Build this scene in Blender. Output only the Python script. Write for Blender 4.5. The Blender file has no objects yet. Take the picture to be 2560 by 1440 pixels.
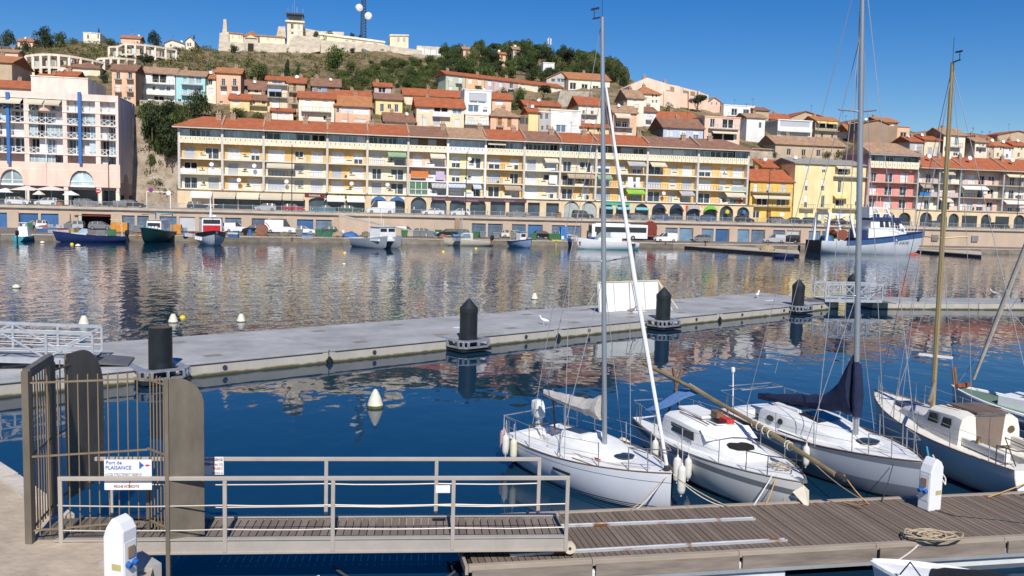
import bpy, bmesh, math, random
from mathutils import Vector, Matrix
R_ = math.radians
random.seed(7)
scn = bpy.context.scene
COL = scn.collection
# ------------------------------------------------------------------ camera
FPX = 2200.0; CAMH = 7.0
PITCH = math.atan(205/2200.0); ROLL = math.atan(.027)
cF = Vector((0, math.cos(PITCH), -math.sin(PITCH))); cU0 = Vector((0, math.sin(PITCH), math.cos(PITCH)))
cR = math.cos(ROLL)*Vector((1,0,0)) + math.sin(ROLL)*cU0
cU = -math.sin(ROLL)*Vector((1,0,0)) + math.cos(ROLL)*cU0
cam = bpy.data.cameras.new('camera'); cam.sensor_width = 36; cam.lens = 36*FPX/2560
cam.clip_start = .1; cam.clip_end = 6000
camo = bpy.data.objects.new('camera', cam); COL.objects.link(camo)
mw = Matrix((cR, cU, -cF)).transposed().to_4x4(); mw.translation = Vector((0,0,CAMH)); camo.matrix_world = mw
scn.camera = camo
# ------------------------------------------------------------------ world, sun, exposure
SUN_EL = R_(43); SUN_AZ = R_(8)          # sun behind the camera, a touch to the right
w = bpy.data.worlds.new('World'); scn.world = w; w.use_nodes = True
nt = w.node_tree; bg = nt.nodes['Background']
sky = nt.nodes.new('ShaderNodeTexSky'); sky.sky_type = 'NISHITA'; sky.sun_disc = False
sunv = Vector((math.sin(SUN_AZ)*math.cos(SUN_EL), -math.cos(SUN_AZ)*math.cos(SUN_EL), math.sin(SUN_EL)))
sky.sun_elevation = SUN_EL; sky.sun_rotation = math.atan2(sunv.x, sunv.y)
sky.air_density = 1.0; sky.dust_density = 0.; sky.ozone_density = 5.; sky.altitude = 100
hs = nt.nodes.new('ShaderNodeHueSaturation'); hs.inputs['Saturation'].default_value = 1.38; hs.inputs['Hue'].default_value = .512; nt.links.new(sky.outputs[0], hs.inputs['Color'])
nt.links.new(hs.outputs[0], bg.inputs[0]); bg.inputs[1].default_value = .088
sl = bpy.data.lights.new('sun', 'SUN'); sl.energy = 4.6; sl.angle = R_(.5); sl.color = (1, .95, .87)
so = bpy.data.objects.new('sun', sl); COL.objects.link(so); so.rotation_euler = sunv.to_track_quat('Z', 'Y').to_euler()
scn.view_settings.view_transform = 'Standard'; scn.view_settings.look = 'None'
scn.view_settings.exposure = .08; scn.view_settings.gamma = 1; scn.view_settings.use_curve_mapping = False
# ------------------------------------------------------------------ pixel helpers
def ray(x, y): return cF + (x-1280)/FPX*cR - (y-720)/FPX*cU
def onz(x, y, z=0.):
    d = ray(x, y); k = (z-CAMH)/d.z; return Vector((d.x*k, d.y*k, z))
def ony(x, y, Y):
    d = ray(x, y); k = Y/d.y; return Vector((d.x*k, Y, CAMH+d.z*k))
TA = math.atan(.21); TS = Vector((math.cos(TA), math.sin(TA), 0)); TT = Vector((-math.sin(TA), math.cos(TA), 0)); TO = Vector((0, 188, 0))
def tw(s, t, z=0.): return TO + TS*s + TT*t + Vector((0,0,z))      # town frame: s along the facades, t away from the water
def pt(x, y, t):
    """pixel -> (s, z) on the vertical town plane t"""
    d = ray(x, y); k = (TO.dot(TT)+t)/d.dot(TT); p = d*k
    q = Vector((p.x, p.y, CAMH+p.z)); return (q-TO).dot(TS), q.z
def ptz(x, y, z):
    p = onz(x, y, z); return (p-TO).dot(TS), (p-TO).dot(TT)
# ------------------------------------------------------------------ materials
MATS = {}
def M(name, col, rough=.7, metal=0., var=.12, scale=1.5, bump=0., stretch=(1,1,1), spec=.35, rand=0., col2=None, detail=4):
    if name in MATS: return MATS[name]
    m = bpy.data.materials.new(name); m.use_nodes = True; n = m.node_tree.nodes; L = m.node_tree.links
    b = n['Principled BSDF']; b.inputs['Roughness'].default_value = rough; b.inputs['Metallic'].default_value = metal
    b.inputs['Specular IOR Level'].default_value = spec
    tc = n.new('ShaderNodeTexCoord'); mp = n.new('ShaderNodeMapping'); mp.inputs['Scale'].default_value = stretch
    L.new(tc.outputs['Object'], mp.inputs[0])
    no = n.new('ShaderNodeTexNoise'); no.inputs['Scale'].default_value = scale; no.inputs['Detail'].default_value = detail; no.inputs['Roughness'].default_value = .65
    L.new(mp.outputs[0], no.inputs['Vector'])
    rp = n.new('ShaderNodeValToRGB'); rp.color_ramp.elements[0].position = .32; rp.color_ramp.elements[1].position = .68
    a = col2 if col2 else tuple(c*(1-var) for c in col)
    z = col if col2 else tuple(min(1, c*(1+var)) for c in col)
    rp.color_ramp.elements[0].color = (*a, 1); rp.color_ramp.elements[1].color = (*z, 1)
    L.new(no.outputs[0], rp.inputs[0]); out = rp.outputs[0]
    if rand:
        oi = n.new('ShaderNodeObjectInfo'); hs = n.new('ShaderNodeHueSaturation'); mr = n.new('ShaderNodeMapRange')
        mr.inputs[3].default_value = 1-rand; mr.inputs[4].default_value = 1+rand
        L.new(oi.outputs['Random'], mr.inputs[0]); L.new(mr.outputs[0], hs.inputs['Value']); L.new(out, hs.inputs['Color']); out = hs.outputs[0]
    L.new(out, b.inputs['Base Color'])
    if bump:
        bp = n.new('ShaderNodeBump'); bp.inputs['Strength'].default_value = bump; bp.inputs['Distance'].default_value = .05
        n2 = n.new('ShaderNodeTexNoise'); n2.inputs['Scale'].default_value = scale*6; n2.inputs['Detail'].default_value = 3
        L.new(mp.outputs[0], n2.inputs['Vector']); L.new(n2.outputs[0], bp.inputs['Height']); L.new(bp.outputs[0], b.inputs['Normal'])
    MATS[name] = m; return m
def wallmat(name, col, var=.14):          # render with vertical weather streaks
    return M(name, col, .85, 0, var, .55, 0, (1,1,.35), .2, rand=.04, detail=6)
def tilemat(name, c1, c2, c3):           # roman tiles: courses and columns as relief, blotchy colour
    if name in MATS: return MATS[name]
    m = bpy.data.materials.new(name); m.use_nodes = True; n = m.node_tree.nodes; L = m.node_tree.links; b = n['Principled BSDF']
    b.inputs['Roughness'].default_value = .85; b.inputs['Specular IOR Level'].default_value = .2
    tc = n.new('ShaderNodeTexCoord')
    no = n.new('ShaderNodeTexNoise'); no.inputs['Scale'].default_value = .9; no.inputs['Detail'].default_value = 6; L.new(tc.outputs['Object'], no.inputs['Vector'])
    vo = n.new('ShaderNodeTexVoronoi'); vo.inputs['Scale'].default_value = 2.6; L.new(tc.outputs['Object'], vo.inputs['Vector'])
    r1 = n.new('ShaderNodeValToRGB'); r1.color_ramp.elements[0].position = .35; r1.color_ramp.elements[1].position = .65
    r1.color_ramp.elements[0].color = (*c1,1); r1.color_ramp.elements[1].color = (*c2,1); L.new(no.outputs[0], r1.inputs[0])
    sp = n.new('ShaderNodeSeparateColor'); L.new(vo.outputs['Color'], sp.inputs[0])
    mx = n.new('ShaderNodeMix'); mx.data_type = 'RGBA'; mx.inputs['B'].default_value = (*c3,1)
    gt = n.new('ShaderNodeMath'); gt.operation = 'MULTIPLY'; gt.inputs[1].default_value = .55; L.new(sp.outputs[0], gt.inputs[0])
    L.new(gt.outputs[0], mx.inputs['Factor']); L.new(r1.outputs[0], mx.inputs['A']); L.new(mx.outputs['Result'], b.inputs['Base Color'])
    wv = n.new('ShaderNodeTexWave'); wv.inputs['Scale'].default_value = 1.3; wv.bands_direction = 'X'; wv.inputs['Distortion'].default_value = .3; L.new(tc.outputs['Object'], wv.inputs['Vector'])
    bp = n.new('ShaderNodeBump'); bp.inputs['Strength'].default_value = .8; bp.inputs['Distance'].default_value = .12; L.new(wv.outputs[0], bp.inputs['Height']); L.new(bp.outputs[0], b.inputs['Normal'])
    MATS[name] = m; return m
def glassmat(name, col, rough=.2):
    return M(name, col, rough, 0, .35, .35, 0, (1,1,1), .6, rand=.35)
T_RED = tilemat('tile_red', (.45,.12,.05), (.58,.18,.08), (.4,.16,.085))
T_ORG = tilemat('tile_orange', (.5,.2,.08), (.62,.28,.13), (.45,.2,.11))
T_BRN = tilemat('tile_brown', (.3,.15,.1), (.42,.23,.15), (.23,.13,.09))
T_TAN = tilemat('tile_tan', (.46,.27,.16), (.6,.4,.26), (.33,.2,.13))
T_GRY = M('roof_grey', (.32,.3,.27), .85, var=.15)
WHITE = wallmat('wall_white', (.8,.79,.76)); CREAM = wallmat('wall_cream', (.8,.68,.48)); LCREAM = wallmat('wall_light_cream', (.82,.74,.6))
PEACH = wallmat('wall_peach', (.78,.5,.33)); PINKP = wallmat('wall_pale_pink', (.8,.56,.44)); YEL = wallmat('wall_yellow', (.83,.66,.33))
YEL2 = wallmat('wall_gold', (.82,.52,.13)); LYEL = wallmat('wall_light_yellow', (.84,.69,.37)); TURQ = wallmat('wall_turquoise', (.42,.7,.72))
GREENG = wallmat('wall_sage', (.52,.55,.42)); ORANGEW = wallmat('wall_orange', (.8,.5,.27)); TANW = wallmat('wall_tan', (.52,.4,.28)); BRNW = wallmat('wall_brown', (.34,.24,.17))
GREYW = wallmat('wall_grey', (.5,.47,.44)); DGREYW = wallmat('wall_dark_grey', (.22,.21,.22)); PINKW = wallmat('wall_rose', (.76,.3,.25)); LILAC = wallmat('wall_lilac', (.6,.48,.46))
ORB = wallmat('wall_amber', (.8,.5,.2)); STONE = M('stone_pale', (.62,.54,.43), .9, var=.22, scale=.5, bump=.4, stretch=(1,1,2)); STONE2 = M('stone_old', (.44,.38,.3), .95, var=.3, scale=.7, bump=.5)
CONC = M('concrete_beige', (.5,.42,.33), .9, var=.14, scale=.4, stretch=(1,1,.5)); CONCG = M('concrete_grey', (.42,.4,.37), .9, var=.2, scale=.6)
WALLT = M('retaining_render', (.52,.4,.3), .9, var=.12, scale=.3, stretch=(1,1,.4))
SHUT = M('shutter_white', (.78,.78,.77), .55, var=.04, rand=.1); SHUTG = M('shutter_grey', (.5,.52,.55), .55, var=.06, rand=.18)
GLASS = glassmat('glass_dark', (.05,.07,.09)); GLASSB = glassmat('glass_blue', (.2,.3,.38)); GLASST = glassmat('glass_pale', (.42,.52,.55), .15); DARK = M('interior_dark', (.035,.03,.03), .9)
METALD = M('metal_dark', (.05,.05,.055), .5); METALG = M('metal_grey', (.4,.41,.42), .45, .3); METALW = M('paint_white', (.8,.8,.8), .4, var=.05)
WOODB = M('wood_brown', (.33,.17,.07), .7, var=.25, scale=4); BLUEP = M('paint_blue', (.05,.17,.45), .5); BLUED = M('door_blue', (.05,.14,.31), .65, var=.25, scale=1.2, rand=.2); BLUEG = M('door_blue_grey', (.13,.18,.25), .7, var=.35, scale=2.2, rand=.2)
BLACKR = M('rubber_black', (.02,.02,.022), .7); CHIM = M('chimney', (.4,.28,.2), .9, var=.25)
# ------------------------------------------------------------------ mesh helpers
class MB:
    def __init__(s): s.v = []; s.f = []; s.m = []; s.cm = 0
    def add(s, vs, fs):
        o = len(s.v); s.v += [tuple(p) for p in vs]; s.f += [tuple(i+o for i in f) for f in fs]; s.m += [s.cm]*len(fs); return s
    def box(s, x0, x1, y0, y1, z0, z1):
        return s.add([(x0,y0,z0),(x1,y0,z0),(x1,y1,z0),(x0,y1,z0),(x0,y0,z1),(x1,y0,z1),(x1,y1,z1),(x0,y1,z1)],
                     [(0,3,2,1),(4,5,6,7),(0,1,5,4),(1,2,6,5),(2,3,7,6),(3,0,4,7)])
    def bar(s, p, q, w, h=None, up=(0,0,1)):
        p = Vector(p); q = Vector(q); h = h or w; d = (q-p).normalized(); u = Vector(up)
        if abs(d.dot(u)) > .98: u = Vector((1,0,0))
        a = d.cross(u).normalized()*(w/2); b = a.cross(d).normalized()*(h/2)
        return s.add([p-a-b,p+a-b,p+a+b,p-a+b,q-a-b,q+a-b,q+a+b,q-a+b], [(0,1,2,3),(7,6,5,4),(0,4,5,1),(1,5,6,2),(2,6,7,3),(3,7,4,0)])
    def tube(s, pts, r, n=6, cap=True):
        pts = [Vector(p) for p in pts]; N = len(pts); rs = r if isinstance(r, (list, tuple)) else [r]*N; vs = []; fs = []
        d0 = (pts[1]-pts[0]).normalized(); u = Vector((0,0,1)) if abs(d0.z) < .9 else Vector((1,0,0)); a = d0.cross(u).normalized()
        for i, p in enumerate(pts):
            d = (pts[min(i+1,N-1)]-pts[max(i-1,0)]).normalized(); a = (a - d*a.dot(d)).normalized(); b = d.cross(a)
            for k in range(n):
                t = 2*math.pi*k/n; vs.append(p + (a*math.cos(t)+b*math.sin(t))*rs[i])
        for i in range(N-1):
            for k in range(n): fs.append((i*n+k, i*n+(k+1)%n, (i+1)*n+(k+1)%n, (i+1)*n+k))
        if cap: fs.append(tuple(range(n-1,-1,-1))); fs.append(tuple(range((N-1)*n, N*n)))
        return s.add(vs, fs)
    def lathe(s, prof, c=(0,0,0), n=12, sx=1., sy=1.):
        vs = []; fs = []
        for r, z in prof:
            for k in range(n):
                t = 2*math.pi*k/n; vs.append((c[0]+r*math.cos(t)*sx, c[1]+r*math.sin(t)*sy, c[2]+z))
        for i in range(len(prof)-1):
            for k in range(n): fs.append((i*n+k, i*n+(k+1)%n, (i+1)*n+(k+1)%n, (i+1)*n+k))
        fs.append(tuple(range(n-1,-1,-1))); fs.append(tuple(range((len(prof)-1)*n, len(prof)*n)))
        return s.add(vs, fs)
    def prism(s, poly, ax, a, b):
        f = {'y': lambda p, c: (p[0], c, p[1]), 'x': lambda p, c: (c, p[0], p[1]), 'z': lambda p, c: (p[0], p[1], c)}[ax]
        n = len(poly); return s.add([f(p, a) for p in poly]+[f(p, b) for p in poly], [tuple(range(n)), tuple(range(2*n-1, n-1, -1))]+[(i, (i+1) % n+0, (i+1) % n+n, i+n) for i in range(n)])
    def loft(s, rings, closed=True, cap=True):
        n = len(rings[0]); vs = [p for r in rings for p in r]; fs = []
        for i in range(len(rings)-1):
            for k in range(n if closed else n-1): fs.append((i*n+k, i*n+(k+1) % n, (i+1)*n+(k+1) % n, (i+1)*n+k))
        if cap and closed: fs.append(tuple(range(n-1,-1,-1))); fs.append(tuple(range((len(rings)-1)*n, len(rings)*n)))
        return s.add(vs, fs)
    def quad(s, a, b, c, d): return s.add([a,b,c,d], [(0,1,2,3)])
    def mesh(s, name, mats, smooth=False, fix=False):
        me = bpy.data.meshes.new(name); me.from_pydata(s.v, [], s.f)
        for mt in (mats if isinstance(mats, (list, tuple)) else [mats]): me.materials.append(mt)
        if s.cm or any(s.m): me.polygons.foreach_set('material_index', s.m)
        if fix:
            b = bmesh.new(); b.from_mesh(me); bmesh.ops.recalc_face_normals(b, faces=b.faces); b.to_mesh(me); b.free()
        if smooth:
            me.polygons.foreach_set('use_smooth', [True]*len(s.f))
            try: me.set_sharp_from_angle(angle=R_(38))
            except Exception: pass
        me.update(); return me
    def build(s, name, mats, parent=None, loc=None, rz=None, smooth=False, fix=True, bevel=0):
        o = inst(name, s.mesh(name, mats, smooth, fix), parent, loc, rz)
        if bevel:
            b = o.modifiers.new('bevel', 'BEVEL'); b.width = bevel; b.segments = 2; b.limit_method = 'ANGLE'; b.angle_limit = R_(40)
        return o
def inst(name, me, parent=None, loc=None, rz=None, scale=None):
    o = bpy.data.objects.new(name, me); COL.objects.link(o)
    if parent: o.parent = parent
    if loc is not None: o.location = loc
    if rz is not None: o.rotation_euler = rz if isinstance(rz, (tuple, list)) else (0,0,rz)
    if scale is not None: o.scale = scale
    return o
def tag(o, label=None, cat=None, group=None, kind=None):
    if label: o['label'] = label
    if cat: o['category'] = cat
    if group: o['group'] = group
    if kind: o['kind'] = kind
    return o
def thing(name, label, cat, loc=(0,0,0), rz=0., group=None):
    o = inst(name, None, None, loc, rz); o.empty_display_size = .3; return tag(o, label, cat, group)
KIDS = {}
def dup(root, loc=None, rz=None, label=None, group=None, parent=None, scale=None):
    c = root.copy(); COL.objects.link(c); c.parent = parent
    if loc is not None: c.location = loc
    if rz is not None: c.rotation_euler = (0,0,rz)
    if scale is not None: c.scale = scale
    if label: c['label'] = label
    if group: c['group'] = group
    if root not in KIDS: KIDS[root] = list(root.children)
    for k in KIDS[root]: dup(k, parent=c)
    return c
def setmat(o, m, i=0): o.material_slots[i].link = 'OBJECT'; o.material_slots[i].material = m
FONT_CACHE = {}
def text(body, size, mat, parent, loc, rot, name='lettering', align='CENTER', ext=.004, squash=1.):
    cu = bpy.data.curves.new(name, 'FONT'); cu.body = body; cu.size = size; cu.align_x = align; cu.align_y = 'CENTER'; cu.extrude = ext; cu.resolution_u = 2
    t = bpy.data.objects.new('tmp', cu); COL.objects.link(t)
    dg = bpy.context.evaluated_depsgraph_get(); me = bpy.data.meshes.new_from_object(t.evaluated_get(dg)); bpy.data.objects.remove(t); bpy.data.curves.remove(cu)
    me.name = name; me.materials.clear(); me.materials.append(mat)
    o = inst(name, me, parent, loc, rot); o.scale = (squash,1,1); return o
def slab_px(mb, poly, t, thick, org=(0,0,0), zmin=None):
    """outline given by pixels on the town plane t, given real thickness; local coords relative to org (s,t,z)"""
    pl = [pt(x, y, t) for x, y in poly]; mb.prism([(s-org[0], z-org[2]) for s, z in pl], 'y', t-org[1], t-org[1]+thick); return pl
def holes_wall(mb, x0, x1, z0, z1, holes, y=0., depth=.25):
    """front wall sheet with real openings and reveals"""
    hs = [(max(a,x0+.02), min(b,x1-.02), max(c,z0+.02), min(d,z1-.02)) for a,b,c,d in holes]; hs = [h for h in hs if h[1]-h[0] > .05 and h[3]-h[2] > .05]
    xs = sorted({x0,x1}|{h[0] for h in hs}|{h[1] for h in hs}); zs = sorted({z0,z1}|{h[2] for h in hs}|{h[3] for h in hs})
    for i in range(len(xs)-1):
        for j in range(len(zs)-1):
            cx = (xs[i]+xs[i+1])/2; cz = (zs[j]+zs[j+1])/2
            if any(h[0] < cx < h[1] and h[2] < cz < h[3] for h in hs): continue
            mb.quad((xs[i],y,zs[j]),(xs[i+1],y,zs[j]),(xs[i+1],y,zs[j+1]),(xs[i],y,zs[j+1]))
    for a,b,c,d in hs:
        e = y+depth
        mb.quad((a,y,c),(a,y,d),(a,e,d),(a,e,c)); mb.quad((b,y,c),(b,e,c),(b,e,d),(b,y,d)); mb.quad((a,y,c),(a,e,c),(b,e,c),(b,y,c)); mb.quad((a,y,d),(b,y,d),(b,e,d),(a,e,d))
# shared unit meshes (x 0..1, z 0..1)
def _unit(fn, mats):
    m = MB(); fn(m); return m.mesh('unit', mats, fix=True)
def _frame(m):
    for a in ((0,.07,0,1),(.93,1,0,1),(.07,.93,0,.05),(.07,.93,.95,1),(.47,.53,.05,.95)): m.box(a[0],a[1],0,.06,a[2],a[3])
def _slats(m):
    for i in range(12): m.box(0,1,0 if i%2 else .02,.05,i/12,(i+1)/12-.004)
U_FRAME = _unit(_frame, METALW); U_FRAMED = _unit(_frame, WOODB); U_PANE = _unit(lambda m: m.quad((0,0,0),(1,0,0),(1,0,1),(0,0,1)), GLASS)
U_PANEB = _unit(lambda m: m.quad((0,0,0),(1,0,0),(1,0,1),(0,0,1)), GLASSB); U_PANET = _unit(lambda m: m.quad((0,0,0),(1,0,0),(1,0,1),(0,0,1)), GLASST)
U_DARK = _unit(lambda m: m.quad((0,0,0),(1,0,0),(1,0,1),(0,0,1)), DARK)
U_SHUT = _unit(_slats, SHUT); U_SHUTG = _unit(_slats, SHUTG); U_SHUTW = _unit(_slats, WOODB)
def _rail(m):
    m.box(0,1,-.02,.02,.95,1); m.box(0,1,-.015,.015,.03,.07)
    for i in range(9): m.box(i/8*.985,i/8*.985+.012,-.012,.012,.07,.95)
U_RAIL = _unit(_rail, METALD); U_RAILG = _unit(_rail, METALG); U_RAILW = _unit(_rail, METALW)
def window(par, x, z, wd, ht, kind='g', y=0.):
    """fills one wall opening; the pane is a sub-part of the window"""
    if kind in 'sSW':
        return inst('shutter', {'s':U_SHUT,'S':U_SHUTG,'W':U_SHUTW}[kind], par, (x,y+.08,z), None, (wd,1,ht))
    if kind == 'h':                       # roller half down
        inst('shutter', U_SHUT, par, (x,y+.08,z+ht*.45), None, (wd,1,ht*.55)); kind = 'g'
    f = inst('window', U_FRAME if kind != 'f' else U_FRAMED, par, (x,y+.14,z), None, (wd,1,ht))
    inst('pane', {'g':U_PANE,'f':U_PANE,'b':U_PANEB,'t':U_PANET,'d':U_DARK}.get(kind, U_PANE), f, (0,.05,0))
    return f
# ================================================================== SETTING
def lerpk(x, K):
    if x <= K[0][0]: return K[0][1]
    for (a, u), (b, v) in zip(K, K[1:]):
        if x <= b: return u+(v-u)*(x-a)/(b-a)
    return K[-1][1]
# ---- water
def water_mat():
    m = bpy.data.materials.new('harbour_water'); m.use_nodes = True; n = m.node_tree.nodes; L = m.node_tree.links; b = n['Principled BSDF']
    b.inputs['Base Color'].default_value = (.005,.03,.062,1); b.inputs['Roughness'].default_value = .025; b.inputs['IOR'].default_value = 1.333; b.inputs['Specular IOR Level'].default_value = .5
    tc = n.new('ShaderNodeTexCoord')
    # open basin beyond the pontoon is ruffled, the marina inside lies calm
    dp = n.new('ShaderNodeVectorMath'); dp.operation = 'DOT_PRODUCT'; dp.inputs[1].default_value = (-.653,.757,0); L.new(tc.outputs['Object'], dp.inputs[0])
    mr = n.new('ShaderNodeMapRange'); mr.interpolation_type = 'SMOOTHSTEP'; mr.inputs[1].default_value = 31; mr.inputs[2].default_value = 50; mr.inputs[3].default_value = .24; mr.inputs[4].default_value = .78; L.new(dp.outputs['Value'], mr.inputs[0])
    def noise(sc, st, det=2):
        mp = n.new('ShaderNodeMapping'); mp.inputs['Scale'].default_value = st; mp.inputs['Rotation'].default_value = (0,0,R_(8)); L.new(tc.outputs['Object'], mp.inputs[0])
        q = n.new('ShaderNodeTexNoise'); q.inputs['Scale'].default_value = sc; q.inputs['Detail'].default_value = det; q.inputs['Roughness'].default_value = .5; L.new(mp.outputs[0], q.inputs['Vector']); return q
    a = noise(.9, (.9,.6,1), 2); c = noise(2.6, (.9,.6,1), 2)
    big = noise(.06, (.5,1,1), 2)
    pr = n.new('ShaderNodeMapRange'); pr.inputs[1].default_value = .35; pr.inputs[2].default_value = .65; pr.inputs[3].default_value = .45; pr.inputs[4].default_value = 1.25; L.new(big.outputs[0], pr.inputs[0])
    st = n.new('ShaderNodeMath'); st.operation = 'MULTIPLY'; L.new(mr.outputs[0], st.inputs[0]); L.new(pr.outputs[0], st.inputs[1])
    h1 = n.new('ShaderNodeMath'); h1.operation = 'MULTIPLY'; h1.inputs[1].default_value = 1.0; L.new(a.outputs[0], h1.inputs[0])
    h2 = n.new('ShaderNodeMath'); h2.operation = 'MULTIPLY'; h2.inputs[1].default_value = .1; L.new(c.outputs[0], h2.inputs[0])
    ad = n.new('ShaderNodeMath'); L.new(h1.outputs[0], ad.inputs[0]); L.new(h2.outputs[0], ad.inputs[1])
    bp = n.new('ShaderNodeBump'); bp.inputs['Distance'].default_value = .085
    L.new(st.outputs[0], bp.inputs['Strength']); L.new(ad.outputs[0], bp.inputs['Height']); L.new(bp.outputs[0], b.inputs['Normal'])
    return m
b = MB(); b.quad((-900,-60,0),(900,-60,0),(900,420,0),(-900,420,0))
tag(b.build('water', water_mat()), 'dark blue harbour water, calm by the dock and rippled beyond', 'water', kind='structure')
# ---- hill
K_N = [(-400,255),(0,255),(280,262),(360,300),(600,300),(760,305),(1000,310),(1160,322),(1400,332),(1600,345),(1760,352),(1880,370),(2000,395),(2560,397),(2900,400)]
K_H = [(-400,165),(280,165),(450,178),(620,186),(760,200),(860,215),(1000,212),(1110,218),(1200,216),(1400,226),(1530,216),(1600,235),(1760,262),(1880,288),(2000,302),(2170,322),(2300,342),(2560,352),(2900,366)]
K_C = [(-400,112),(0,118),(100,112),(200,102),(300,108),(400,114),(500,120),(560,124),(700,127),(850,127),(950,122),(1050,138),(1115,142),(1200,128),(1300,132),(1400,140),(1500,165),(1560,190),(1600,208),(1650,222),(1770,248),(1900,278),(2000,292),(2170,310),(2300,330),(2560,338),(2900,352)]
K_T = [(-400,200),(1115,200),(1200,190),(1500,170),(1600,130),(1770,110),(2000,100),(2900,100)]
ROADZ = 4.8; T17 = 16.; T75 = 75.
def terr(px, t):
    z0 = ROADZ-.1
    if t <= 12: return z0
    zn = pt(px, lerpk(px, K_N), T17)[1]; tc = lerpk(px, K_T); zh = pt(px, lerpk(px, K_H), T75)[1]; zc = pt(px, lerpk(px, K_C), tc)[1]
    if t <= T17: k = (t-12)/(T17-12); return z0+(zn-z0)*k
    if t <= T75: return pt(px, lerpk(px, K_N)+(lerpk(px, K_H)-lerpk(px, K_N))*(t-T17)/(T75-T17), t)[1]
    if t <= tc: return pt(px, lerpk(px, K_H)+(lerpk(px, K_C)-lerpk(px, K_H))*(t-T75)/(tc-T75), t)[1]
    return zc-(t-tc)*.22-((t-tc)/60)**2*8
def px_of(s, t, z):
    v = tw(s,t,z)-Vector((0,0,CAMH)); return 1280+FPX*v.dot(cR)/v.dot(cF)
def terr_st(s, t):
    z = 10.
    for _ in range(3): z = terr(px_of(s,t,z), t)
    return z
def t_for(px, y):
    n, h, c = lerpk(px,K_N), lerpk(px,K_H), lerpk(px,K_C)
    if y >= n: return T17
    if y >= h: return T17+(n-y)/(n-h)*(T75-T17)
    return T75+min(1.,(h-y)/(h-c))*(lerpk(px,K_T)-T75)
def hill_mat():
    m = bpy.data.materials.new('hillside'); m.use_nodes = True; n = m.node_tree.nodes; L = m.node_tree.links; b = n['Principled BSDF']; b.inputs['Roughness'].default_value = .95; b.inputs['Specular IOR Level'].default_value = .1
    tc = n.new('ShaderNodeTexCoord')
    def ns(s, d=6):
        q = n.new('ShaderNodeTexNoise'); q.inputs['Scale'].default_value = s; q.inputs['Detail'].default_value = d; q.inputs['Roughness'].default_value = .7; L.new(tc.outputs['Object'], q.inputs['Vector']); return q
    def rmp(els, src):
        r = n.new('ShaderNodeValToRGB'); r.color_ramp.elements.remove(r.color_ramp.elements[1])
        for i, (p, c) in enumerate(els):
            e = r.color_ramp.elements[0] if i == 0 else r.color_ramp.elements.new(p)
            e.position = p; e.color = (*c,1)
        L.new(src, r.inputs[0]); return r
    base = rmp([(.3,(.12,.11,.05)),(.42,(.21,.16,.085)),(.52,(.3,.22,.13)),(.62,(.36,.27,.17)),(.72,(.4,.33,.25))], ns(.075).outputs[0])
    f2 = rmp([(.45,(0,0,0)),(.6,(1,1,1))], ns(.22).outputs[0])
    mx = n.new('ShaderNodeMix'); mx.data_type = 'RGBA'; mx.inputs['B'].default_value = (.09,.1,.04,1); L.new(base.outputs[0], mx.inputs['A'])
    mu = n.new('ShaderNodeMath'); mu.operation = 'MULTIPLY'; mu.inputs[1].default_value = .7; L.new(f2.outputs[0], mu.inputs[0]); L.new(mu.outputs[0], mx.inputs['Factor'])
    # bare rock where the ground is steep
    ge = n.new('ShaderNodeNewGeometry'); sx = n.new('ShaderNodeSeparateXYZ'); L.new(ge.outputs['Normal'], sx.inputs[0])
    st = n.new('ShaderNodeMapRange'); st.inputs[1].default_value = .62; st.inputs[2].default_value = .35; L.new(sx.outputs['Z'], st.inputs[0])
    rk = rmp([(.35,(.3,.23,.17)),(.5,(.44,.36,.28)),(.65,(.52,.45,.36))], ns(.35).outputs[0])
    m2 = n.new('ShaderNodeMix'); m2.data_type = 'RGBA'; L.new(st.outputs[0], m2.inputs['Factor']); L.new(mx.outputs['Result'], m2.inputs['A']); L.new(rk.outputs[0], m2.inputs['B'])
    L.new(m2.outputs['Result'], b.inputs['Base Color'])
    bp = n.new('ShaderNodeBump'); bp.inputs['Strength'].default_value = .9; bp.inputs['Distance'].default_value = .8; L.new(ns(.7).outputs[0], bp.inputs['Height']); L.new(bp.outputs[0], b.inputs['Normal'])
    MATS['hillside'] = m; return m
HILLM = hill_mat()
def build_hill():
    rnd = random.Random(3); cols = list(range(-420, 2961, 20)); ts = [11.9,13,14,15,16,19,23,28,34,41,49,57,65,72,80,88,97,106,116,126,137,148,160,172,184,196,206,218,240,270,310]
    vs = []; fs = []
    for t in ts:
        for c in cols:
            y0 = lerpk(c, K_H); s, z = pt(c, y0, t); z = terr(c, t)
            if t > 12: z += rnd.uniform(-.35,.35)*(1 if t > 17 else .8)
            tt = t+(rnd.uniform(-1,1) if 75 < t < 195 else 0)
            vs.append(tuple(tw(s, tt, z)))
    n = len(cols)
    for i in range(len(ts)-1):
        for j in range(n-1): fs.append((i*n+j, i*n+j+1, (i+1)*n+j+1, (i+1)*n+j))
    b = MB(); b.add(vs, fs); return b.build('hill', HILLM, smooth=True)
tag(build_hill(), 'steep dry hill of brown grass, scrub and pale rock behind the town', 'hill', kind='structure')
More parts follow.
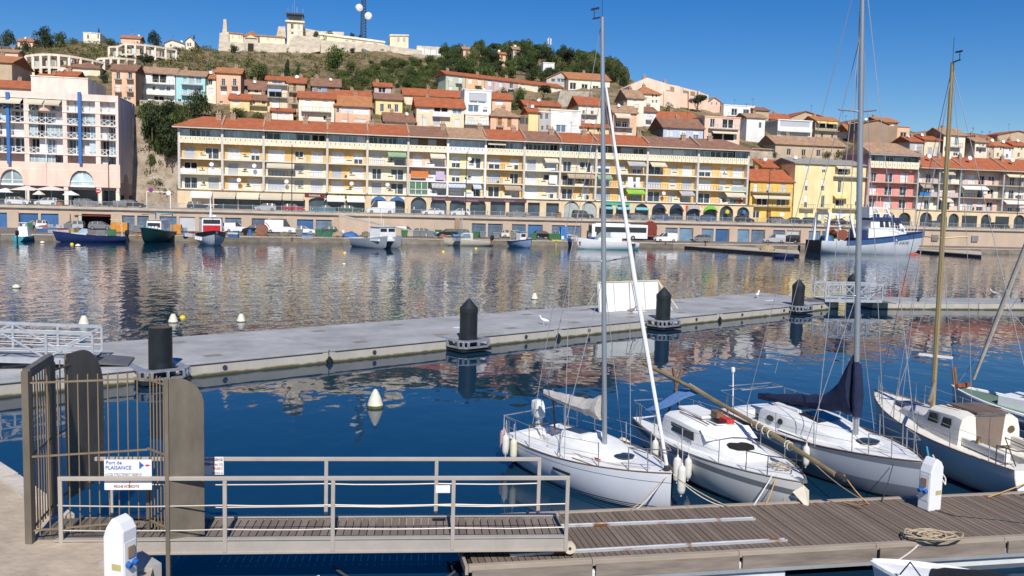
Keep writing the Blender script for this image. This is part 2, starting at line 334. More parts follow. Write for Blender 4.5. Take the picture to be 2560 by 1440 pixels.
# ---- upper road
ASPH = M('asphalt', (.09,.085,.08), .9, var=.25, scale=.6); QUAYM = M('quay_paving', (.2,.165,.14), .92, var=.22, scale=.25); PAVE = M('pavement_slabs', (.4,.34,.29), .9, var=.15, scale=.5)
b = MB(); b.box(-175,215,-14.1,12.5,ROADZ-1.2,ROADZ)
tag(b.build('road', ASPH, None, tw(0,0), TA), 'asphalt street along the upper quay', 'road', kind='structure')
b = MB(); b.box(-175,215,-3.6,.6,ROADZ-.1,ROADZ+.13)
tag(b.build('pavement', PAVE, None, tw(0,0), TA), 'pale raised pavement in front of the shops', 'pavement', kind='structure')
# ---- lower quay
QE = [(-150,92),(-74.5,128),(-53.8,139),(-19,151),(0,157.5),(26.5,163),(104.7,181),(230,209)]
def quay():
    b = MB(); back = [tw(205,-13.9), tw(-170,-13.9)]
    poly = [(x,y) for x,y in QE]+[(p.x,p.y) for p in back]; b.prism(poly, 'z', -3, .86)
    q = tag(b.build('quay', QUAYM), 'low stone quay with parked cars and fishing gear', 'quay', kind='structure')
    CS = M('coping_stone', (.46,.39,.31), .9, var=.25, scale=.8, rand=.16, bump=.3)
    u = MB(); u.box(0,1,-.06,.9,-.05,.1); me = u.mesh('coping_stone', CS)
    fm = MB(); fm.box(0,1,-.04,.3,-1.2,-.06); WET = M('wet_stone', (.2,.17,.13), .7, var=.5, scale=.7, rand=.25, bump=.3); fme = fm.mesh('face_stone', WET)
    for (ax,ay),(bx,by) in zip(QE[1:-1], QE[2:]):
        L = math.hypot(bx-ax,by-ay); an = math.atan2(by-ay,bx-ax); n = max(1, round(L/3.4)); d = L/n
        for i in range(n):
            x = ax+(bx-ax)*i/n; y = ay+(by-ay)*i/n
            inst('stone', me, q, (x,y,.865+random.uniform(-.015,.015)), an, (d-.05,1,1)); inst('stone', fme, q, (x,y,.84), an, (d-.04,1,1))
    return q
QUAY = quay()
QZ = .87
# ---- retaining wall with garage doors
def retaining_wall():
    T = -14.15
    r = thing('retaining_wall', 'long beige retaining wall with blue garage doors under the street', 'wall', tw(0,T,0), TA)
    top = ROADZ
    P = [-190,-90,35,163,293,387,502,617,730,842]; P2 = [1167,1267,1367,1463,1557,1651,1742,1832,1921,2010,2098,2186]
    S = lambda px: pt(px, 565, T)[0]
    holes = []; doors = []
    def gaps(PP):
        for a, c in zip(PP, PP[1:]):
            sa, sc = S(a), S(c); w = sc-sa; pw = .95
            if a == 163: holes.append((sa+2.1, sc-.7, .6, 3.55)); continue
            mid = (sa+sc)/2
            for x0, x1 in ((sa+pw, mid-.22), (mid+.22, sc-pw)): holes.append((x0,x1,.6,3.45)); doors.append((x0,x1,a))
    gaps(P); gaps(P2)
    x0, x1 = -172, 212
    b = MB(); holes_wall(b, x0, x1, .3, top-.45, holes, 0, .35); b.build('wall', WALLT, r, fix=False)
    b = MB(); b.box(x0,x1,-.42,.04,top-.42,top+.06); b.build('cornice', CONC, r)
    b = MB(); b.box(x0,x1,-.22,.0,top-.62,top-.424); b.build('shadow_moulding', CONCG, r)  # grey moulding below the beige cornice
    u = MB(); u.prism([(-.92,0),(.92,0),(.92,2.75),(.75,2.95),(.4,3.07),(0,3.12),(-.4,3.07),(-.75,2.95),(-.92,2.75)], 'y', -.5, -.01); pm = u.mesh('pillar', WALLT, fix=True)
    for px in P+P2: inst('pillar', pm, r, (S(px),0,.75))
    rnd = random.Random(5)
    ud = MB(); ud.box(0,1,0,.06,0,1)
    for i in range(5): ud.box(.02+i*.2,.03+i*.2,-.02,.0,.01,.99)
    mats = [BLUED, BLUEG, BLUEG, M('door_grey', (.5,.52,.53), .6), M('door_sky', (.15,.26,.36), .6, var=.25, rand=.15)]
    dm = [ud.mesh('door', m_, fix=True) for m_ in mats]
    for x0_, x1_, a in doors:
        k = 0 if a < 100 else (3 if rnd.random() < .06 else (4 if a > 1600 and rnd.random() < .4 else (0 if rnd.random() < .2 else 1)))
        inst('garage_door', dm[k], r, (x0_,.24,.6), None, (x1_-x0_,1,2.85))
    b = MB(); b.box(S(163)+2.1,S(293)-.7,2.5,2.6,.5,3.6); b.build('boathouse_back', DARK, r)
    b = MB(); b.box(S(187),S(284),-.3,.2,3.2,3.32); b.build('door_track', M('rust_red', (.3,.05,.04), .7), r)
    # ramp from the street down to the quay
    a, c, e = S(846), S(1075), S(1152); rr = MB(); rr.prism([(a,.4),(c+2,.4),(c+2,.75),(c,1.0),(a+1.5,top-.55),(a,top-.5)], 'y', -3.6, -.45); rr.build('ramp', WALLT, r)
    rr = MB(); rr.bar((a,-3.45,top-.35),(c,-3.45,1.1),.4,.3); rr.build('ramp_coping', CONCG, r)
    rr = MB(); rr.box(e-1.2,e-.2,-.55,-.01,.5,top-.45); rr.build('drain_recess', BRNW, r)
    rr = MB(); rr.box(e+.0,e+.35,-.4,-.02,.6,top-.5); rr.build('service_pipe', METALG, r)
    for px in (2235,2330,2430):
        rr = MB(); rr.box(S(px),S(px)+1.6,-.3,.0,1.9,3.2); rr.build('vent_grille', DGREYW, r)
    return r
WALLROOT = retaining_wall()
def road_railing():
    T = -13.95; r = thing('railing', 'grey metal guard railing along the edge of the upper street', 'railing', tw(0,T,ROADZ), TA)
    x0, x1 = -172, 212; b = MB(); b.box(x0,x1,-.03,.03,.98,1.04); b.build('top_rail', METALG, r); b = MB(); b.box(x0,x1,-.02,.02,.16,.2); b.build('bottom_rail', METALG, r)
    u = MB(); u.box(-.05,.05,-.05,.05,0,1.12); pm = u.mesh('post', METALG)
    n = 0; x = x0
    while x < x1: inst('post', pm, r, (x,.01,.06)); x += 2.6
    b = MB(); x = x0
    while x < x1: b.box(x,x+.022,-.012,.012,.2,.98); x += .17
    tag(b.build('bars', METALG, r, fix=False), kind='stuff')
road_railing()
# ================================================================== BUILDINGS
def roof_front(b, x0, x1, y0, y1, ze, zr, oh=.45, th=.18, hipL=0., hipR=0.):
    """tiled roof, ridge along x: front slope faces the water"""
    ym = (y0+y1)/2; zb = ze-(zr-ze)/(ym-y0)*oh
    F0, F1 = (x0-oh,y0-oh,zb), (x1+oh,y0-oh,zb); B0, B1 = (x0-oh,y1+oh,zb), (x1+oh,y1+oh,zb)
    R0, R1 = (x0-oh+hipL,ym,zr), (x1+oh-hipR,ym,zr)
    vs = [F0,F1,R1,R0,B0,B1]; lo = [(p[0],p[1],p[2]-th) for p in vs]
    b.add(vs+lo, [(0,1,2,3),(3,2,5,4),(0,3,4),(1,5,2),(7,6,9,8),(8,9,10,11),(6,10,9),(7,8,11),(0,6,7,1),(4,5,11,10),(0,4,10,6),(1,7,11,5)])
def roof_gable(b, x0, x1, y0, y1, ze, zr, oh=.4, th=.18, xm=None):
    """ridge runs away from the water: the gable faces front"""
    xm = (x0+x1)/2 if xm is None else xm; k = (zr-ze)/(xm-x0); k2 = (zr-ze)/(x1-xm); P = [(x0-oh,ze-k*oh),(xm,zr),(x1+oh,ze-k2*oh)]
    b.prism(P+[(x,z-th) for x,z in reversed(P)], 'y', y0-oh, y1+oh)
U_DISH = None
def dish_mesh():
    b = MB(); b.lathe([(0.02,0),(.25,.03),(.42,.12),(.43,.14),(.25,.05),(.02,.02)], n=10)
    v = [Vector(p) for p in b.v]; q = Matrix.Rotation(R_(70),3,'X'); b.v = [tuple(q@p) for p in v]
    b.tube([(0,0,0),(0,.25,-.3),(0,.25,-.6)],.03,5); return b.mesh('satellite_dish', METALW, True, True)
U_DISH = dish_mesh()
b = MB(); b.box(-.4,.4,-.28,.28,0,1.3); b.box(-.48,.48,-.36,.36,1.3,1.42); b.lathe([(.14,1.42),(.12,1.9)],(-.18,0,0),8); b.lathe([(.14,1.42),(.12,1.8)],(.2,0,0),8); U_CHIM = b.mesh('chimney', CHIM, fix=True)
b = MB(); b.tube([(0,0,0),(0,0,2.6)],.03,5); b.bar((-.6,0,2.5),(.6,0,2.5),.03); b.bar((-.4,0,2.25),(.4,0,2.25),.03); b.bar((0,-.5,2.4),(0,.5,2.4),.03); U_ANT = b.mesh('antenna', METALD)
b = MB(); b.prism([(0,0),(-1,-.55),(-1,-.72),(-.97,-.72),(-.97,-.58),(0,-.05)], 'x', 0, 1); U_AWN = b
def awn_mesh(name, mat): return U_AWN.mesh(name, mat, fix=True)
def stripe_mat(name, a, c, sc):
    m = M(name, a, .8); n = m.node_tree.nodes; L = m.node_tree.links; tc = n.new('ShaderNodeTexCoord'); sx = n.new('ShaderNodeSeparateXYZ'); L.new(tc.outputs['Object'], sx.inputs[0])
    mm = n.new('ShaderNodeMath'); mm.operation = 'MULTIPLY'; mm.inputs[1].default_value = sc; L.new(sx.outputs[0], mm.inputs[0]); fr = n.new('ShaderNodeMath'); fr.operation = 'FRACT'; L.new(mm.outputs[0], fr.inputs[0])
    gt = n.new('ShaderNodeMath'); gt.operation = 'GREATER_THAN'; gt.inputs[1].default_value = .5; L.new(fr.outputs[0], gt.inputs[0])
    mx = n.new('ShaderNodeMix'); mx.data_type = 'RGBA'; mx.inputs['A'].default_value = (*a,1); mx.inputs['B'].default_value = (*c,1); L.new(gt.outputs[0], mx.inputs['Factor']); L.new(mx.outputs['Result'], n['Principled BSDF'].inputs['Base Color']); return m
AWN = {'b': awn_mesh('awning', M('awning_beige', (.62,.55,.42), .85, var=.06, rand=.12)), 'g': awn_mesh('awning', M('awning_green', (.25,.38,.24), .85)), 'w': awn_mesh('awning', M('awning_white', (.75,.74,.7), .85, var=.05)),
       'n': awn_mesh('awning', M('awning_brown', (.42,.33,.24), .85)), 'y': awn_mesh('awning', M('awning_yellow', (.75,.58,.22), .85)), 'l': awn_mesh('awning', M('awning_lime', (.25,.5,.06), .8)),
       'k': awn_mesh('awning', stripe_mat('awning_stripe_dark', (.7,.7,.68), (.16,.16,.18), 11)), 'u': awn_mesh('awning', stripe_mat('awning_stripe_blue', (.75,.76,.78), (.2,.3,.5), 13)), 't': awn_mesh('awning', M('awning_teal', (.2,.48,.55), .8)), 'd': awn_mesh('awning', M('awning_navy', (.03,.05,.12), .8)), 's': awn_mesh('awning', M('awning_grey', (.42,.42,.43), .8)), 'p': awn_mesh('awning', M('awning_blue_grey', (.4,.46,.6), .8))}
def awning(par, x0, x1, z, kind, y=0., out=1.3): return inst('awning', AWN[kind], par, (x0,y-.02,z), None, (x1-x0,out,out))
HOUSES = []
def house(label, x0, x1, ye, yb, rtype='front', rh=12, wall=CREAM, roof=T_RED, wins=(), t=None, depth=8., bal=(), awn=(), name='house', cat='house', extra=(), side=None, drop=8., group=None, hip=(0,0), ridge=None):
    """front given by pixels; its distance comes from the hillside it stands on"""
    xm = (x0+x1)/2
    if t is None: t = t_for(xm, yb+4)
    s0 = pt(x0,(ye+yb)/2,t)[0]; s1 = pt(x1,(ye+yb)/2,t)[0]; ze = pt(xm,ye,t)[1]; zb = pt(xm,yb,t)[1]-drop; zb = max(zb, ROADZ+.02) if t < 13 else zb
    W = s1-s0; r = thing(name, label, cat, tw(s0,t,zb), TA, group); H = ze-zb
    px2 = lambda x, y: (lambda q: (q[0]-s0, q[1]-zb))(pt(x, y, t))
    holes = []; ww = []
    for (a,ya,c,yc,k) in wins:
        p, q = px2(a,yc), px2(c,ya); holes.append((p[0],q[0],p[1],q[1])); ww.append((p,q,k))
    b = MB(); holes_wall(b, 0, W, 0, H, holes, 0, .3)
    b.quad((0,0,0),(0,depth,0),(0,depth,H),(0,0,H)); b.quad((W,0,0),(W,0,H),(W,depth,H),(W,depth,0)); b.quad((0,depth,0),(W,depth,0),(W,depth,H),(0,depth,H))
    zr = H+(pt(xm,ye-rh,t+(depth/2 if rtype in ('front','hip') else 0))[1]-ze) if rh else H
    if rtype in ('front',) and hip == (0,0):
        for X in (0,W): b.add([(X,0,H),(X,depth,H),(X,depth/2,zr-.05)], [(0,1,2)])
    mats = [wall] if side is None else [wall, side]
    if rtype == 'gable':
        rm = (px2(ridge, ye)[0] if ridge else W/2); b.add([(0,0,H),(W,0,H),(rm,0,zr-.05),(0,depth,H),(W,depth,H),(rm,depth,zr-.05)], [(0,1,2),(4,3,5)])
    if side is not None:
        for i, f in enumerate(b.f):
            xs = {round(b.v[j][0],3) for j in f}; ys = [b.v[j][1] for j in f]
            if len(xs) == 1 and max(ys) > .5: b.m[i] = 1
    wo = b.build('wall', mats, r, fix=False)
    b = MB()
    if rtype == 'front': roof_front(b, 0, W, 0, depth, H, zr, hipL=hip[0], hipR=hip[1])
    elif rtype == 'gable': roof_gable(b, 0, W, 0, depth, H, zr, xm=rm)
    elif rtype == 'hip': roof_front(b, 0, W, 0, depth, H, zr, hipL=min(W/2,depth/2), hipR=min(W/2,depth/2))
    elif rtype == 'shed':
        zz = H+(rh and zr-H); b.prism([(-.4,H-.1),(depth+.3,zz),(depth+.3,zz-.18),(-.4,H-.28)], 'x', -.3, W+.3)
        w2 = MB(); w2.add([(0,0,H-.25),(0,depth,H-.25),(0,depth,zz-.2),(W,0,H-.25),(W,depth,H-.25),(W,depth,zz-.2)], [(0,1,2),(5,4,3)]); w2.build('gable', side or wall, r, fix=False)
    else:
        b.box(-.12,W+.12,-.12,depth+.1,H-.02,H+.25)
    b.build('roof', roof if rtype != 'flat' else (roof if roof is not T_RED else wall), r)
    if rh and rtype in ('front','hip'):
        inst('chimney', U_CHIM, r, (W*random.uniform(.15,.85), depth*.55, zr-.9))
    if random.random() < .5: inst('antenna', U_ANT, r, (W*random.uniform(.2,.8), depth*.5, max(zr,H)-.1))
    if random.random() < .35: inst('satellite_dish', U_DISH, r, (W*random.uniform(.1,.9), depth*.3, H+(zr-H)*.6+.5), random.uniform(-.5,.5))
    for p, q, k in ww: window(r, p[0], p[1], q[0]-p[0], q[1]-p[1], k)
    for (a, c, ys, rk) in bal:
        p, q = px2(a,ys), px2(c,ys); b = MB(); b.box(p[0],q[0],-1.0,-.003,p[1]-.14,p[1]); b.build('balcony_slab', CONCG if rk != 'w' else WHITE, r)
        if rk == 'w': b = MB(); b.box(p[0],q[0],-1.0,-.9,p[1]+.004,p[1]+.95); b.build('balcony_parapet', WHITE, r)
        else: inst('balcony_railing', {'d':U_RAIL,'g':U_RAILG}[rk], r, (p[0]+.02,-.95,p[1]), None, (q[0]-p[0]-.04,1,1))
    for (a, c, ya, k, out) in awn:
        p, q = px2(a,ya), px2(c,ya); awning(r, p[0], q[0], p[1], k, 0, out)
    HOUSES.append((s0,s1,t,depth)); return r
# ---------------------------------------------------------------- pink apartment block by the water, left
def arch_pts(xc, w, z0, zs, n=10, rise=None):
    r = w/2; rise = rise or r
    return [(xc-r,z0),(xc-r,zs)]+[(xc-r*math.cos(math.pi*i/n), zs+rise*math.sin(math.pi*i/n)) for i in range(1,n)]+[(xc+r,zs),(xc+r,z0)]
def arcade_wall(b, x0, x1, z0, z1, arches, y=0., depth=.5):
    """wall sheet with arched openings (x centre, width, spring height, rise)"""
    cur = x0
    for xc, w, zs, rise in arches:
        A = arch_pts(xc, w, z0, zs, 10, rise); l, rgt = xc-w/2, xc+w/2
        if l > cur+.01: b.quad((cur,y,z0),(l,y,z0),(l,y,z1),(cur,y,z1))
        up = A[1:-1]
        for p, q in zip(up, up[1:]): b.quad((p[0],y,p[1]),(q[0],y,q[1]),(q[0],y,z1),(p[0],y,z1))
        for p, q in zip(A, A[1:]): b.quad((p[0],y,p[1]),(p[0],y+depth,p[1]),(q[0],y+depth,q[1]),(q[0],y,q[1]))
        cur = rgt
    if cur < x1: b.quad((cur,y,z0),(x1,y,z0),(x1,y,z1),(cur,y,z1))
def xrail(name, mat):
    b = MB(); b.box(0,1,-.03,.03,.95,1); b.box(0,1,-.03,.03,0,.05)
    for i in range(2):
        a = i*.5; b.box(a,a+.02,-.02,.02,.05,.95); b.bar((a+.02,0,.05),(a+.5,0,.95),.03,.05); b.bar((a+.02,0.002,.95),(a+.5,0.002,.05),.03,.05)
    return b.mesh(name, mat, fix=True)
def left_block():
    t = 1.; PK = wallmat('block_pink', (.82,.67,.58)); PK2 = wallmat('block_salmon', (.8,.58,.47)); SIDE = wallmat('block_mauve', (.68,.58,.55))  # flank colour is the block's wall with shade mixed into it
    s0 = pt(-140,400,t)[0]; s1 = pt(297,400,t)[0]; zb = ROADZ+.02; X = lambda px: pt(px,400,t)[0]-s0; Z = lambda px, py: pt(px,py,t)[1]-zb
    r = thing('apartment_block', 'pink modern apartment block with blue columns and white criss-cross balconies', 'building', tw(s0,t,zb), TA)
    W = s1-s0; H = Z(250,238); dep = 15.
    zs = [Z(160,y) for y in (462,424,386,345.5,311,279.5,248)]       # floor lines from the arcade up
    bays = [(-132,-70),(-62,62),(74,158),(169,240),(252,290)]
    # carcass: back wall, side walls
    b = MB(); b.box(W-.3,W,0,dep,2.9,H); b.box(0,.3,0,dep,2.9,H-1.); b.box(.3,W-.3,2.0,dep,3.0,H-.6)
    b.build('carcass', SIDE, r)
    # front piers
    pb = [X(-140)]; 
    for (a,c),(d,e) in zip(bays, bays[1:]): 
        q = MB(); q.box(X(c),X(d),-.02,2.0,2.8,H); q.build('pier', PK, r)
    q = MB(); q.box(X(290),W+.02,-.02,2.,2.8,H+.0); q.build('pier', PK, r)
    # parapet and floors
    q = MB(); q.box(0,W+.03,-.05,.35,H-1.05,H+.05); q.build('parapet', PK, r)
    q = MB(); q.box(0,W+.01,.35,dep,H-.3,H-.1); q.build('roof', T_GRY, r)
    for z in zs[1:]:
        q = MB(); q.box(.3,W-.3,-.12,2.,z-.12,z+.06); q.build('floor_slab', PK, r)
    # salmon skirt over the arcade with three arches
    q = MB(); z0, z1 = Z(160,466), Z(160,407)
    arcade_wall(q, -.05, X(300), z0, z1, [(X(-85),X(-50)-X(-120),z0+.6,2.2),(X(28),X(58)-X(0),z0+.6,2.4),(X(204),X(235)-X(173),z0+.6,2.6)], -.1, .6)
    q.build('salmon_wall', PK2, r, fix=False)
    for xc, w_ in ((X(28),X(58)-X(0)),(X(204),X(235)-X(173))):
        q = MB(); q.prism(arch_pts(xc, w_, z0, z0+.6, 10, 2.4), 'y', .42, .46); f = q.build('arched_window', GLASST, r)
        q = MB(); q.box(xc-.12,xc+.12,.34,.41,z0,z0+2.9); q.box(xc-w_/2,xc+w_/2,.34,.41,z0+.9,z0+1.05); q.box(xc-w_/2,xc+w_/2,.30,.40,z0-.05,z0+.35); q.build('frame', METALW, f)
    XR = xrail('balcony_railing', M('rail_pale', (.72,.74,.74), .5)); rnd = random.Random(11)
    for bi,(a,c) in enumerate(bays):
        xa, xc = X(a), X(c); w_ = xc-xa; nseg = 2 if w_ > 4 else 1
        for fi in range(len(zs)-1):
            if zs[fi] < z1-1.2 and bi in (1,3): continue
            za, zc = zs[fi]+.06, zs[fi+1]-.12
            if zc-za < 1: continue
            for k in range(nseg*2):
                wa = xa+w_*k/(nseg*2); wb = xa+w_*(k+1)/(nseg*2)
                kd = rnd.choice('gtbstgd')
                if fi == len(zs)-2 and bi >= 3: kd = 's'
                window(r, wa+.05, za, wb-wa-.1, zc-za, kd, 1.4 if kd in 'gd' else (.4 if kd == 't' else 1.0))
            for k in range(nseg): inst('balcony_railing', XR, r, (xa+w_*k/nseg,-.02,za), None, (w_/nseg,1,1.15))
            if nseg == 2: q = MB(); q.box((xa+xc)/2-.06,(xa+xc)/2+.06,-.1,.0,za,zc); q.build('mullion', METALW, r)
    for bi in (1,2):
        a, c = bays[bi]; awning(r, X(a)+.1, (X(a)+X(c))/2-.1, zs[-1]-.25, 'b', 0, 1.6); awning(r, (X(a)+X(c))/2+.1, X(c)-.1, zs[-1]-.25, 'b', 0, 1.6)
    q = MB(); q.lathe([(.05,0),(1.1,.05),(1.1,1.25),(1.0,1.25),(1.0,.2)], (X(116),-.1,zs[-2]-.1), 14); q.build('round_balcony', PK2, r)
    for px in (25,203):
        q = MB(); q.box(X(px)-.28,X(px)+.28,-.75,-.2,Z(px,410),Z(px,231)+.0); q.build('blue_column', BLUEP, r)
    # ground floor: columns, dark shops
    q = MB(); q.box(0.2,W-.3,3.2,3.3,0,2.9); q.build('shop_front', GLASS, r)
    for px in (-130,-60,66,164,248,293):
        q = MB(); q.box(X(px)-.35,X(px)+.35,.05,.75,0,3.0); q.build('column', LCREAM, r)
    # right-hand flank: arch panel and small windows
    def flank(y0, y1, z0, z1, nm, m, dx=.03): q = MB(); q.box(W-.02,W+dx,y0,y1,z0,z1); return q.build(nm, m, r)
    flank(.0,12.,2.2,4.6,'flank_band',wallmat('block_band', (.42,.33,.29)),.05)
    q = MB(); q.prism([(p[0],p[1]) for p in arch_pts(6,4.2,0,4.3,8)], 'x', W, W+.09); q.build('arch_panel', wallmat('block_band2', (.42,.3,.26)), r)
    for i in range(6): window(r, 0,0,.1,.1) if False else flank(12.6,13.4,4.4+i*3.05,5.8+i*3.05,'window',SHUT,.06)
    # taller wing behind
    q = MB(); xa, xb = pt(78,220,t+9)[0]-s0, pt(220,220,t+9)[0]-s0; zt = pt(150,194,t+9)[1]-zb; q.box(xa,xb,9,24,H-1,zt); q.build('rear_wing', [PK], r)
    q = MB(); q.box(xa-.1,xb+.1,8.9,24.1,zt,zt+.2); q.build('rear_wing_coping', LCREAM, r)
    return r
left_block()
# ---------------------------------------------------------------- long terrace of flats
def terrace():
    t = 0.; zb = ROADZ+.14; s0 = pt(445,430,t)[0]; X = lambda px: pt(px,430,t)[0]-s0
    Z = lambda px, py: pt(px,py,t)[1]-zb
    r = thing('terraced_flats', 'long five-storey terrace of balconied flats with red tiled roof over an arcade', 'building', tw(s0,t,zb), TA)
    C = [445,556,659,818,918,1020,1119,1213,1310,1400,1490,1618,1745,1872]; xs = [X(c) for c in C]; W = xs[-1]
    z_arc, z1, z2, z_par0, z_par1, z_eave, z_ridge = [Z(445,y) for y in (470,432.5,394.5,354.5,339,319,300)]
    z_ridge = pt(445,288,t+5.5)[1]-zb
    D = 11.5
    MAIN = wallmat('terrace_cream', (.82,.72,.54)); SLABM = wallmat('terrace_slab', (.72,.62,.46)); POST = M('post_grey', (.6,.56,.5), .85, var=.1, rand=.06)
    rnd = random.Random(21)
    walls = [ORB, ORB, ORB, ORB, MAIN, PEACH, LYEL, ORB, CREAM, ORB, ORB, ORB, ORB]
    q = MB(); q.box(0,W,1.72,D,-.1,z_eave-.05); q.build('carcass', MAIN, r)
    floors = [(z_arc,z1),(z1,z2),(z2,z_par0)]
    SL = [wallmat('slab_a', (.76,.7,.58)), wallmat('slab_b', (.78,.76,.72))]
    PAN = MB(); PAN.box(0,1,0,.16,0,1); pan_me = PAN.mesh('panel', wallmat('parapet_cream', (.84,.76,.57))); pan_w = PAN.mesh('panel', WHITE); pan_d = PAN.mesh('slit', DARK)
    rail_me = U_RAILG
    bx = MB(); bx.box(0,1,-.06,.12,0,1); box_me = [bx.mesh('flower_box', wallmat('box_cream', (.82,.73,.52))), bx.mesh('flower_box', WHITE)]
    sl = MB(); sl.box(0,1,-.005,.0,0,1); slot_me = sl.mesh('slot', DARK)
    lau = [M('laundry_red', (.6,.08,.08), .9), M('laundry_teal', (.1,.45,.42), .9), M('laundry_white', (.8,.8,.8), .9), M('laundry_orange', (.65,.2,.06), .9), M('laundry_navy', (.03,.04,.1), .9), M('laundry_lilac', (.55,.45,.62), .9)]
    cl = MB()
    for i in range(6): cl.box(i/6,(i+1)/6,-.01 if i%2 else .01,.02 if i%2 else .035,0,1)
    cl_me = [cl.mesh('hung_cloth', m_) for m_ in lau]
    for i in range(13):
        xa, xb = xs[i], xs[i+1]; w_ = xb-xa; wm = walls[i]
        slab_m = SL[1] if i in (5,6,8) else SL[0]
        post_x = xb
        if i < 12: q = MB(); q.box(xb-.22,xb+.22,-.12,1.75,z_arc-.02,z_eave-.02); q.build('party_post', POST if i not in (5,6) else WHITE, r)
        for fi,(za,zc) in enumerate(floors):
            # recessed back wall of the balcony with door and window openings
            ph = zc-za-.16; nwin = 2 if w_ < 10 else 3
            cells = []; x = xa+.5
            if nwin == 2: cells = [(xa+w_*.10,xa+w_*.42),(xa+w_*.66,xa+w_*.90)] if rnd.random() < .6 else [(xa+w_*.12,xa+w_*.36),(xa+w_*.58,xa+w_*.92)]
            else: cells = [(xa+w_*.06,xa+w_*.32),(xa+w_*.48,xa+w_*.62),(xa+w_*.74,xa+w_*.93)]
            hs = [(a,c,za+.02,za+2.3) for a,c in cells]
            q = MB(); holes_wall(q, xa+.22, xb-.22, za, zc-.0, hs, 1.4, .25); q.build('wall', rnd.choice([wm,wm,wm,MAIN]) if i not in (6,) else LYEL, r, fix=False)
            for a,c in cells: window(r, a, za+.02, c-a, 2.28, rnd.choice('ssssSSSShhggd'), 1.4)
            q = MB(); q.box(xa+.2,xb-.2,0,1.45,za-.13,za+.03); q.build('balcony_slab', slab_m, r)
            q = MB(); q.box(xa+.2,xb-.2,-.05,.02,za-.18,za+.05); q.build('slab_edge', slab_m, r)
            # front: railing with one solid flower-box panel
            fx = xa+w_*rnd.choice([.42,.45,.5]); fw = 2.0
            inst('flower_box', box_me[1 if i in (5,6) else 0], r, (fx,0,za+.051), None, (fw,1,1.0)); inst('slot', slot_me, r, (fx+.45,-.065,za+.62), None, (1.1,1,.16))
            if rnd.random() < .9:
                k = rnd.choice([U_RAILG,U_RAILG,U_RAIL])
                inst('balcony_railing', k, r, (xa+.25,.02,za+.05), None, (fx-xa-.27,1,.95)); inst('balcony_railing', k, r, (fx+fw+.02,.02,za+.05), None, (xb-.25-fx-fw-.02,1,.95))
            v = rnd.random()
            ak = None
            if (i,fi) in ((2,1),): ak = ('b',.05,.48)
            elif (i,fi) == (4,2): ak = ('g',.5,.95)
            elif (i,fi) == (5,0): ak = ('k',.6,.97)
            elif (i,fi) == (6,0): ak = ('u',.03,.5)
            elif (i,fi) == (9,1): ak = ('n',.2,.95)
            elif (i,fi) == (10,1): ak = ('g',.02,.3)
            elif (i,fi) == (10,0): ak = ('l',.6,.95)
            elif (i,fi) == (10,2): ak = ('s',.6,.95)
            elif (i,fi) == (11,2): ak = ('b',.05,.35)
            elif (i,fi) == (11,0): ak = ('s',.65,.92)
            elif (i,fi) == (7,0): ak = ('n',.5,.92)
            elif (i,fi) == (0,0): ak = None
            elif v < .1: ak = ('b',.55,.93)
            if ak: awning(r, xa+w_*ak[1], xa+w_*ak[2], zc-.35, ak[0], .3, 1.5 if ak[0] != 'u' else 1.2)
            if (i,fi) == (6,0): awning(r, xa+w_*.68, xa+w_*.9, zc-.35, 'u', .3, 1.4)
            if (i,fi) == (5,0):
                q = MB()
                for g in range(4): q.box(xa+.3+g*1.25,xa+.42+g*1.25,.05,.12,za+.06,zc-.15)
                for zz in (za+.06,za+1.1,zc-.25): q.box(xa+.3,xa+4.2,.05,.115,zz,zz+.12)
                f = q.build('glazed_loggia', METALW, r); q = MB(); q.box(xa+.3,xa+4.15,.13,.15,za+.1,zc-.2); q.build('pane', M('glass_green', (.12,.22,.12), .2), f)
            if (i,fi) == (5,1): inst('hung_cloth', cl_me[3], r, (xa+.6,-.1,za+.7), None, (3.6,1,1.3))
            if (i,fi) in ((5,1),(8,1)): inst('hung_cloth', cl_me[5 if i == 5 else 2], r, (xa+w_*.7,-.1,za+.3), None, (1.8,1,1.8))
            if (i,fi) == (8,2): inst('hung_cloth', cl_me[2], r, (xa+w_*.62,-.1,za+.2), None, (1.9,1,2.2))
            if (i,fi) == (10,1):
                inst('hung_cloth', cl_me[2], r, (xa+w_*.62,-.12,za+.1), None, (1.2,1,2.2)); inst('hung_cloth', cl_me[2], r, (xa+w_*.78,-.12,za+.1), None, (.9,1,2.2))
            if (i,fi) == (12,0):
                for g, kk in enumerate((4,2,1,3,0)): inst('hung_cloth', cl_me[kk], r, (xa+w_*.5+g*1.05,-.1,za+.35), None, (.75,1,.75))
            if (i,fi) == (12,1): q = MB(); q.box(xa+w_*.42,xb-.3,-.04,.0,za+.1,za+1.0); q.build('windbreak', M('canvas_sage', (.4,.5,.45), .8), r)
            if (i,fi) == (0,1): q = MB(); q.box(xa+.25,fx-.05,-.03,.0,za+.1,za+1.0); q.box(fx+fw+.05,xb-.3,-.03,.0,za+.1,za+1.0); q.build('windbreak', WHITE, r)
            if rnd.random() < .25: inst('satellite_dish', U_DISH, r, (xa+w_*rnd.uniform(.3,.9),.3,za+1.9))
        # top storey: slit parapet and glazing
        q = MB(); q.box(xa+.2,xb-.2,0,1.7,z_par0-.02,z_par0+.12); q.build('balcony_slab', slab_m, r)
        n = max(6, round(w_/.98)); d = (w_-.44)/n
        pm_ = pan_w if i == 6 else pan_me
        q = MB(); q.box(xa+.22,xb-.22,.06,.12,z_par0,z_par1-.02); q.build('parapet_back', pm_.materials[0], r)
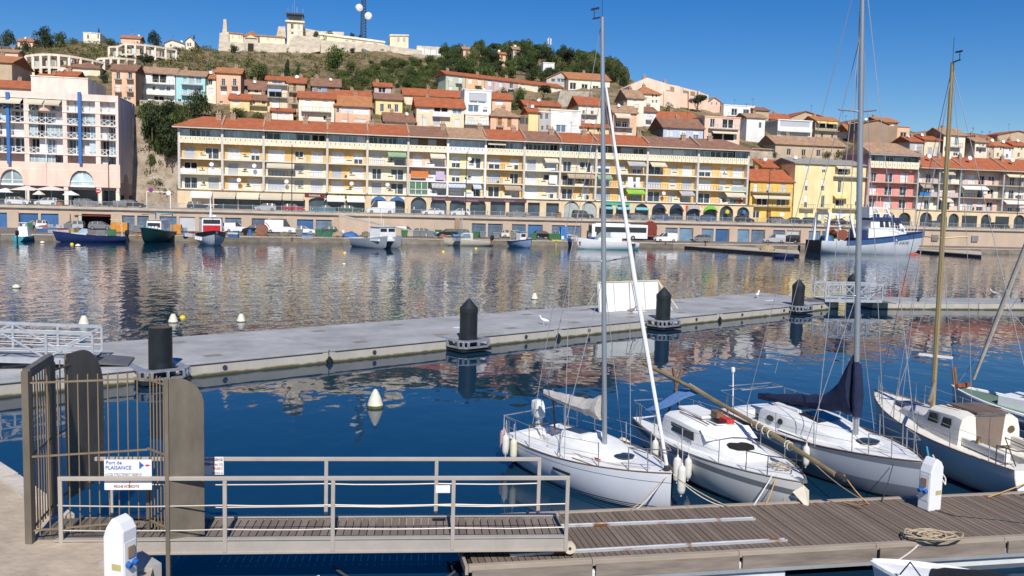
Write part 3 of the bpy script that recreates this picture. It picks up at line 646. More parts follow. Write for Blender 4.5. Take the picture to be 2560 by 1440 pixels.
        for k in range(n):
            pp = inst('panel', pm_, r, (xa+.22+k*d,-.13,z_par0-.12), None, (d-.09,1,z_par1-z_par0+.14)); inst('slit', pan_d, r, (xa+.22+k*d+d*.42,-.136,z_par0+.62), None, (.1,.05,.38))
        nW = 4; gz0, gz1 = z_par0+.12, z_eave-.12
        kinds = {0:'tgbt',1:'tttt',2:'gtgd',3:'tbts',4:'gggb',5:'SWSW',6:'tttt',7:'dgbt',8:'gggd',9:'bgbb',10:'gfSg',11:'ssst',12:'tggb'}[i]
        for k in range(nW):
            a = xa+.3+(w_-.6)*k/nW; window(r, a+.04, gz0, (w_-.6)/nW-.08, gz1-gz0, kinds[k], .55 if kinds[k] in 'tbs' else 1.3)
        if i in (7,): awning(r, xa+.4, xa+w_*.5, gz1-.1, 'b', .2, .9)
    for X0 in (.0, W-.44): q = MB(); q.box(X0,X0+.44,-.12,1.75,z_arc-.02,z_eave-.02); q.build('party_post', POST, r)
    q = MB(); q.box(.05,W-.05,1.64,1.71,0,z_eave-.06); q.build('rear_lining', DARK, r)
    # eave and roof sections
    q = MB(); q.box(-.9,W+.6,-1.1,.1,z_eave,z_eave+.32); q.build('eave', M('eave_grey', (.66,.6,.52), .85, var=.06), r)
    q = MB(); q.box(-.5,W+.3,.1,D,z_eave,z_eave+.1); q.build('attic_floor', CONCG, r)
    RM = [T_RED,T_RED,T_RED,T_RED,T_RED,T_BRN,T_TAN,T_RED,T_BRN,T_RED,T_RED,T_BRN,T_BRN]
    ym = 5.2; ze = z_eave+.32
    for i in range(13):
        a, c = xs[i]-(.9 if i == 0 else -.08), xs[i+1]+(.6 if i == 12 else -.08); hl = 5.0 if i == 0 else 0; hr = 4.5 if i == 12 else 0
        q = MB(); q.add([(a,-1.15,ze),(c,-1.15,ze),(c-hr,ym,z_ridge),(a+hl,ym,z_ridge),(c,D,ze),(a,D,ze),(a,-1.15,ze-.1),(c,-1.15,ze-.1),(c,D,ze-.1),(a,D,ze-.1)], [(0,1,2,3),(3,2,4,5),(0,3,5),(1,4,2),(0,6,7,1),(1,7,8,4),(5,4,8,9),(0,5,9,6)])
        q.build('roof_section', RM[i], r)
        if i < 12:
            q = MB(); q.bar((c+.08,-.5,ze+.35),(c+.08,ym+.3,z_ridge+.25),.32,.5); q.build('fire_wall', CHIM, r)
    chx = [542,578,668,762,820,930,1110,1205,1292,1385,1470,1612,1720,1790]
    for k, px in enumerate(chx): inst('chimney', U_CHIM, r, (X(px),3.6+(k%3)*.5,z_ridge-1.1), None, (1.25,1.25,1.15))
    for px in (690,870,1060,1250,1440,1540,1690): inst('antenna', U_ANT, r, (X(px),5,z_ridge-.2))
    # arcade
    zt = z_arc-.2; AR = wallmat('arcade_ochre', (.72,.56,.36)); q = MB()
    def A(px, w, zs=2.0, rise=None): return (X(px), w, zs, rise)
    arches = []
    for px in (500,): pass
    apx = [(948,3.2),(994,3.2),(1048,3.3),(1098,3.4),(1146,3.4),(1197,3.4),(1432,3.4),(1476,3.4),(1519,3.2),(1561,3.2),(1608,3.2),(1651,3.2),(1695,3.2),(1737,3.3),(1780,3.3),(1821,3.3),(1863,3.0)]
    low = [(565,4.6),(627,4.6),(682,4.6),(734,4.6),(799,4.2),(836,3.9),(888,3.9)]
    arr = [(X(p),w_,1.95,.75) for p,w_ in low]+[(X(p),w_,1.8,w_/2*.95) for p,w_ in apx]
    rect = [(1228,1266),(1275,1315),(1322,1352),(1368,1400)]
    segs = sorted(arr); x1 = X(1222); x2 = X(1406)
    arcade_wall(q, X(450)-.5+0, x1, 0, zt, [a for a in segs if a[0] < x1], -.05, .6); arcade_wall(q, x2, X(1888), 0, zt, [a for a in segs if a[0] > x2], -.05, .6)
    holes_wall(q, x1, x2, 0, zt, [(X(a),X(c),.02,zt-.7) for a,c in rect], -.05, .6)
    q.build('arcade', AR, r, fix=False)
    q = MB(); q.box(-.6,X(1890),-.35,1.7,zt,z_arc-.14); q.build('arcade_cornice', CONC, r)
    q = MB(); q.box(X(455),X(1885),.56,.62,0,zt-.1); q.build('shop_front', GLASS, r)
    # shop awnings
    for a, c, k in ((478,531,'w'),(534,590,'b'),(593,648,'b'),(651,705,'b'),(708,760,'b'),(818,862,'w'),(868,912,'w')): awning(r, X(a), X(c), 3.25, k, -.05, 1.8)
    def dome(px, m):
        q = MB(); w_ = 1.6; R0 = [(X(px)-w_*math.cos(math.pi*i/10), -.08, 1.9+w_*.95*math.sin(math.pi*i/10)) for i in range(11)]; R1 = [(X(px)-w_*math.cos(math.pi*i/10), -.75, 1.75+w_*.5*math.sin(math.pi*i/10)) for i in range(11)]
        q.loft([R0,R1], False); q.build('shop_awning', m, r, fix=False)
    navy = M('shop_navy', (.02,.03,.08), .8); 
    for px, m in ((1651,navy),(1695,navy),(1737,M('shop_grey', (.35,.35,.36), .8)),(1780,M('shop_green', (.16,.42,.05), .8)),(948,M('shop_blue', (.04,.12,.26), .7)),(994,M('shop_blue',(0,0,0)))): dome(px, m)
    for px in (1519,1561,1608): awning(r, X(px)-1.5, X(px)+1.5, 2.5, 't', -.05, .8)
    for px in (1432,1476): q = MB(); q.box(X(px)-1.68,X(px)+1.68,.3,.36,0,3.1); q.build('shop_shutter', M('shutter_sage', (.38,.42,.4), .7), r)
    for px in (1821,1863):
        q = MB(); q.lathe([(.1,0),(.5,.25),(.45,.8),(.05,1.05)], (X(px),-.4,1.5), 8); q.build('beach_toys', M('toy_yellow', (.7,.6,.05), .6) if px < 1850 else BLUEP, r)
    # sign boards and lettering
    RX = (R_(90),0,0)
    def board(a, c, z0, z1, m, nm='sign_board'): q = MB(); q.box(X(a),X(c),-.16,-.06,z0,z1); return q.build(nm, m, r)
    RED = M('letter_red', (.6,.05,.03), .6, var=.02); 
    text('RESTAURANT', .95, RED, r, (X(565),-.08,zt-.55), RX)
    text('La Marine', .7, METALD, r, (X(648),-.08,zt-.65), RX)
    bd = board(762,812,zt-.85,zt-.2,M('sign_maroon', (.16,.02,.02), .6)); text('MARINA', .6, METALW, r, (X(787),-.17,zt-.54), RX)
    bd = board(814,914,zt-.85,zt-.15,M('sign_black', (.01,.01,.01), .6)); text("RESTAURANT L'ORIENT", .68, M('letter_yellow', (.85,.7,.03), .6, var=.02), r, (X(866),-.17,zt-.52), RX)
    board(931,963,zt-.85,zt-.3,METALW); board(981,1012,zt-.85,zt-.3,METALW); text('MARITIME', .4, METALD, r, (X(947),-.17,zt-.57), RX); text('CARRE', .4, METALD, r, (X(996),-.17,zt-.57), RX)
    mv = M('sign_mauve', (.12,.07,.09), .7); board(1080,1150,zt-.75,zt-.2,mv); board(1150,1200,zt-.95,zt-.22,mv); board(1200,1318,zt-.75,zt-.2,mv)
    pk = M('letter_pink', (.6,.25,.3), .6); text('Restaurant', .5, pk, r, (X(1100),-.17,zt-.5), RX); text('La Palangrotte', .5, pk, r, (X(1178),-.17,zt-.58), RX); text('Restaurant', .5, pk, r, (X(1275),-.17,zt-.5), RX)
    board(1510,1577,zt-.75,zt-.05,M('sign_green', (.1,.4,.28), .6))
    for k, ch in enumerate('LA SUCC'): text(ch, .8, RED, r, (X(1727)+k*.75,-.08,zt-.72+.3*math.sin(math.pi*(k+.5)/7)), (R_(90),R_(-12+k*4),0))
    board(1718,1723,zt-1.4,zt-.4,RED,'hanging_sign')
    return r
terrace()
# ---------------------------------------------------------------- right-hand waterfront
house('golden yellow townhouse with red stepped roofs and long balconies beside the terrace', 1874,1981,450,545,'front',26,YEL2,T_RED,[(1884,459,1894,480,'s'),(1917,459,1927,480,'s'),(1952,459,1964,480,'S'),(1890,495,1920,513,'d'),(1940,498,1966,513,'g'),(1880,528,1900,545,'g'),(1915,527,1928,545,'W'),(1950,530,1962,540,'s')],t=1.5,depth=9,bal=[(1876,1976,479,'g'),(1876,1976,515,'d')],awn=[(1880,1974,486,'b',1.3)],name='townhouse',drop=2)
house('upper golden storey with one white shutter set back above red roofs', 1906,1959,417,450,'shed',22,YEL2,T_RED,[(1928,421,1948,437,'s')],t=8.,depth=5,drop=1.,name='townhouse')
wn = []
for x,k in ((2012,'s'),(2055,'h'),(2143,'h')): wn += [(x,414,x+10,432,k)]
wn += [(2012,448,2020,478,'h'),(2052,448,2062,478,'h'),(2094,450,2104,482,'g'),(2138,450,2148,482,'s'),(2010,487,2019,520,'h'),(2052,489,2062,520,'g'),(2088,500,2110,515,'d'),(2137,490,2146,515,'h'),(2094,419,2120,437,'d'),(2010,533,2019,551,'S'),(2052,533,2061,551,'S'),(2136,530,2144,551,'g'),(2090,530,2112,551,'s')]
house('tall pale yellow house with grey flat-pitched roof and small iron balconies', 1985,2168,409,552,'front',10,LYEL,T_GRY,wn,t=1.2,depth=12,bal=[(2083,2164,441,'g'),(1997,2033,521,'d'),(2042,2070,521,'d'),(2080,2164,521,'d')],awn=[(2088,2126,413,'b',1.2),(2082,2116,487,'y',1.2)],name='townhouse',drop=2)
def pink_flats():
    t = .5; zb = ROADZ+.14; s0 = pt(2172,450,t)[0]; X = lambda px: pt(px,450,t)[0]-s0; Z = lambda py: pt(2230,py,t)[1]-zb
    r = thing('pink_flats', 'narrow block of rose-walled flats with slit parapet and mottled tile roof', 'building', tw(s0,t,zb), TA); W = X(2295); D = 11
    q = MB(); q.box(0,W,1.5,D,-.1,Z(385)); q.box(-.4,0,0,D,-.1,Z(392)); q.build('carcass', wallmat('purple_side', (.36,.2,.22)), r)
    fl = [Z(521),Z(489),Z(456),Z(420)]
    for k in range(3):
        za, zc = fl[k], fl[k+1]; cells = [(X(2185),X(2200)),(X(2221),X(2241)),(X(2259),X(2278))]
        q = MB(); holes_wall(q, 0, W, za, zc, [(a,c,za+.05,za+2.3) for a,c in cells], 1.3, .2); q.build('wall', PINKW, r, fix=False)
        for j,(a,c) in enumerate(cells): window(r, a, za+.05, c-a, 2.25, 'gsg'[(j+k)%3], 1.3)
        q = MB(); q.box(0,W,-.05,1.4,za-.15,za+.03); q.build('balcony_slab', CONC, r); inst('balcony_railing', U_RAILG, r, (.1,0,za+.03), None, (W-.2,1,.95))
    z0, z1 = Z(420), Z(404); q = MB(); q.box(0,W,-.05,1.4,z0-.1,z0+.1); q.build('balcony_slab', CONC, r); n = 11
    PAN = MB(); PAN.box(0,1,0,.16,0,1); pm = PAN.mesh('panel', MATS['parapet_cream']); pd = PAN.mesh('slit', DARK)
    for k in range(n):
        inst('panel', pm, r, (k*W/n+.03,-.15,z0-.1), None, (W/n-.08,1,z1-z0+.1)); inst('slit', pd, r, (k*W/n+W/n*.4,-.157,z0+.5), None, (.12,.05,.4))
        if k % 2 == 0: window(r, k*W/n, z0+.1, 2*W/n-.1 if k < 10 else W/n, Z(391)-z0-.1, 'gS'[k%4//2], 1.0)
    for x in (0,W): q = MB(); q.box(x-.2,x+.2,-.12,1.5,0,Z(388)); q.build('party_post', CONCG, r)
    q = MB(); q.box(-.5,W+.4,-.9,.1,Z(390),Z(386)); q.build('eave', METALG, r)
    q = MB(); ze = Z(386); zr = pt(2230,358,t+5)[1]-zb; q.add([(-.5,-.95,ze),(W+.4,-.95,ze),(W-3,5,zr),(-.5,5,zr),(W+.4,D,ze),(-.5,D,ze)], [(0,1,2,3),(3,2,4,5),(0,3,5),(1,4,2)]); q.build('roof', T_TAN, r)
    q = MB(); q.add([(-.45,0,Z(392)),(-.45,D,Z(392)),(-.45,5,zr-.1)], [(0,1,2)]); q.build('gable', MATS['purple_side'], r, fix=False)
    q = MB(); arcade_wall(q, -.4, W+.3, 0, fl[0]-.2, [(X(2192),3.2,1.6,1.4),(X(2228),3.2,1.6,1.4),(X(2268),3.2,1.6,1.4)], -.05, .5); q.build('arcade', MATS['arcade_ochre'], r, fix=False)
    q = MB(); q.box(0,W,.46,.5,0,fl[0]-.2); q.build('shop_front', GLASS, r)
    return r
pink_flats()
def right_terrace():
    t = .3; zb = ROADZ+.14; s0 = pt(2297,470,t)[0]; X = lambda px: pt(px,470,t)[0]-s0; Z = lambda py: pt(2430,py,t)[1]-zb
    r = thing('terraced_flats', 'four-storey flats with red roofs, sun blinds and pale pink balcony panels', 'building', tw(s0,t,zb), TA)
    C = [2297,2347,2400,2508,2600,2700]; xs = [X(c) for c in C]; W = xs[-1]; D = 11; zf = [Z(527),Z(494),Z(461),Z(426)]; rnd = random.Random(4)
    q = MB(); q.box(0,W,1.6,D,-.1,zf[3]); q.build('carcass', LCREAM, r)
    for i in range(5):
        xa, xb = xs[i], xs[i+1]; w_ = xb-xa
        q = MB(); q.box(xb-.2,xb+.2,-.12,1.6,zf[0]-.1,zf[3]-.01); q.build('party_post', CONCG, r)
        for k in range(3):
            za, zc = zf[k], zf[k+1]; nw = 2 if w_ < 9 else 4; cells = [(xa+.5+(w_-.8)*j/nw,xa+.5+(w_-.8)*(j+.62)/nw) for j in range(nw)]
            q = MB(); holes_wall(q, xa+.2, xb-.2, za, zc, [(a,c,za+.03,za+2.25) for a,c in cells], 1.4, .2); q.build('wall', rnd.choice([LCREAM,WHITE,PINKP]), r, fix=False)
            for a,c in cells: window(r, a, za+.03, c-a, 2.2, rnd.choice('ggshdt'), 1.4)
            q = MB(); q.box(xa+.18,xb-.18,-.05,1.5,za-.16,za+.03); q.build('balcony_slab', CONC, r)
            fx = xa+w_*.55; q = MB(); q.box(fx,min(fx+2.2,xb-.3),-.04,.06,za+.031,za+1.); q.build('balcony_panel', rnd.choice([LILAC,PINKP,LCREAM]), r)
            inst('balcony_railing', rnd.choice([U_RAIL,U_RAILG]), r, (xa+.25,0,za+.03), None, (fx-xa-.3,1,.95)); 
            if xb-.3-fx-2.25 > .3: inst('balcony_railing', U_RAILG, r, (fx+2.25,0,za+.03), None, (xb-.3-fx-2.25,1,.95))
            if (i+k) % 2 == 1 or (i,k) in ((0,1),(3,2)): awning(r, xa+.35, xa+w_*.6, zc-.3, rnd.choice('bbwn'), .3, 1.4)
            if (i,k) == (0,1): q = MB(); q.box(xa+.3,fx-.1,-.1,-.05,za+.1,za+1); q.build('windbreak', M('canvas_blue', (.03,.2,.5), .8), r)
    q = MB(); q.box(-.3,W+.4,-.9,.1,zf[3],zf[3]+.28); q.build('eave', CONC, r)
    ze = zf[3]+.28; zr = pt(2430,394,t+5)[1]-zb
    for i in range(5):
        q = MB(); q.add([(xs[i]+.1,-.95,ze),(xs[i+1]-.1,-.95,ze),(xs[i+1]-.1,5,zr),(xs[i]+.1,5,zr),(xs[i+1]-.1,D,ze),(xs[i]+.1,D,ze)], [(0,1,2,3),(3,2,4,5),(0,3,5),(1,4,2)]); q.build('roof_section', T_RED, r)
        q = MB(); q.bar((xs[i+1],-.5,ze+.25),(xs[i+1],5.2,zr+.2),.3,.4); q.build('fire_wall', CHIM, r); inst('chimney', U_CHIM, r, (xs[i]+2.5,4,zr-.9)); inst('satellite_dish', U_DISH, r, (xs[i]+3.6,2,zr-.4), None, (1.3,1.3,1.3))
    q = MB(); ar = [(X(2320),3.2,1.7,1.5),(X(2360),2.8,1.7,1.4),(X(2390),2.8,1.7,1.4),(X(2471),2.8,1.7,1.4),(X(2555),3.2,1.7,1.5),(X(2640),3,1.7,1.5)]
    arcade_wall(q, -.1, W, 0, zf[0]-.2, ar, -.05, .5); q.build('arcade', MATS['arcade_ochre'], r, fix=False)
    for a,c in ((2410,2448),(2494,2528)): q = MB(); q.box(X(a),X(c),-.1,-.06,0,2.7); q.build('shop_front', M('shop_dark', (.05,.06,.06), .4), r)
    q = MB(); q.box(0,W,.46,.5,0,zf[0]-.2); q.build('shop_front', GLASS, r)
    q = MB(); q.box(-.2,W+.2,-.3,1.6,zf[0]-.2,zf[0]-.17); q.build('arcade_cornice', CONC, r)
    return r
right_terrace()
# ================================================================== HILLSIDE HOUSES
h = house
h('tan gable-ended house with orange roof at the far end above the pink block', -60,30,152,215,'front',14,TANW,T_ORG,[],depth=14,side=TANW)
h('low pale peach house on the rocks beneath pine trees', -10,45,128,146,'front',5,PINKP,T_TAN,[(5,133,11,140,'g')],depth=6)
h('house with broad orange-red roof showing over the pink block', -40,78,216,232,'front',16,LCREAM,T_RED,[],depth=8)
h('small house with bright red roof between the pink block and the cream villa', 92,136,196,206,'front',12,LCREAM,T_RED,[],depth=6)
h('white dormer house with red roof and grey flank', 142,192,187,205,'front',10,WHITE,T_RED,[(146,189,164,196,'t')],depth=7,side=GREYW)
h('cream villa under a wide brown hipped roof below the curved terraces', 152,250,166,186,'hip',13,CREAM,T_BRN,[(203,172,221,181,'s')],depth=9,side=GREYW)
h('tall peach house with four balconied windows and a flank toned for shade', 280,339,173,250,'front',12,PEACH,T_BRN,[(291,180,300,197,'g'),(321,180,330,197,'g'),(291,212,300,229,'s'),(321,212,330,229,'h'),(293,243,300,248,'d'),(308,244,328,249,'b')],bal=[(287,304,198,'d'),(317,334,198,'d'),(287,304,230,'d'),(317,334,230,'d')],side=BRNW,depth=9)  # brown flank colours in the shade on the peach side wall
h('white modern house with a wide dark loggia opening', 357,438,181,252,'front',13,WHITE,T_TAN,[(378,186,418,206,'d'),(381,215,388,227,'g'),(398,215,412,227,'t'),(416,216,426,227,'b'),(383,241,411,250,'d')],bal=[(357,436,209,'g'),(357,436,235,'w')],depth=9)
h('turquoise house with two long balconies', 440,513,187,254,'front',11,TURQ,T_TAN,[(458,191,467,208,'t'),(472,190,486,209,'S'),(490,190,504,209,'t'),(458,221,468,238,'t'),(474,219,502,238,'S'),(445,248,453,254,'d')],bal=[(454,507,211,'g'),(454,507,238,'g')],depth=9)
h('narrow off-white house wedged between turquoise and peach neighbours', 514,540,194,252,'front',12,LCREAM,T_ORG,[(521,197,531,212,'g'),(521,220,534,237,'s')],depth=9)
h('square peach house with two iron-railed windows above two shutters', 541,602,180,257,'front',11,PEACH,T_ORG,[(554,197,563,214,'g'),(582,197,591,214,'g'),(552,223,566,236,'s'),(580,223,592,236,'s'),(549,253,557,257,'g')],bal=[(551,567,215,'d'),(579,595,215,'d')],side=BRNW,depth=9)  # brown side paints shade onto the peach flank
h('low cream house with wide brown roof and two small windows', 603,662,221,240,'front',19,LCREAM,T_BRN,[(616,224,625,231,'d'),(636,224,646,231,'d')],depth=8)
h('small yellow house with bright red roof', 575,624,246,274,'front',12,YEL,T_RED,[(581,249,597,262,'s')],depth=7)
h('yellow house with planted wooden balcony under brown roof', 625,668,248,274,'front',12,YEL,T_BRN,[(631,250,638,260,'W'),(655,252,664,260,'W')],bal=[(620,668,264,'d')],depth=7)
h('cream house with two stacked roof terraces and a pale blue awning', 669,719,212,275,'flat',0,CREAM,CREAM,[(672,222,705,241,'d'),(680,252,696,268,'s')],bal=[(669,718,212,'d'),(669,718,243,'d')],awn=[(671,704,221,'p',1.1)],depth=6)
h('red-roofed attic with white blind set behind the stacked terraces', 666,712,198,212,'front',8,CREAM,T_RED,[(680,199,706,209,'t')],depth=7)
h('brown rendered house with two wooden french windows', 720,762,205,275,'front',12,TANW,T_RED,[(733,208,740,228,'W'),(733,236,740,257,'W')],bal=[(722,744,230,'d'),(722,744,259,'d')],depth=8)
h('house with blue-grey front under brown and red roofs', 780,850,213,232,'front',17,M('wall_slate', (.26,.33,.45), .8),T_BRN,[(818,217,838,230,'W'),(790,216,804,228,'b')],depth=8)
h('cream house with two tall white shutters over a full-width balcony', 747,836,243,304,'front',14,LCREAM,T_RED,[(763,250,778,272,'s'),(807,252,820,273,'s'),(763,288,772,297,'d'),(808,290,821,300,'d')],bal=[(753,828,278,'g')],depth=8)
h('tiny lean-to with white shutter among antennas beside the balcony house', 679,733,276,300,'front',6,LCREAM,T_RED,[(691,283,706,296,'s'),(712,285,722,297,'s')],depth=5)
h('long peach house with two wide white garage shutters', 838,926,262,304,'front',22,PEACH,T_ORG,[(841,269,848,281,'g'),(852,266,880,282,'s'),(882,267,923,285,'s'),(854,298,868,304,'s'),(885,298,915,304,'s')],depth=8)
h('row of red-roofed cottages showing above the peach house', 838,925,240,250,'front',14,TANW,T_RED,[],depth=7)
h('tower-like house with covered roof terrace', 936,978,214,236,'front',8,LILAC,T_RED,[(945,219,965,231,'d')],depth=6)
h('mustard yellow house with three narrow windows', 939,1006,246,284,'front',13,YEL,T_BRN,[(950,260,960,279,'g'),(969,261,978,272,'g'),(986,261,996,280,'g')],depth=8)
h('low house seen as a wide brown roof with skylight', 962,1038,302,306,'front',20,LCREAM,T_BRN,[],depth=9)
h('cream upper house with long red roof and two small square windows', 1010,1160,238,262,'front',15,CREAM,T_RED,[(1063,240,1073,246,'g'),(1127,243,1136,249,'g')],depth=8)
h('cream house with recessed balcony, blue window and long red roof', 1041,1160,265,317,'front',20,CREAM,T_RED,[(1047,265,1075,280,'s'),(1083,268,1122,285,'d'),(1130,270,1156,284,'b'),(1053,294,1066,312,'s'),(1083,294,1100,312,'S'),(1137,299,1149,315,'s')],bal=[(1081,1125,290,'w')],depth=8)
h('white modern cube house with wide grey blind and blue windows', 1161,1228,226,286,'flat',0,WHITE,WHITE,[(1172,234,1217,252,'S'),(1172,252,1217,256,'b'),(1169,263,1198,279,'b'),(1207,268,1219,280,'h')],depth=7)
h('cream lower house with two white shutters beneath the white cube', 1163,1222,288,320,'flat',0,LCREAM,LCREAM,[(1169,294,1185,310,'s'),(1200,294,1215,312,'s')],bal=[(1160,1222,311,'g')],depth=5)
h('peach house with one wide white shutter and red roof', 1230,1278,246,274,'front',14,PEACH,T_RED,[(1237,250,1258,262,'s')],depth=8)
h('salmon house with brown wooden shutters and a round vent', 1226,1296,288,324,'hip',16,PEACH,T_TAN,[(1244,294,1255,314,'W'),(1268,295,1279,317,'W')],bal=[(1240,1258,317,'d')],depth=9)
h('glazed brown wooden loggia built beside the salmon house', 1297,1329,291,324,'flat',0,BRNW,T_TAN,[(1299,294,1312,310,'f'),(1313,295,1326,311,'f')],depth=6)
h('narrow yellow house behind the wooden loggia', 1321,1346,278,328,'front',10,YEL,T_RED,[],depth=7)
h('white corner house with four shutters and a blue-framed window', 1377,1452,277,333,'flat',0,WHITE,LCREAM,[(1396,280,1409,296,'s'),(1429,282,1443,296,'s'),(1389,313,1416,330,'b'),(1428,314,1443,328,'s')],depth=8,side=GREYW)  # grey flanks hold the shade of the white side walls
h('shade-toned grey side of the white corner house with small dark windows', 1347,1377,281,330,'flat',0,GREYW,LCREAM,[(1350,284,1357,298,'g'),(1363,284,1371,298,'g'),(1353,315,1359,325,'g'),(1366,313,1371,325,'g')],depth=9)  # side of the white house, its shade painted as grey walls
h('cream house with two balconied windows under red roofs above the corner house', 1446,1502,260,312,'front',18,LCREAM,T_RED,[(1456,264,1463,285,'h'),(1477,266,1485,286,'h'),(1457,292,1470,306,'s'),(1476,292,1486,306,'s')],bal=[(1453,1493,286,'g')],depth=9)
h('wide red-roofed house wall with satellite dishes', 1312,1400,262,280,'front',10,TANW,T_RED,[],depth=8)
h('low yellow shed with red roof behind the terrace chimneys', 1452,1522,316,338,'front',7,YEL,T_RED,[(1468,318,1473,331,'g'),(1493,318,1499,331,'g')],depth=5)
h('tall narrow cream house with tan roof and one balconied shutter', 1567,1609,243,312,'front',18,LCREAM,T_TAN,[(1583,245,1592,260,'s')],bal=[(1580,1594,271,'d')],side=GREYW,depth=9)  # grey side gives the cream gable its shade by colour
h('tan-roofed house with striped awning above a dark roof terrace', 1533,1591,279,338,'front',15,PEACH,T_TAN,[(1536,304,1572,319,'d'),(1542,323,1556,336,'s'),(1566,324,1582,337,'s')],bal=[(1535,1580,318,'g')],awn=[(1535,1574,281,'b',2.)],depth=7)
h('pale cream house with orange hipped roof and four tiny windows', 1596,1650,232,282,'hip',15,LCREAM,T_ORG,[(1630,235,1634,243,'d'),(1639,235,1643,243,'d'),(1630,250,1634,257,'d'),(1639,250,1643,257,'d')],depth=9)
h('small white house with one balconied window', 1608,1640,277,312,'front',10,WHITE,T_BRN,[(1618,281,1626,298,'s')],bal=[(1614,1628,300,'d')],depth=7)
h('house with wide tangled red roof below the pink flats', 1641,1745,302,318,'front',22,GREYW,T_RED,[],depth=9)
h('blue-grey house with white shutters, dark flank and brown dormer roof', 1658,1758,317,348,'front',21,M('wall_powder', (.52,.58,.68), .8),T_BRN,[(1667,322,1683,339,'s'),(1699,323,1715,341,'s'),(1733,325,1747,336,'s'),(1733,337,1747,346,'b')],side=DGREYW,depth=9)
h('pale peach house with two tiers of deep balconies and an awning', 1761,1850,294,352,'flat',0,PINKP,PEACH,[(1775,297,1788,318,'g'),(1804,299,1836,320,'d'),(1776,330,1840,350,'d')],bal=[(1770,1845,321,'g')],awn=[(1778,1842,325,'b',1.2)],depth=8)
h('bright white house with dark upper windows and a roof terrace', 1809,1886,265,292,'flat',0,WHITE,WHITE,[(1828,272,1844,288,'d'),(1857,274,1874,289,'g')],bal=[(1816,1884,290,'g')],depth=8)
h('white end wall and cream side of the house below the bright terrace', 1866,1912,292,350,'front',8,WHITE,T_TAN,[(1897,306,1904,320,'d')],depth=7)
h('brown rough-walled gabled house on the skyline', 1887,1922,274,305,'front',6,TANW,T_BRN,[],depth=8)
h('white balconied house with grey flank and parasol terrace', 1944,2030,302,348,'flat',0,WHITE,WHITE,[(1950,304,2024,316,'S'),(1952,330,2020,346,'S')],bal=[(1944,2026,327,'w')],side=GREYW,depth=9)
h('broad brown gabled house crowning the ridge', 1966,2092,298,312,'gable',20,TANW,T_RED,[],depth=9,ridge=2012)
h('brown house with yellow awnings over a cluttered balcony', 2038,2094,300,350,'front',8,TANW,T_ORG,[(2044,303,2088,320,'d'),(2052,333,2058,346,'d'),(2078,335,2084,346,'d')],bal=[(2038,2094,326,'d')],awn=[(2040,2064,301,'y',1.2),(2066,2092,303,'y',1.2)],depth=7)
h('old long greyish house with rough tan roof and three dark windows', 1938,2112,360,394,'front',18,TANW,T_TAN,[(1967,372,1978,388,'d'),(2004,374,2015,390,'d'),(2041,375,2052,391,'d')],side=GREYW,depth=9)
h('plain grey shed with one small opening beside the golden townhouse', 1880,1930,371,398,'shed',-14,GREYW,T_TAN,[(1897,375,1905,381,'d')],depth=6,side=GREYW)
h('small yellow parapet house above the stepped red roofs', 1874,1918,383,400,'flat',0,YEL2,YEL2,[],depth=4)
h('brown gable house with weathered roof near the tall mast', 2100,2172,318,330,'gable',22,BRNW,T_BRN,[],depth=8,ridge=2148)
h('small white house with blue-grey door under a red roof', 2120,2150,325,347,'front',14,WHITE,T_ORG,[(2131,328,2138,342,'g')],depth=6)
h('tall house with shade-brown flank and orange roof', 2196,2243,303,360,'front',9,BRNW,T_ORG,[(2205,308,2236,314,'s')],depth=8,side=BRNW)  # dark brown walls carry the shade of an unlit side
h('big windowless gable wall coloured dark brown for shade', 2150,2222,308,362,'gable',10,BRNW,T_BRN,[],depth=6,ridge=2195)  # shaded side wall of the peach house, shade put into the brown
h('peach house with one large dark square window', 2224,2273,318,362,'flat',0,PEACH,T_ORG,[(2232,332,2239,345,'s'),(2250,331,2267,347,'d'),(2249,358,2264,364,'d')],depth=7)
h('grey cottage with red roof and tall shutter', 2274,2308,352,392,'front',10,GREYW,T_RED,[(2287,357,2294,376,'s')],bal=[(2284,2298,378,'d')],depth=7)
h('cream house with two grey roller shutters and red tiles', 2310,2350,348,392,'front',8,CREAM,T_RED,[(2318,369,2330,389,'S'),(2337,369,2348,389,'S')],depth=7)
h('tall cream house with two blue french windows and hipped tan roof', 2358,2412,335,396,'front',14,LCREAM,T_TAN,[(2364,342,2374,363,'b'),(2386,343,2396,364,'b'),(2362,371,2374,390,'s'),(2383,371,2396,390,'h')],bal=[(2361,2400,367,'d')],side=BRNW,depth=8)
h('brown house with broad tiled roof behind the tall cream house', 2300,2362,336,352,'gable',12,TANW,T_TAN,[],depth=7,ridge=2335)
for a, c, ye, yb, wl, rf, lb in ((2437,2468,353,394,LCREAM,T_TAN,'cream house with iron balcony at the right edge of the hill houses'),(2468,2484,362,394,TANW,T_RED,'thin brown house between two cream ones'),(2485,2508,362,394,CREAM,T_ORG,'small cream house with garage-like white wall'),(2509,2530,365,396,WHITE,T_RED,'small white house with two shutters among red roofs'),(2531,2566,362,397,CREAM,T_RED,'cream house at the end of the red-roofed group')):
    m = (a+c)/2; h(lb, a, c, ye, yb, 'front', 9, wl, rf, [(m-6,ye+4,m-1,ye+13,'s'),(m+3,ye+4,m+8,ye+13,'h'),(m-5,ye+20,m+1,ye+30,'g')], bal=[(a+3,c-3,ye+15,'d')] if 'iron' in lb else (), depth=6)
h('brown gabled house with wide red roof on the right skyline', 2494,2600,338,356,'gable',12,TANW,T_RED,[],depth=9,ridge=2545)
h('row of red roofs under the right skyline', 2430,2500,344,352,'front',6,TANW,T_RED,[],depth=6)
h('low dark house with orange hip roof behind the brown gable', 1925,1975,296,306,'front',12,GREYW,T_RED,[],depth=7)
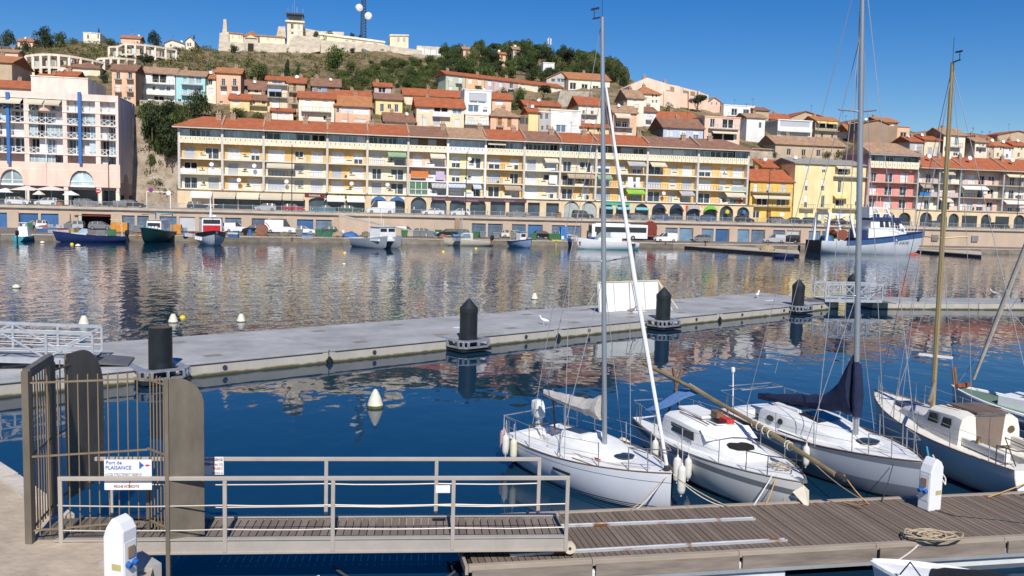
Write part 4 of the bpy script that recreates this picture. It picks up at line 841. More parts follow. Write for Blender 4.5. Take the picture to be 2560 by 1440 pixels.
# ---------------------------------------------------------------- long painted row running up the hill, set at an angle
def painted_row():
    t0 = 66.; s0, ze = pt(1115,183,t0); s1, ze1 = pt(1412,218,t0+8); L = s1-s0; k = (ze1-ze)/L; zb = ze-9
    r = thing('row_of_flats', 'long row of flats painted sage, orange, pink and cream under one sloping red roof', 'building', tw(s0,t0,zb), TA+math.atan2(8,L)); H = ze-zb; D = 8
    def sh(b): b.v = [(x,y,z+k*x) for x,y,z in b.v]; return b
    cols = [(0,.16,GREENG),(.16,.32,ORANGEW),(.32,.6,LILAC),(.6,1,CREAM)]
    for i,(a,c,m) in enumerate(cols):
        xa, xc = a*L, c*L; n = max(2, round((xc-xa)/3.4)); hs = []; ks = []
        for j in range(n):
            x = xa+(xc-xa)*(j+.3)/n
            for z in (H-2.1,H-4.9): hs.append((x,x+1.1,z,z+1.4)); ks.append('ssg'[(j+int(z))%3])
        q = MB(); holes_wall(q, xa, xc, -5, H, hs, 0, .2); sh(q).build('wall', m, r, fix=False)
        for hh, kd in zip(hs, ks): window(r, hh[0], hh[2]+k*hh[0], hh[1]-hh[0], hh[3]-hh[2], kd)
        q = MB(); q.box(xc-.1,xc+.1,-.08,0,2,H); sh(q).build('downpipe', BRNW, r)
        for z in (H-2.6,H-5.5): q = MB(); q.box(xc-3.0,xc-1.1,-.9,-.003,z,z+.12); sh(q).build('balcony_slab', CONCG, r); inst('balcony_railing', U_RAILG, r, (xc-3.0,-.85,z+.12+k*xc), None, (1.9,1,.9))
    q = MB(); q.quad((0,0,-3),(0,D,-3),(0,D,H),(0,0,H)); q.quad((L,0,-3),(L,0,H),(L,D,H),(L,D,-3)); q.add([(0,0,H),(0,D,H),(0,D/2,H+1.2)],[(0,1,2)]); q.quad((0,D,-3),(L,D,-3),(L,D,H),(0,D,H)); sh(q).build('end_wall', GREENG, r, fix=False)
    q = MB(); roof_front(q, 0, L, 0, D, H, H+1.35); sh(q).build('roof', T_RED, r)
    for u in (.05,.3,.55): inst('chimney', U_CHIM, r, (L*u,4,H+.4+k*L*u))
painted_row()
h('long white hall with tan roof and glazed gable', 1421,1524,197,232,'front',14,LCREAM,T_ORG,[(1424,207,1441,223,'d'),(1453,211,1470,226,'d'),(1481,215,1497,230,'d'),(1502,219,1516,230,'t')],t=t_for(1470,232)+8,depth=12)
h('glazed gable front with dark triangular window beside the white hall', 1366,1420,196,228,'gable',18,GREYW,T_ORG,[(1378,197,1388,204,'d'),(1392,192,1412,205,'b')],t=t_for(1400,232)+9,depth=9,ridge=1402)
def stone_terrace():
    t = t_for(1440,266); o = (pt(1401,250,t)[0], t, 0); q = MB(); slab_px(q, [(1390,272),(1401,226),(1480,229),(1484,272)], t, 3, o)
    r = tag(q.build('stone_wall', STONE2, None, tw(o[0],t), TA), 'rough grey-brown stone retaining wall below the white hall', 'wall')
    t = t_for(410,262)-3; o = (pt(400,270,t)[0], t, 0); q = MB(); slab_px(q, [(340,300),(340,249),(470,256),(470,305)], t, 1.5, o)
    tag(q.build('stone_wall', STONE2, None, tw(o[0],t), TA), 'weathered stone retaining wall below the white and turquoise houses', 'wall')
stone_terrace()
# ---------------------------------------------------------------- big pink-cream flats on the right ridge
def ridge_flats():
    t = t_for(1680,275)+4; o = (pt(1575,240,t)[0], t, 0); S = lambda x: pt(x,250,t)[0]-o[0]; Z = lambda x, y: pt(x,y,t)[1]
    r = thing('ridge_flats', 'large pale pink apartment building with stepped facade and big gable on the ridge', 'building', tw(o[0],t), TA); PK = wallmat('ridge_pink', (.8,.6,.47))
    q = MB(); slab_px(q, [(1575,290),(1575,214),(1618,194),(1664,208),(1664,290)], t, 14, o); q.build('gable_wall', PK, r)
    q = MB(); slab_px(q, [(1664,290),(1664,209),(1700,216),(1700,290)], t+1.5, 12, o); q.build('wing', PK, r)
    q = MB(); slab_px(q, [(1700,290),(1700,217),(1740,227),(1771,238),(1771,290)], t+3, 10, o); q.build('wing', PK, r)
    for i,(a,ya,c,yc) in enumerate(((1676,216,1686,228),(1708,225,1720,232),(1726,228,1738,238),(1742,232,1752,240),(1760,238,1768,244))):
        q = MB(); slab_px(q, [(a,yc),(a,ya),(c,ya+2),(c,yc+1)], t+(1.4 if i == 0 else 2.9), .2, o); q.build('loggia_opening', BRNW if i < 4 else DARK, r)
    q = MB(); xc, zc = S(1673), Z(1673,243); q.prism([(xc+2.3*math.cos(a*math.pi/6), zc+2.3*math.sin(a*math.pi/6)) for a in range(12)], 'y', 1.3, 1.5); q.build('round_opening', BRNW, r)
    q = MB(); slab_px(q, [(1658,292),(1660,227),(1692,231),(1692,292)], t-.5, 2, o); q.build('stair_tower', PK, r)
    for x in (1722,1746): q = MB(); slab_px(q, [(x,290),(x,228),(x+4,228),(x+4,290)], t+2, 1., o); q.build('fin', PINKP, r)
    for x in (1640,1690,1710): q = MB(); slab_px(q, [(x,300),(x,288),(x+3,288),(x+3,300)], t-.7, .3, o); q.build('slit_window', DARK, r)
    for x, y in ((1617,198),(1670,210)): inst('chimney', U_CHIM, r, (S(x),3,Z(x,y)))
    h('small cream gabled house at the end of the pink ridge flats', 1771,1800,252,276,'gable',10,PINKP,T_TAN,[(1778,256,1781,262,'g'),(1790,256,1793,262,'g')],depth=7,ridge=1785)
    q = MB(); slab_px(q, [(1541,222),(1541,214),(1562,208),(1577,209),(1577,222)], t-1, 6, o)
ridge_flats()
# ---------------------------------------------------------------- curved white terrace residence under the rocks
def curved_terraces(label, x0, x1, yt, yb, n, tiers, sag, lean):
    xm = (x0+x1)/2; t = t_for(xm, yb); o = (pt(x0,yb,t)[0], t, 0); r = thing('terraced_residence', label, 'building', tw(o[0],t), TA); FR = wallmat('frame_cream', (.8,.69,.56))
    W = pt(x1,yb,t)[0]-o[0]; P = lambda u: (u*W, -sag*math.sin(math.pi*u)+lean*u)
    zt = lambda u: pt(x0+(x1-x0)*u, yt(u), t)[1]; zb = pt(xm,yb+6,t)[1]-2
    for k in range(tiers+1):
        b = MB()
        for i in range(12):
            a, c = i/12, (i+1)/12
            za, zc = zt(a)-k*3.1, zt(c)-k*3.1; b.bar((P(a)[0],P(a)[1],za),(P(c)[0],P(c)[1],zc),.5,.55)
        b.build('ring_beam', FR, r)
        if k:
            b = MB()
            for i in range(12):
                a, c = i/12, (i+1)/12; za = zt(a)-k*3.1; zc = zt(c)-k*3.1
                b.quad((P(a)[0],P(a)[1],za),(P(c)[0],P(c)[1],zc),(P(c)[0],P(c)[1]+5,zc),(P(a)[0],P(a)[1]+5,za))
            b.build('terrace_floor', FR, r, fix=False)
    for i in range(n+1):
        u = i/n; b = MB(); p = P(u); b.box(p[0]-.32,p[0]+.32,p[1]-.3,p[1]+.3,zb,zt(u)); b.build('post', FR, r)
        b = MB(); b.bar((p[0],p[1],zt(u)-.02),(p[0]+.6,p[1]+6,zt(u)-.02),.35,.45); b.build('rafter', FR, r)
        if i < n:
            for k in range(tiers):
                v = (i+.5)/n; p = P(v); z = zt(v)-(k+1)*3.1; b = MB(); b.box(p[0]-W/n*.36,p[0]+W/n*.36,p[1]+4.9,p[1]+5.0,z+.02,z+2.6); b.build('glazing', GLASS if (i+k)%2 else GLASST, r)
    b = MB()
    for i in range(12):
        a, c = i/12,(i+1)/12; b.quad((P(a)[0],P(a)[1]+5.2,zb),(P(c)[0],P(c)[1]+5.2,zb),(P(c)[0],P(c)[1]+5.2,zt(c)-.6),(P(a)[0],P(a)[1]+5.2,zt(a)-.6))
    b.build('rear_wall', wallmat('wall_shell', (.66,.54,.42)), r, fix=False)
curved_terraces('curved cream concrete terraces with open frames low on the rocks', 66,246, lambda u: 141+8*u*u, 186, 8, 3, 6, 6)
curved_terraces('upper curved cream terraces with open frames beneath the skyline', 273,430, lambda u: 112+3*u+(6 if u < .25 else 0), 150, 7, 3, 5, 8)
curved_terraces('low terraced cream frames joining the two curved residences', 244,330, lambda u: 148-4*u, 164, 5, 1, 2, 4)
h('cream chapel-like villa with arched windows and orange roof', 464,486,101,118,'gable',10,LCREAM,T_ORG,[(468,107,472,116,'d'),(474,107,478,116,'d')],t=185,depth=18,ridge=475)
h('pale villa with brown roof west of the arched villa', 412,462,108,120,'gable',9,LCREAM,T_BRN,[(425,111,429,116,'d')],t=188,depth=10,ridge=430)
h('flat-roofed cream house on the skyline above the rocks', 208,250,83,101,'flat',0,LCREAM,LCREAM,[(218,87,222,97,'d'),(244,85,247,97,'d')],t=190,depth=10)
h('low pink house on the skyline', 302,350,94,104,'front',5,PINKP,T_ORG,[],t=192,depth=8)
h('pink villa among the pines at the far end of the ridge', 44,82,102,118,'front',6,PINKP,T_ORG,[(50,106,54,113,'g')],t=188,depth=9)
h('villa glimpsed between dark pines on the wooded hill', 1283,1300,122,146,'front',6,CREAM,T_TAN,[(1286,128,1290,135,'d')],t=150,depth=8)
h('ochre villa half hidden by trees below the ridge pines', 1248,1264,134,156,'front',4,PEACH,T_ORG,[(1252,140,1257,150,'W')],t=135,depth=7)
h('small rosy house with balcony in the pine wood', 1158,1178,122,139,'front',5,PINKP,T_TAN,[(1164,128,1172,137,'W')],t=158,depth=7)
h('white garden wall house low in the pine wood', 1358,1386,158,170,'flat',0,WHITE,WHITE,[],t=118,depth=5)
# ================================================================== FORT
def fort():
    t = 192.; o = (pt(550,110,t)[0], t, 0); r = thing('hill_fort', 'pale stone hilltop fort with cream wings, gatehouse and obelisk chimney', 'fort', tw(o[0],t), TA)
    def S(poly, dt, th, m, nm): q = MB(); slab_px(q, poly, t+dt, th, (o[0],t,0)); return q.build(nm, m, r)
    CW = wallmat('fort_cream', (.82,.7,.5)); ST = STONE
    S([(546,128),(549,83),(558,80),(572,80),(572,128)],1,8,ST,'corner_bastion'); S([(556,84),(558.5,48),(566,48),(568,84)],2,2.4,ST,'obelisk_chimney')
    S([(572,104),(572,82),(608,86),(608,107)],3,7,CW,'west_wing'); S([(571,82.5),(572,79.5),(609,83.5),(609,86.5)],2.6,8,T_TAN,'wing_roof')
    S([(568,130),(570,103),(612,107),(612,132)],0,6,ST,'terrace_wall'); S([(608,132),(609,88),(645,90),(645,132)],1,8,ST,'gatehouse'); S([(606,90),(630,77),(648,91)],.6,9,T_ORG,'gatehouse_roof'); S([(612,94),(627,88),(642,95)],.5,.4,CW,'pediment')
    S([(619,128),(620,108),(634,109),(634,128)],.7,.3,DARK,'gate')
    S([(645,110),(645,89),(712,94),(712,112)],3,7,CW,'east_wing'); S([(645,89.5),(645,86.5),(712,91),(712,94.5)],2.6,8,T_TAN,'wing_roof')
    for x in (580,596,602,668,687,702): S([(x,96+(x-580)*.04),(x,88+(x-580)*.04),(x+3,88+(x-580)*.04),(x+3,96+(x-580)*.04)],2.9,.3,GREYW,'oval_window')
    S([(645,130),(645,107),(722,110),(722,132)],0,5,ST,'terrace_wall'); S([(690,95),(696,66),(713,66),(715,95)],9,8,ST,'old_keep')
    S([(720,134),(724,104),(734,88),(745,88),(800,94),(800,128),(772,134)],-3,14,ST,'bastion')
    S([(757,95),(757,70),(800,78),(860,80),(860,98)],10,8,ST,'upper_wall'); S([(800,104),(800,84),(870,92),(962,105),(962,112),(900,108)],5,7,CW,'long_wing'); S([(798,86),(798,82),(870,90),(963,103),(963,107)],4.5,8,LCREAM,'long_wing_roof')
    S([(796,140),(798,100),(960,112),(1056,126),(1056,146),(900,142)],1,4,ST,'curtain_wall'); S([(975,118),(975,87),(1021,88),(1021,120)],2,9,CW,'guard_house'); S([(973,89),(975,85.5),(1022,86.5),(1023,89.5)],1.6,10,LCREAM,'guard_house_roof')
    for x in (994,1008): S([(x,102),(x,91),(x+5,91),(x+5,103)],1.8,.4,GREYW,'shutter')
    for x in (862,880,905,935): S([(x,101+(x-860)*.1),(x,98+(x-860)*.1),(x+9,99+(x-860)*.1),(x+9,102+(x-860)*.1)],4.8,.3,GREYW,'arched_window')
    S([(1040,142),(1042,114),(1110,118),(1113,148),(1050,146)],3,5,ST,'end_wall'); S([(1046,136),(1046,121),(1106,128),(1106,139)],2.6,.5,WHITE,'white_panel')
    for x in (1060,1075,1090): S([(x,136),(x,122),(x+1.5,122),(x+1.5,137)],2.4,.3,STONE2,'buttress')
    S([(905,120),(925,128),(930,135),(922,136),(903,124)],.6,.5,DGREYW,'ramp_shadow_gap')  # dark grey strip set just in front of the curtain wall
    S([(1030,148),(1034,134),(1140,143),(1143,152)],-2,2,STONE2,'low_wall')
    return r
fort()
def signal_tower():
    t = 193.; o = (pt(718,90,t)[0], t, 0); r = thing('signal_tower', 'square cream signal tower with dark glazed lookout cabin on top', 'tower', tw(o[0],t), TA)
    S = lambda x: pt(x,70,t)[0]-o[0]; Z = lambda y: pt(737,y,t)[1]; CW = MATS['fort_cream']; x0, x1 = S(718), S(757); W = x1-x0
    q = MB(); holes_wall(q, x0, x1, Z(128), Z(56), [(S(727),S(734),Z(73),Z(60)),(S(744),S(750),Z(74),Z(61)),(S(728),S(734),Z(86),Z(80)),(S(744),S(750),Z(87),Z(81))], 0, .3)
    q.quad((x0,0,Z(128)),(x0,W,Z(128)),(x0,W,Z(56)),(x0,0,Z(56))); q.quad((x1,0,Z(128)),(x1,0,Z(56)),(x1,W,Z(56)),(x1,W,Z(128))); q.quad((x0,W,Z(128)),(x1,W,Z(128)),(x1,W,Z(56)),(x0,W,Z(56))); q.build('wall', CW, r, fix=False)
    for a,c,y0,y1 in ((727,734,73,60),(744,750,74,61),(728,734,86,80),(744,750,87,81)): window(r, S(a), Z(y0), S(c)-S(a), Z(y1)-Z(y0), 'g' if a < 740 else 'S')
    q = MB(); q.box(x0-.7,x1+.7,-.7,W+.7,Z(56),Z(52)); q.build('cornice', LCREAM, r); q = MB(); q.box(x0-.1,x1+.1,-.1,0,Z(77.5),Z(76)); q.build('string_course', LCREAM, r)
    m = (x0+x1)/2; q = MB(); a, c = W/2-.9, W/2+.1; q.loft([[(m-a,W/2-a,Z(52)),(m+a,W/2-a,Z(52)),(m+a,W/2+a,Z(52)),(m-a,W/2+a,Z(52))],[(m-c,W/2-c,Z(37)),(m+c,W/2-c,Z(37)),(m+c,W/2+c,Z(37)),(m-c,W/2+c,Z(37))]]); q.build('lookout_cabin', M('lookout_glass', (.06,.075,.09), .2), r)
    q = MB(); q.box(m-c-.3,m+c+.3,W/2-c-.3,W/2+c+.3,Z(37),Z(33)); q.build('cabin_roof', METALD, r)
    inst('gallery_railing', U_RAIL, r, (x0-.5,-.6,Z(52)), None, (W+1,1,1.1))
    for dx, hh, rr in ((-2.8,2.5,.06),(2.9,2.6,.06),(-.4,6,.05),(.6,3,.1),(-1.2,4,.04)): q = MB(); q.tube([(m+dx,W/2,Z(33)),(m+dx*1.05,W/2,Z(33)+hh)],rr,5); q.build('aerial', METALG, r)
signal_tower()
def lattice_mast():
    t = 205.; s, z0 = pt(908,112,t); zt = pt(908,-40,t)[1]; r = thing('lattice_mast', 'blue-grey lattice radio mast with two white drum antennas', 'mast', tw(s,t,z0), TA); H = zt-z0; BL = M('mast_steel', (.02,.035,.06), .5)
    for sx in (-1,1):
        for sy in (-1,1): q = MB(); q.bar((sx*1.3,sy*1.3,-6),(sx*.75,sy*.75,H),.34); q.build('leg', BL, r)
    q = MB(); n = 22
    for k in range(n):
        a = 1.3-.55*k/n; c = 1.3-.55*(k+1)/n; za, zc = H*k/n, H*(k+1)/n
        for s0, s1 in (((-1,-1),(1,-1)),((1,-1),(1,1)),((1,1),(-1,1)),((-1,1),(-1,-1))):
            q.bar((s0[0]*a,s0[1]*a,za),(s1[0]*c,s1[1]*c,zc),.16); q.bar((s0[0]*a,s0[1]*a,za),(s1[0]*a,s1[1]*a,za),.16)
    q.build('bracing', BL, r)
    for dx, py, ang in ((-2.2,22,25),(2.3,41,-25)):
        zz = pt(908,py,t)[1]-z0; q = MB(); q.lathe([(.05,0),(1.5,.02),(1.55,.3),(1.55,1.1),(.6,1.5),(.05,1.55)], n=16); v = Matrix.Rotation(R_(ang),3,'Z')@Matrix.Rotation(R_(90),3,'X'); q.v = [tuple(v@Vector(p)) for p in q.v]; q.build('drum_antenna', METALW, r, (dx,-.8,zz), smooth=True)
        q = MB(); q.bar((0,-.6,0),(dx,-.6,0),.15); q.build('antenna_bracket', BL, r, (0,0,zz))
    q = MB(); q.box(-2.2,2.2,-1.8,1.8,0,1.5); q.build('base_hut', GREYW, r)
    t = 165.; s, z0 = pt(1372,124,t); r = thing('phone_mast', 'slim grey telephone mast with panel antennas above the pines', 'mast', tw(s,t,z0-6), TA)
    q = MB(); q.tube([(0,0,0),(0,0,11)],.2,6); q.build('pole', METALG, r)
    for i in range(3): q = MB(); q.box(-.2,.2,-.1,.1,8,10.4); q.build('panel_antenna', METALW, r, (.7*math.cos(i*2.1),.7*math.sin(i*2.1),0), i*2.1)
lattice_mast()
# ================================================================== TREES AND SCRUB
def leafmat(name, a, c):
    m = bpy.data.materials.new(name); m.use_nodes = True; n = m.node_tree.nodes; L = m.node_tree.links; b = n['Principled BSDF']; b.inputs['Roughness'].default_value = .7; b.inputs['Specular IOR Level'].default_value = .2
    tc = n.new('ShaderNodeTexCoord'); no = n.new('ShaderNodeTexNoise'); no.inputs['Scale'].default_value = .9; no.inputs['Detail'].default_value = 3; L.new(tc.outputs['Object'], no.inputs['Vector'])
    r = n.new('ShaderNodeValToRGB'); r.color_ramp.elements[0].position = .35; r.color_ramp.elements[1].position = .65; r.color_ramp.elements[0].color = (*a,1); r.color_ramp.elements[1].color = (*c,1); L.new(no.outputs[0], r.inputs[0])
    oi = n.new('ShaderNodeObjectInfo'); hs = n.new('ShaderNodeHueSaturation'); mr = n.new('ShaderNodeMapRange'); mr.inputs[3].default_value = .75; mr.inputs[4].default_value = 1.3; L.new(oi.outputs['Random'], mr.inputs[0]); L.new(mr.outputs[0], hs.inputs['Value']); L.new(r.outputs[0], hs.inputs['Color']); L.new(hs.outputs[0], b.inputs['Base Color'])
    b.inputs['Subsurface Weight'].default_value = 0; return m
L_PINE = leafmat('leaf_pine', (.022,.034,.014), (.05,.07,.024)); L_GREEN = leafmat('leaf_green', (.04,.062,.014), (.09,.12,.032)); L_OLIVE = leafmat('leaf_olive', (.07,.085,.026), (.14,.145,.05)); L_DRY = leafmat('leaf_dry', (.12,.1,.045), (.22,.17,.08))
BARK = M('bark', (.12,.085,.06), .95, var=.3, scale=3)
def leaf_cloud(rnd, clumps, n, size):
    """many small leaf faces over uneven clumps; unit-ish space"""
    vs = []; fs = []
    for _ in range(n):
        cx, cy, cz, rx, rz = rnd.choice(clumps); th = rnd.uniform(0,6.283); ph = math.acos(rnd.uniform(-.75,1)); rr = rnd.uniform(.55,1.04)**.6
        d = Vector((math.sin(ph)*math.cos(th), math.sin(ph)*math.sin(th), math.cos(ph))); p = Vector((cx+d.x*rx*rr, cy+d.y*rx*rr, cz+d.z*rz*rr))
        nrm = (d+Vector((rnd.uniform(-.7,.7),rnd.uniform(-.7,.7),rnd.uniform(-.5,.8)))).normalized(); a = nrm.cross(Vector((rnd.uniform(-1,1),rnd.uniform(-1,1),.3))).normalized(); c = nrm.cross(a); s = size*rnd.uniform(.6,1.4)
        o = len(vs); vs += [p-a*s, p-c*s*.6, p+a*s, p+c*s*.6]; fs.append((o,o+1,o+2,o+3))
    return vs, fs
def crown_mesh(seed, kind):
    rnd = random.Random(seed); cl = []
    if kind == 'pine':       # umbrella pine
        for i in range(9): a = rnd.uniform(0,6.28); q = rnd.uniform(.15,.72); cl.append((q*math.cos(a),q*math.sin(a),.72+rnd.uniform(-.12,.16),rnd.uniform(.25,.42),rnd.uniform(.14,.24)))
    elif kind == 'cypress':
        for i in range(9): z = i/9; cl.append((rnd.uniform(-.06,.06),rnd.uniform(-.06,.06),z*1.05,.34*(1-z*.8)+.05,.16))
    elif kind == 'bush':
        for i in range(8): a = rnd.uniform(0,6.28); q = rnd.uniform(0,.62); cl.append((q*math.cos(a),q*math.sin(a),rnd.uniform(.1,.5),rnd.uniform(.28,.45),rnd.uniform(.25,.4)))
    else:
        for i in range(12): a = rnd.uniform(0,6.28); q = rnd.uniform(0,.66); cl.append((q*math.cos(a),q*math.sin(a),rnd.uniform(.3,.92)-q*.2,rnd.uniform(.22,.42),rnd.uniform(.2,.34)))
    vs, fs = leaf_cloud(rnd, cl, 1500 if kind != 'bush' else 900, .052); b = MB(); b.add(vs, fs); return b
CR = {}
for kind, ms in (('pine',[L_PINE,L_PINE,L_GREEN]),('round',[L_GREEN,L_PINE,L_OLIVE]),('cypress',[L_PINE]),('bush',[L_GREEN,L_OLIVE,L_PINE])):
    CR[kind] = [crown_mesh(10+i*7+len(kind), kind).mesh('crown', m) for i, m in enumerate(ms)]
def trunk_mesh(sd):
    rnd = random.Random(sd); b = MB(); b.tube([(0,0,-.35),(.01,.0,.2),(.03,.02,.5),(.02,.03,.78)],[.05,.042,.034,.015],6)
    for i in range(5): a = rnd.uniform(0,6.28); z = rnd.uniform(.3,.6); b.tube([(.02,.01,z),(.22*math.cos(a),.22*math.sin(a),z+.16),(.42*math.cos(a),.42*math.sin(a),z+.26)],[.022,.014,.006],5)
    return b.mesh('trunk', BARK)
TRK = [trunk_mesh(1),trunk_mesh(2)]
TN = [0]
def tree(px, py, rpx, kind, var, label, group, t=None, hk=1., name='tree'):
    """crown centre px,py and radius in pixels; stands on the hillside where its foot meets the ground"""
    if t is None: t = t_for(px, min(py+rpx*.9*hk, lerpk(px,K_N)))
    s, zc = pt(px, py, t); R = rpx/FPX*(TO.dot(TT)+t)*1.02; TN[0] += 1
    r = thing(name, label, 'tree' if kind != 'bush' else 'bush', tw(s, t, zc-R*hk*(.85 if kind != 'bush' else .6)), random.uniform(0,6.28), group)
    inst('crown', CR[kind][var % len(CR[kind])], r, (0,0,0), None, (R,R,R*1.7*hk) if kind not in ('bush',) else (R,R,R*1.3*hk)); inst('trunk', TRK[TN[0]%2], r, (0,0,-R*.4), None, (R,R,R*1.6*hk)); return r
SING = [(20,98,22,'round',1,'dark round pine at the very end of the skyline by the pink villa'),(112,96,28,'round',1,'big dark bushy tree on the skyline beside the pink villa'),(65,112,20,'bush',2,'dark bush in front of the pink villa'),(152,100,20,'round',0,'green tree between the big dark tree and the flat-roofed house'),(180,98,14,'bush',1,'low olive bush next to the flat-roofed skyline house'),(385,97,20,'round',1,'lone dark tree on the skyline before the arched villa'),(440,125,17,'bush',2,'round dark bush hiding the end of the upper curved terraces'),(275,102,18,'bush',0,'green bush beside the flat-roofed skyline house'),(325,112,14,'bush',1,'olive bush under the low pink skyline house'),
 (365,155,20,'pine',1,'dark palm-like tree above the white modern house'),(823,103,25,'round',1,'dense dark tree against the fort wall'),(790,86,9,'round',1,'small tree on the fort bastion'),(838,148,36,'round',0,'large rounded tree on the slope below the fort'),(874,160,22,'bush',0,'low spreading bush beside the large rounded tree'),(882,124,13,'bush',2,'round dark bush under the curtain wall'),(862,96,9,'pine',0,'tiny tree on the fort rampart'),(880,86,10,'bush',2,'shrub behind the long fort wing'),(900,90,9,'bush',2,'shrub at the foot of the lattice mast'),(718,172,22,'cypress',0,'dark pointed conifer above the brown rendered house'),(745,180,16,'cypress',0,'second conifer leaning beside the dark pointed one'),(584,118,17,'bush',2,'dark bush under the obelisk chimney'),(642,170,34,'bush',0,'broad green thicket above the square peach house'),
 (495,262,38,'round',1,'big dark fig-like tree in front of the turquoise house'),(385,385,22,'bush',1,'olive bush on the cliff beside the pink block'),(600,278,30,'bush',0,'bright green bush behind the red roof of the terrace'),(640,285,24,'bush',1,'olive bush behind the terrace chimneys'),(545,285,26,'bush',2,'dark bush behind the first terrace chimney'),(235,206,20,'bush',0,'green bush between cream villa and tall peach house'),(262,190,18,'bush',2,'dark bush beside the tall peach house'),
 (1743,258,27,'pine',0,'dark spiky pine in front of the pink ridge flats'),(1257,245,26,'round',1,'dark tree beside the white cube house'),(1300,240,24,'round',0,'green tree under the painted row of flats'),(1360,232,22,'pine',0,'umbrella pine below the painted row of flats'),(1335,258,20,'bush',2,'dark thicket beneath the umbrella pine'),(1285,262,16,'bush',0,'green thicket beside the peach shutter house'),(2098,380,26,'bush',0,'leafy green bush over the grey flat-pitched roof'),(2065,382,16,'bush',1,'olive bush beside the old long house'),(1935,385,15,'bush',2,'ivy-dark bush on the plain grey shed'),(2425,352,15,'round',1,'dark tree behind the tall cream house'),(1858,300,16,'round',1,'palm-green tree beside the deep balconies'),(1602,330,12,'bush',0,'potted-looking green bush behind the roof ridge'),(1890,286,7,'bush',2,'little dark shrub on the ridge beside the rough-walled gable'),(485,92,5,'cypress',0,'tiny cypress by the arched villa'),(247,76,5,'cypress',0,'small cypress above the flat-roofed skyline house'),(1560,205,18,'round',1,'last dark tree of the pine wood beside the tall mast'),(1530,190,14,'round',1,'dark tree at the lower end of the pine wood')]
for (x,y,rp,k,v,lb) in SING: tree(x,y,rp,k,v,lb,None)
for i,(x,y,rp,v) in enumerate(((380,285,34,1),(424,282,34,1),(372,325,28,0),(412,330,36,1),(440,305,26,0),(398,366,28,0),(428,372,24,1),(375,402,16,2))): tree(x,y,rp,'round',v,'dark green tree growing on the cliff beside the pink block','cliff trees',t=12.5+i%3)
rw = random.Random(77)
for i in range(190):       # pine wood on the right shoulder of the hill
    x = rw.uniform(1105,1560); yc = lerpk(x,K_C); yh_ = lerpk(x,K_H); u = rw.random()**1.1; y = yc-14+u*(yh_-yc-16); k = rw.choice(['pine','pine','round','round','round'])
    tree(x, y, rw.uniform(13,25), k, rw.choice([0,1,0,2]) , 'dark green pine in the wood on the hill shoulder', 'pines of the hill wood', hk=rw.uniform(.85,1.1), name='pine_tree')
for i in range(170):       # bright thicket under the fort
    x = rw.uniform(845,1125); lo, hi = max(142,152-(x-900)*.06), lerpk(x,K_H)+4; y = rw.uniform(lo, hi)
    if x < 930 and y < 175: continue
    tree(x, y, rw.uniform(12,22), 'bush', rw.choice([0,1,0]), 'sunlit green bush in the thicket below the fort', 'thicket bushes below the fort', hk=rw.uniform(.8,1.1), name='bush')
for o in list(bpy.data.objects):
    if o.name.startswith('flower_box') and rw.random() < .55: inst('plant', CR['bush'][rw.randrange(3)], o.parent, (o.location.x+rw.uniform(.5,1.5),-.02,o.location.z+.92), rw.uniform(0,6), (rw.uniform(.35,.8),.28,rw.uniform(.3,.6)))
    elif o.name.startswith('balcony_slab') and o.parent.name.startswith('terraced') and rw.random() < .35:
        v = o.data.vertices; x = rw.uniform(v[0].co.x+1,v[1].co.x-1); inst('potted_plant', CR['bush'][rw.randrange(3)], o.parent, (x,.45,v[4].co.z), 0., (.4,.35,rw.uniform(.7,1.3)))
def scrub():
    rnd = random.Random(9); vs = []; fs = []; mi = []
    for i in range(1500):
        x = rnd.uniform(-60,1000); c, hh = lerpk(x,K_C), lerpk(x,K_H); y = c+2+(hh-c+10)*rnd.random()**.9; t = t_for(x,y); s, z = pt(x,y,t); z = terr(x,t); R = rnd.uniform(.6,1.9)*(1 if rnd.random() < .85 else 1.7)
        p = tw(s,t,z); a, f = leaf_cloud(rnd, [(rnd.uniform(-.5,.5),rnd.uniform(-.5,.5),rnd.uniform(.1,.4),.5,.4) for _ in range(3)], int(34*R), .11); o = len(vs); vs += [p+q*R for q in a]; fs += [tuple(k+o for k in g) for g in f]; m = rnd.choice([0,1,1,2,2,2]); mi += [m]*len(f)
    for i in range(260):      # cliff plants in the gap and among the houses
        x = rnd.uniform(355,470) if i < 150 else rnd.uniform(300,2500); n_, hh = lerpk(x,K_N), lerpk(x,K_H)
        t = rnd.uniform(12.5,30) if i < 150 else rnd.uniform(18,72); z = terr(x,t); s = pt(x,300,t)[0]; R = rnd.uniform(.7,1.9); p = tw(s,t-.4,z)
        a, f = leaf_cloud(rnd, [(rnd.uniform(-.5,.5),rnd.uniform(-.5,.5),rnd.uniform(.1,.4),.5,.4) for _ in range(3)], int(40*R), .11); o = len(vs); vs += [p+q*R for q in a]; fs += [tuple(k+o for k in g) for g in f]; mi += [rnd.choice([0,0,1])]*len(f)
    b = MB(); b.add(vs, fs); b.m = mi; b.cm = 1; tag(b.build('scrub', [L_GREEN,L_OLIVE,L_DRY], fix=False), 'low dry scrub dotted over the hillside', 'scrub', kind='stuff')
scrub()
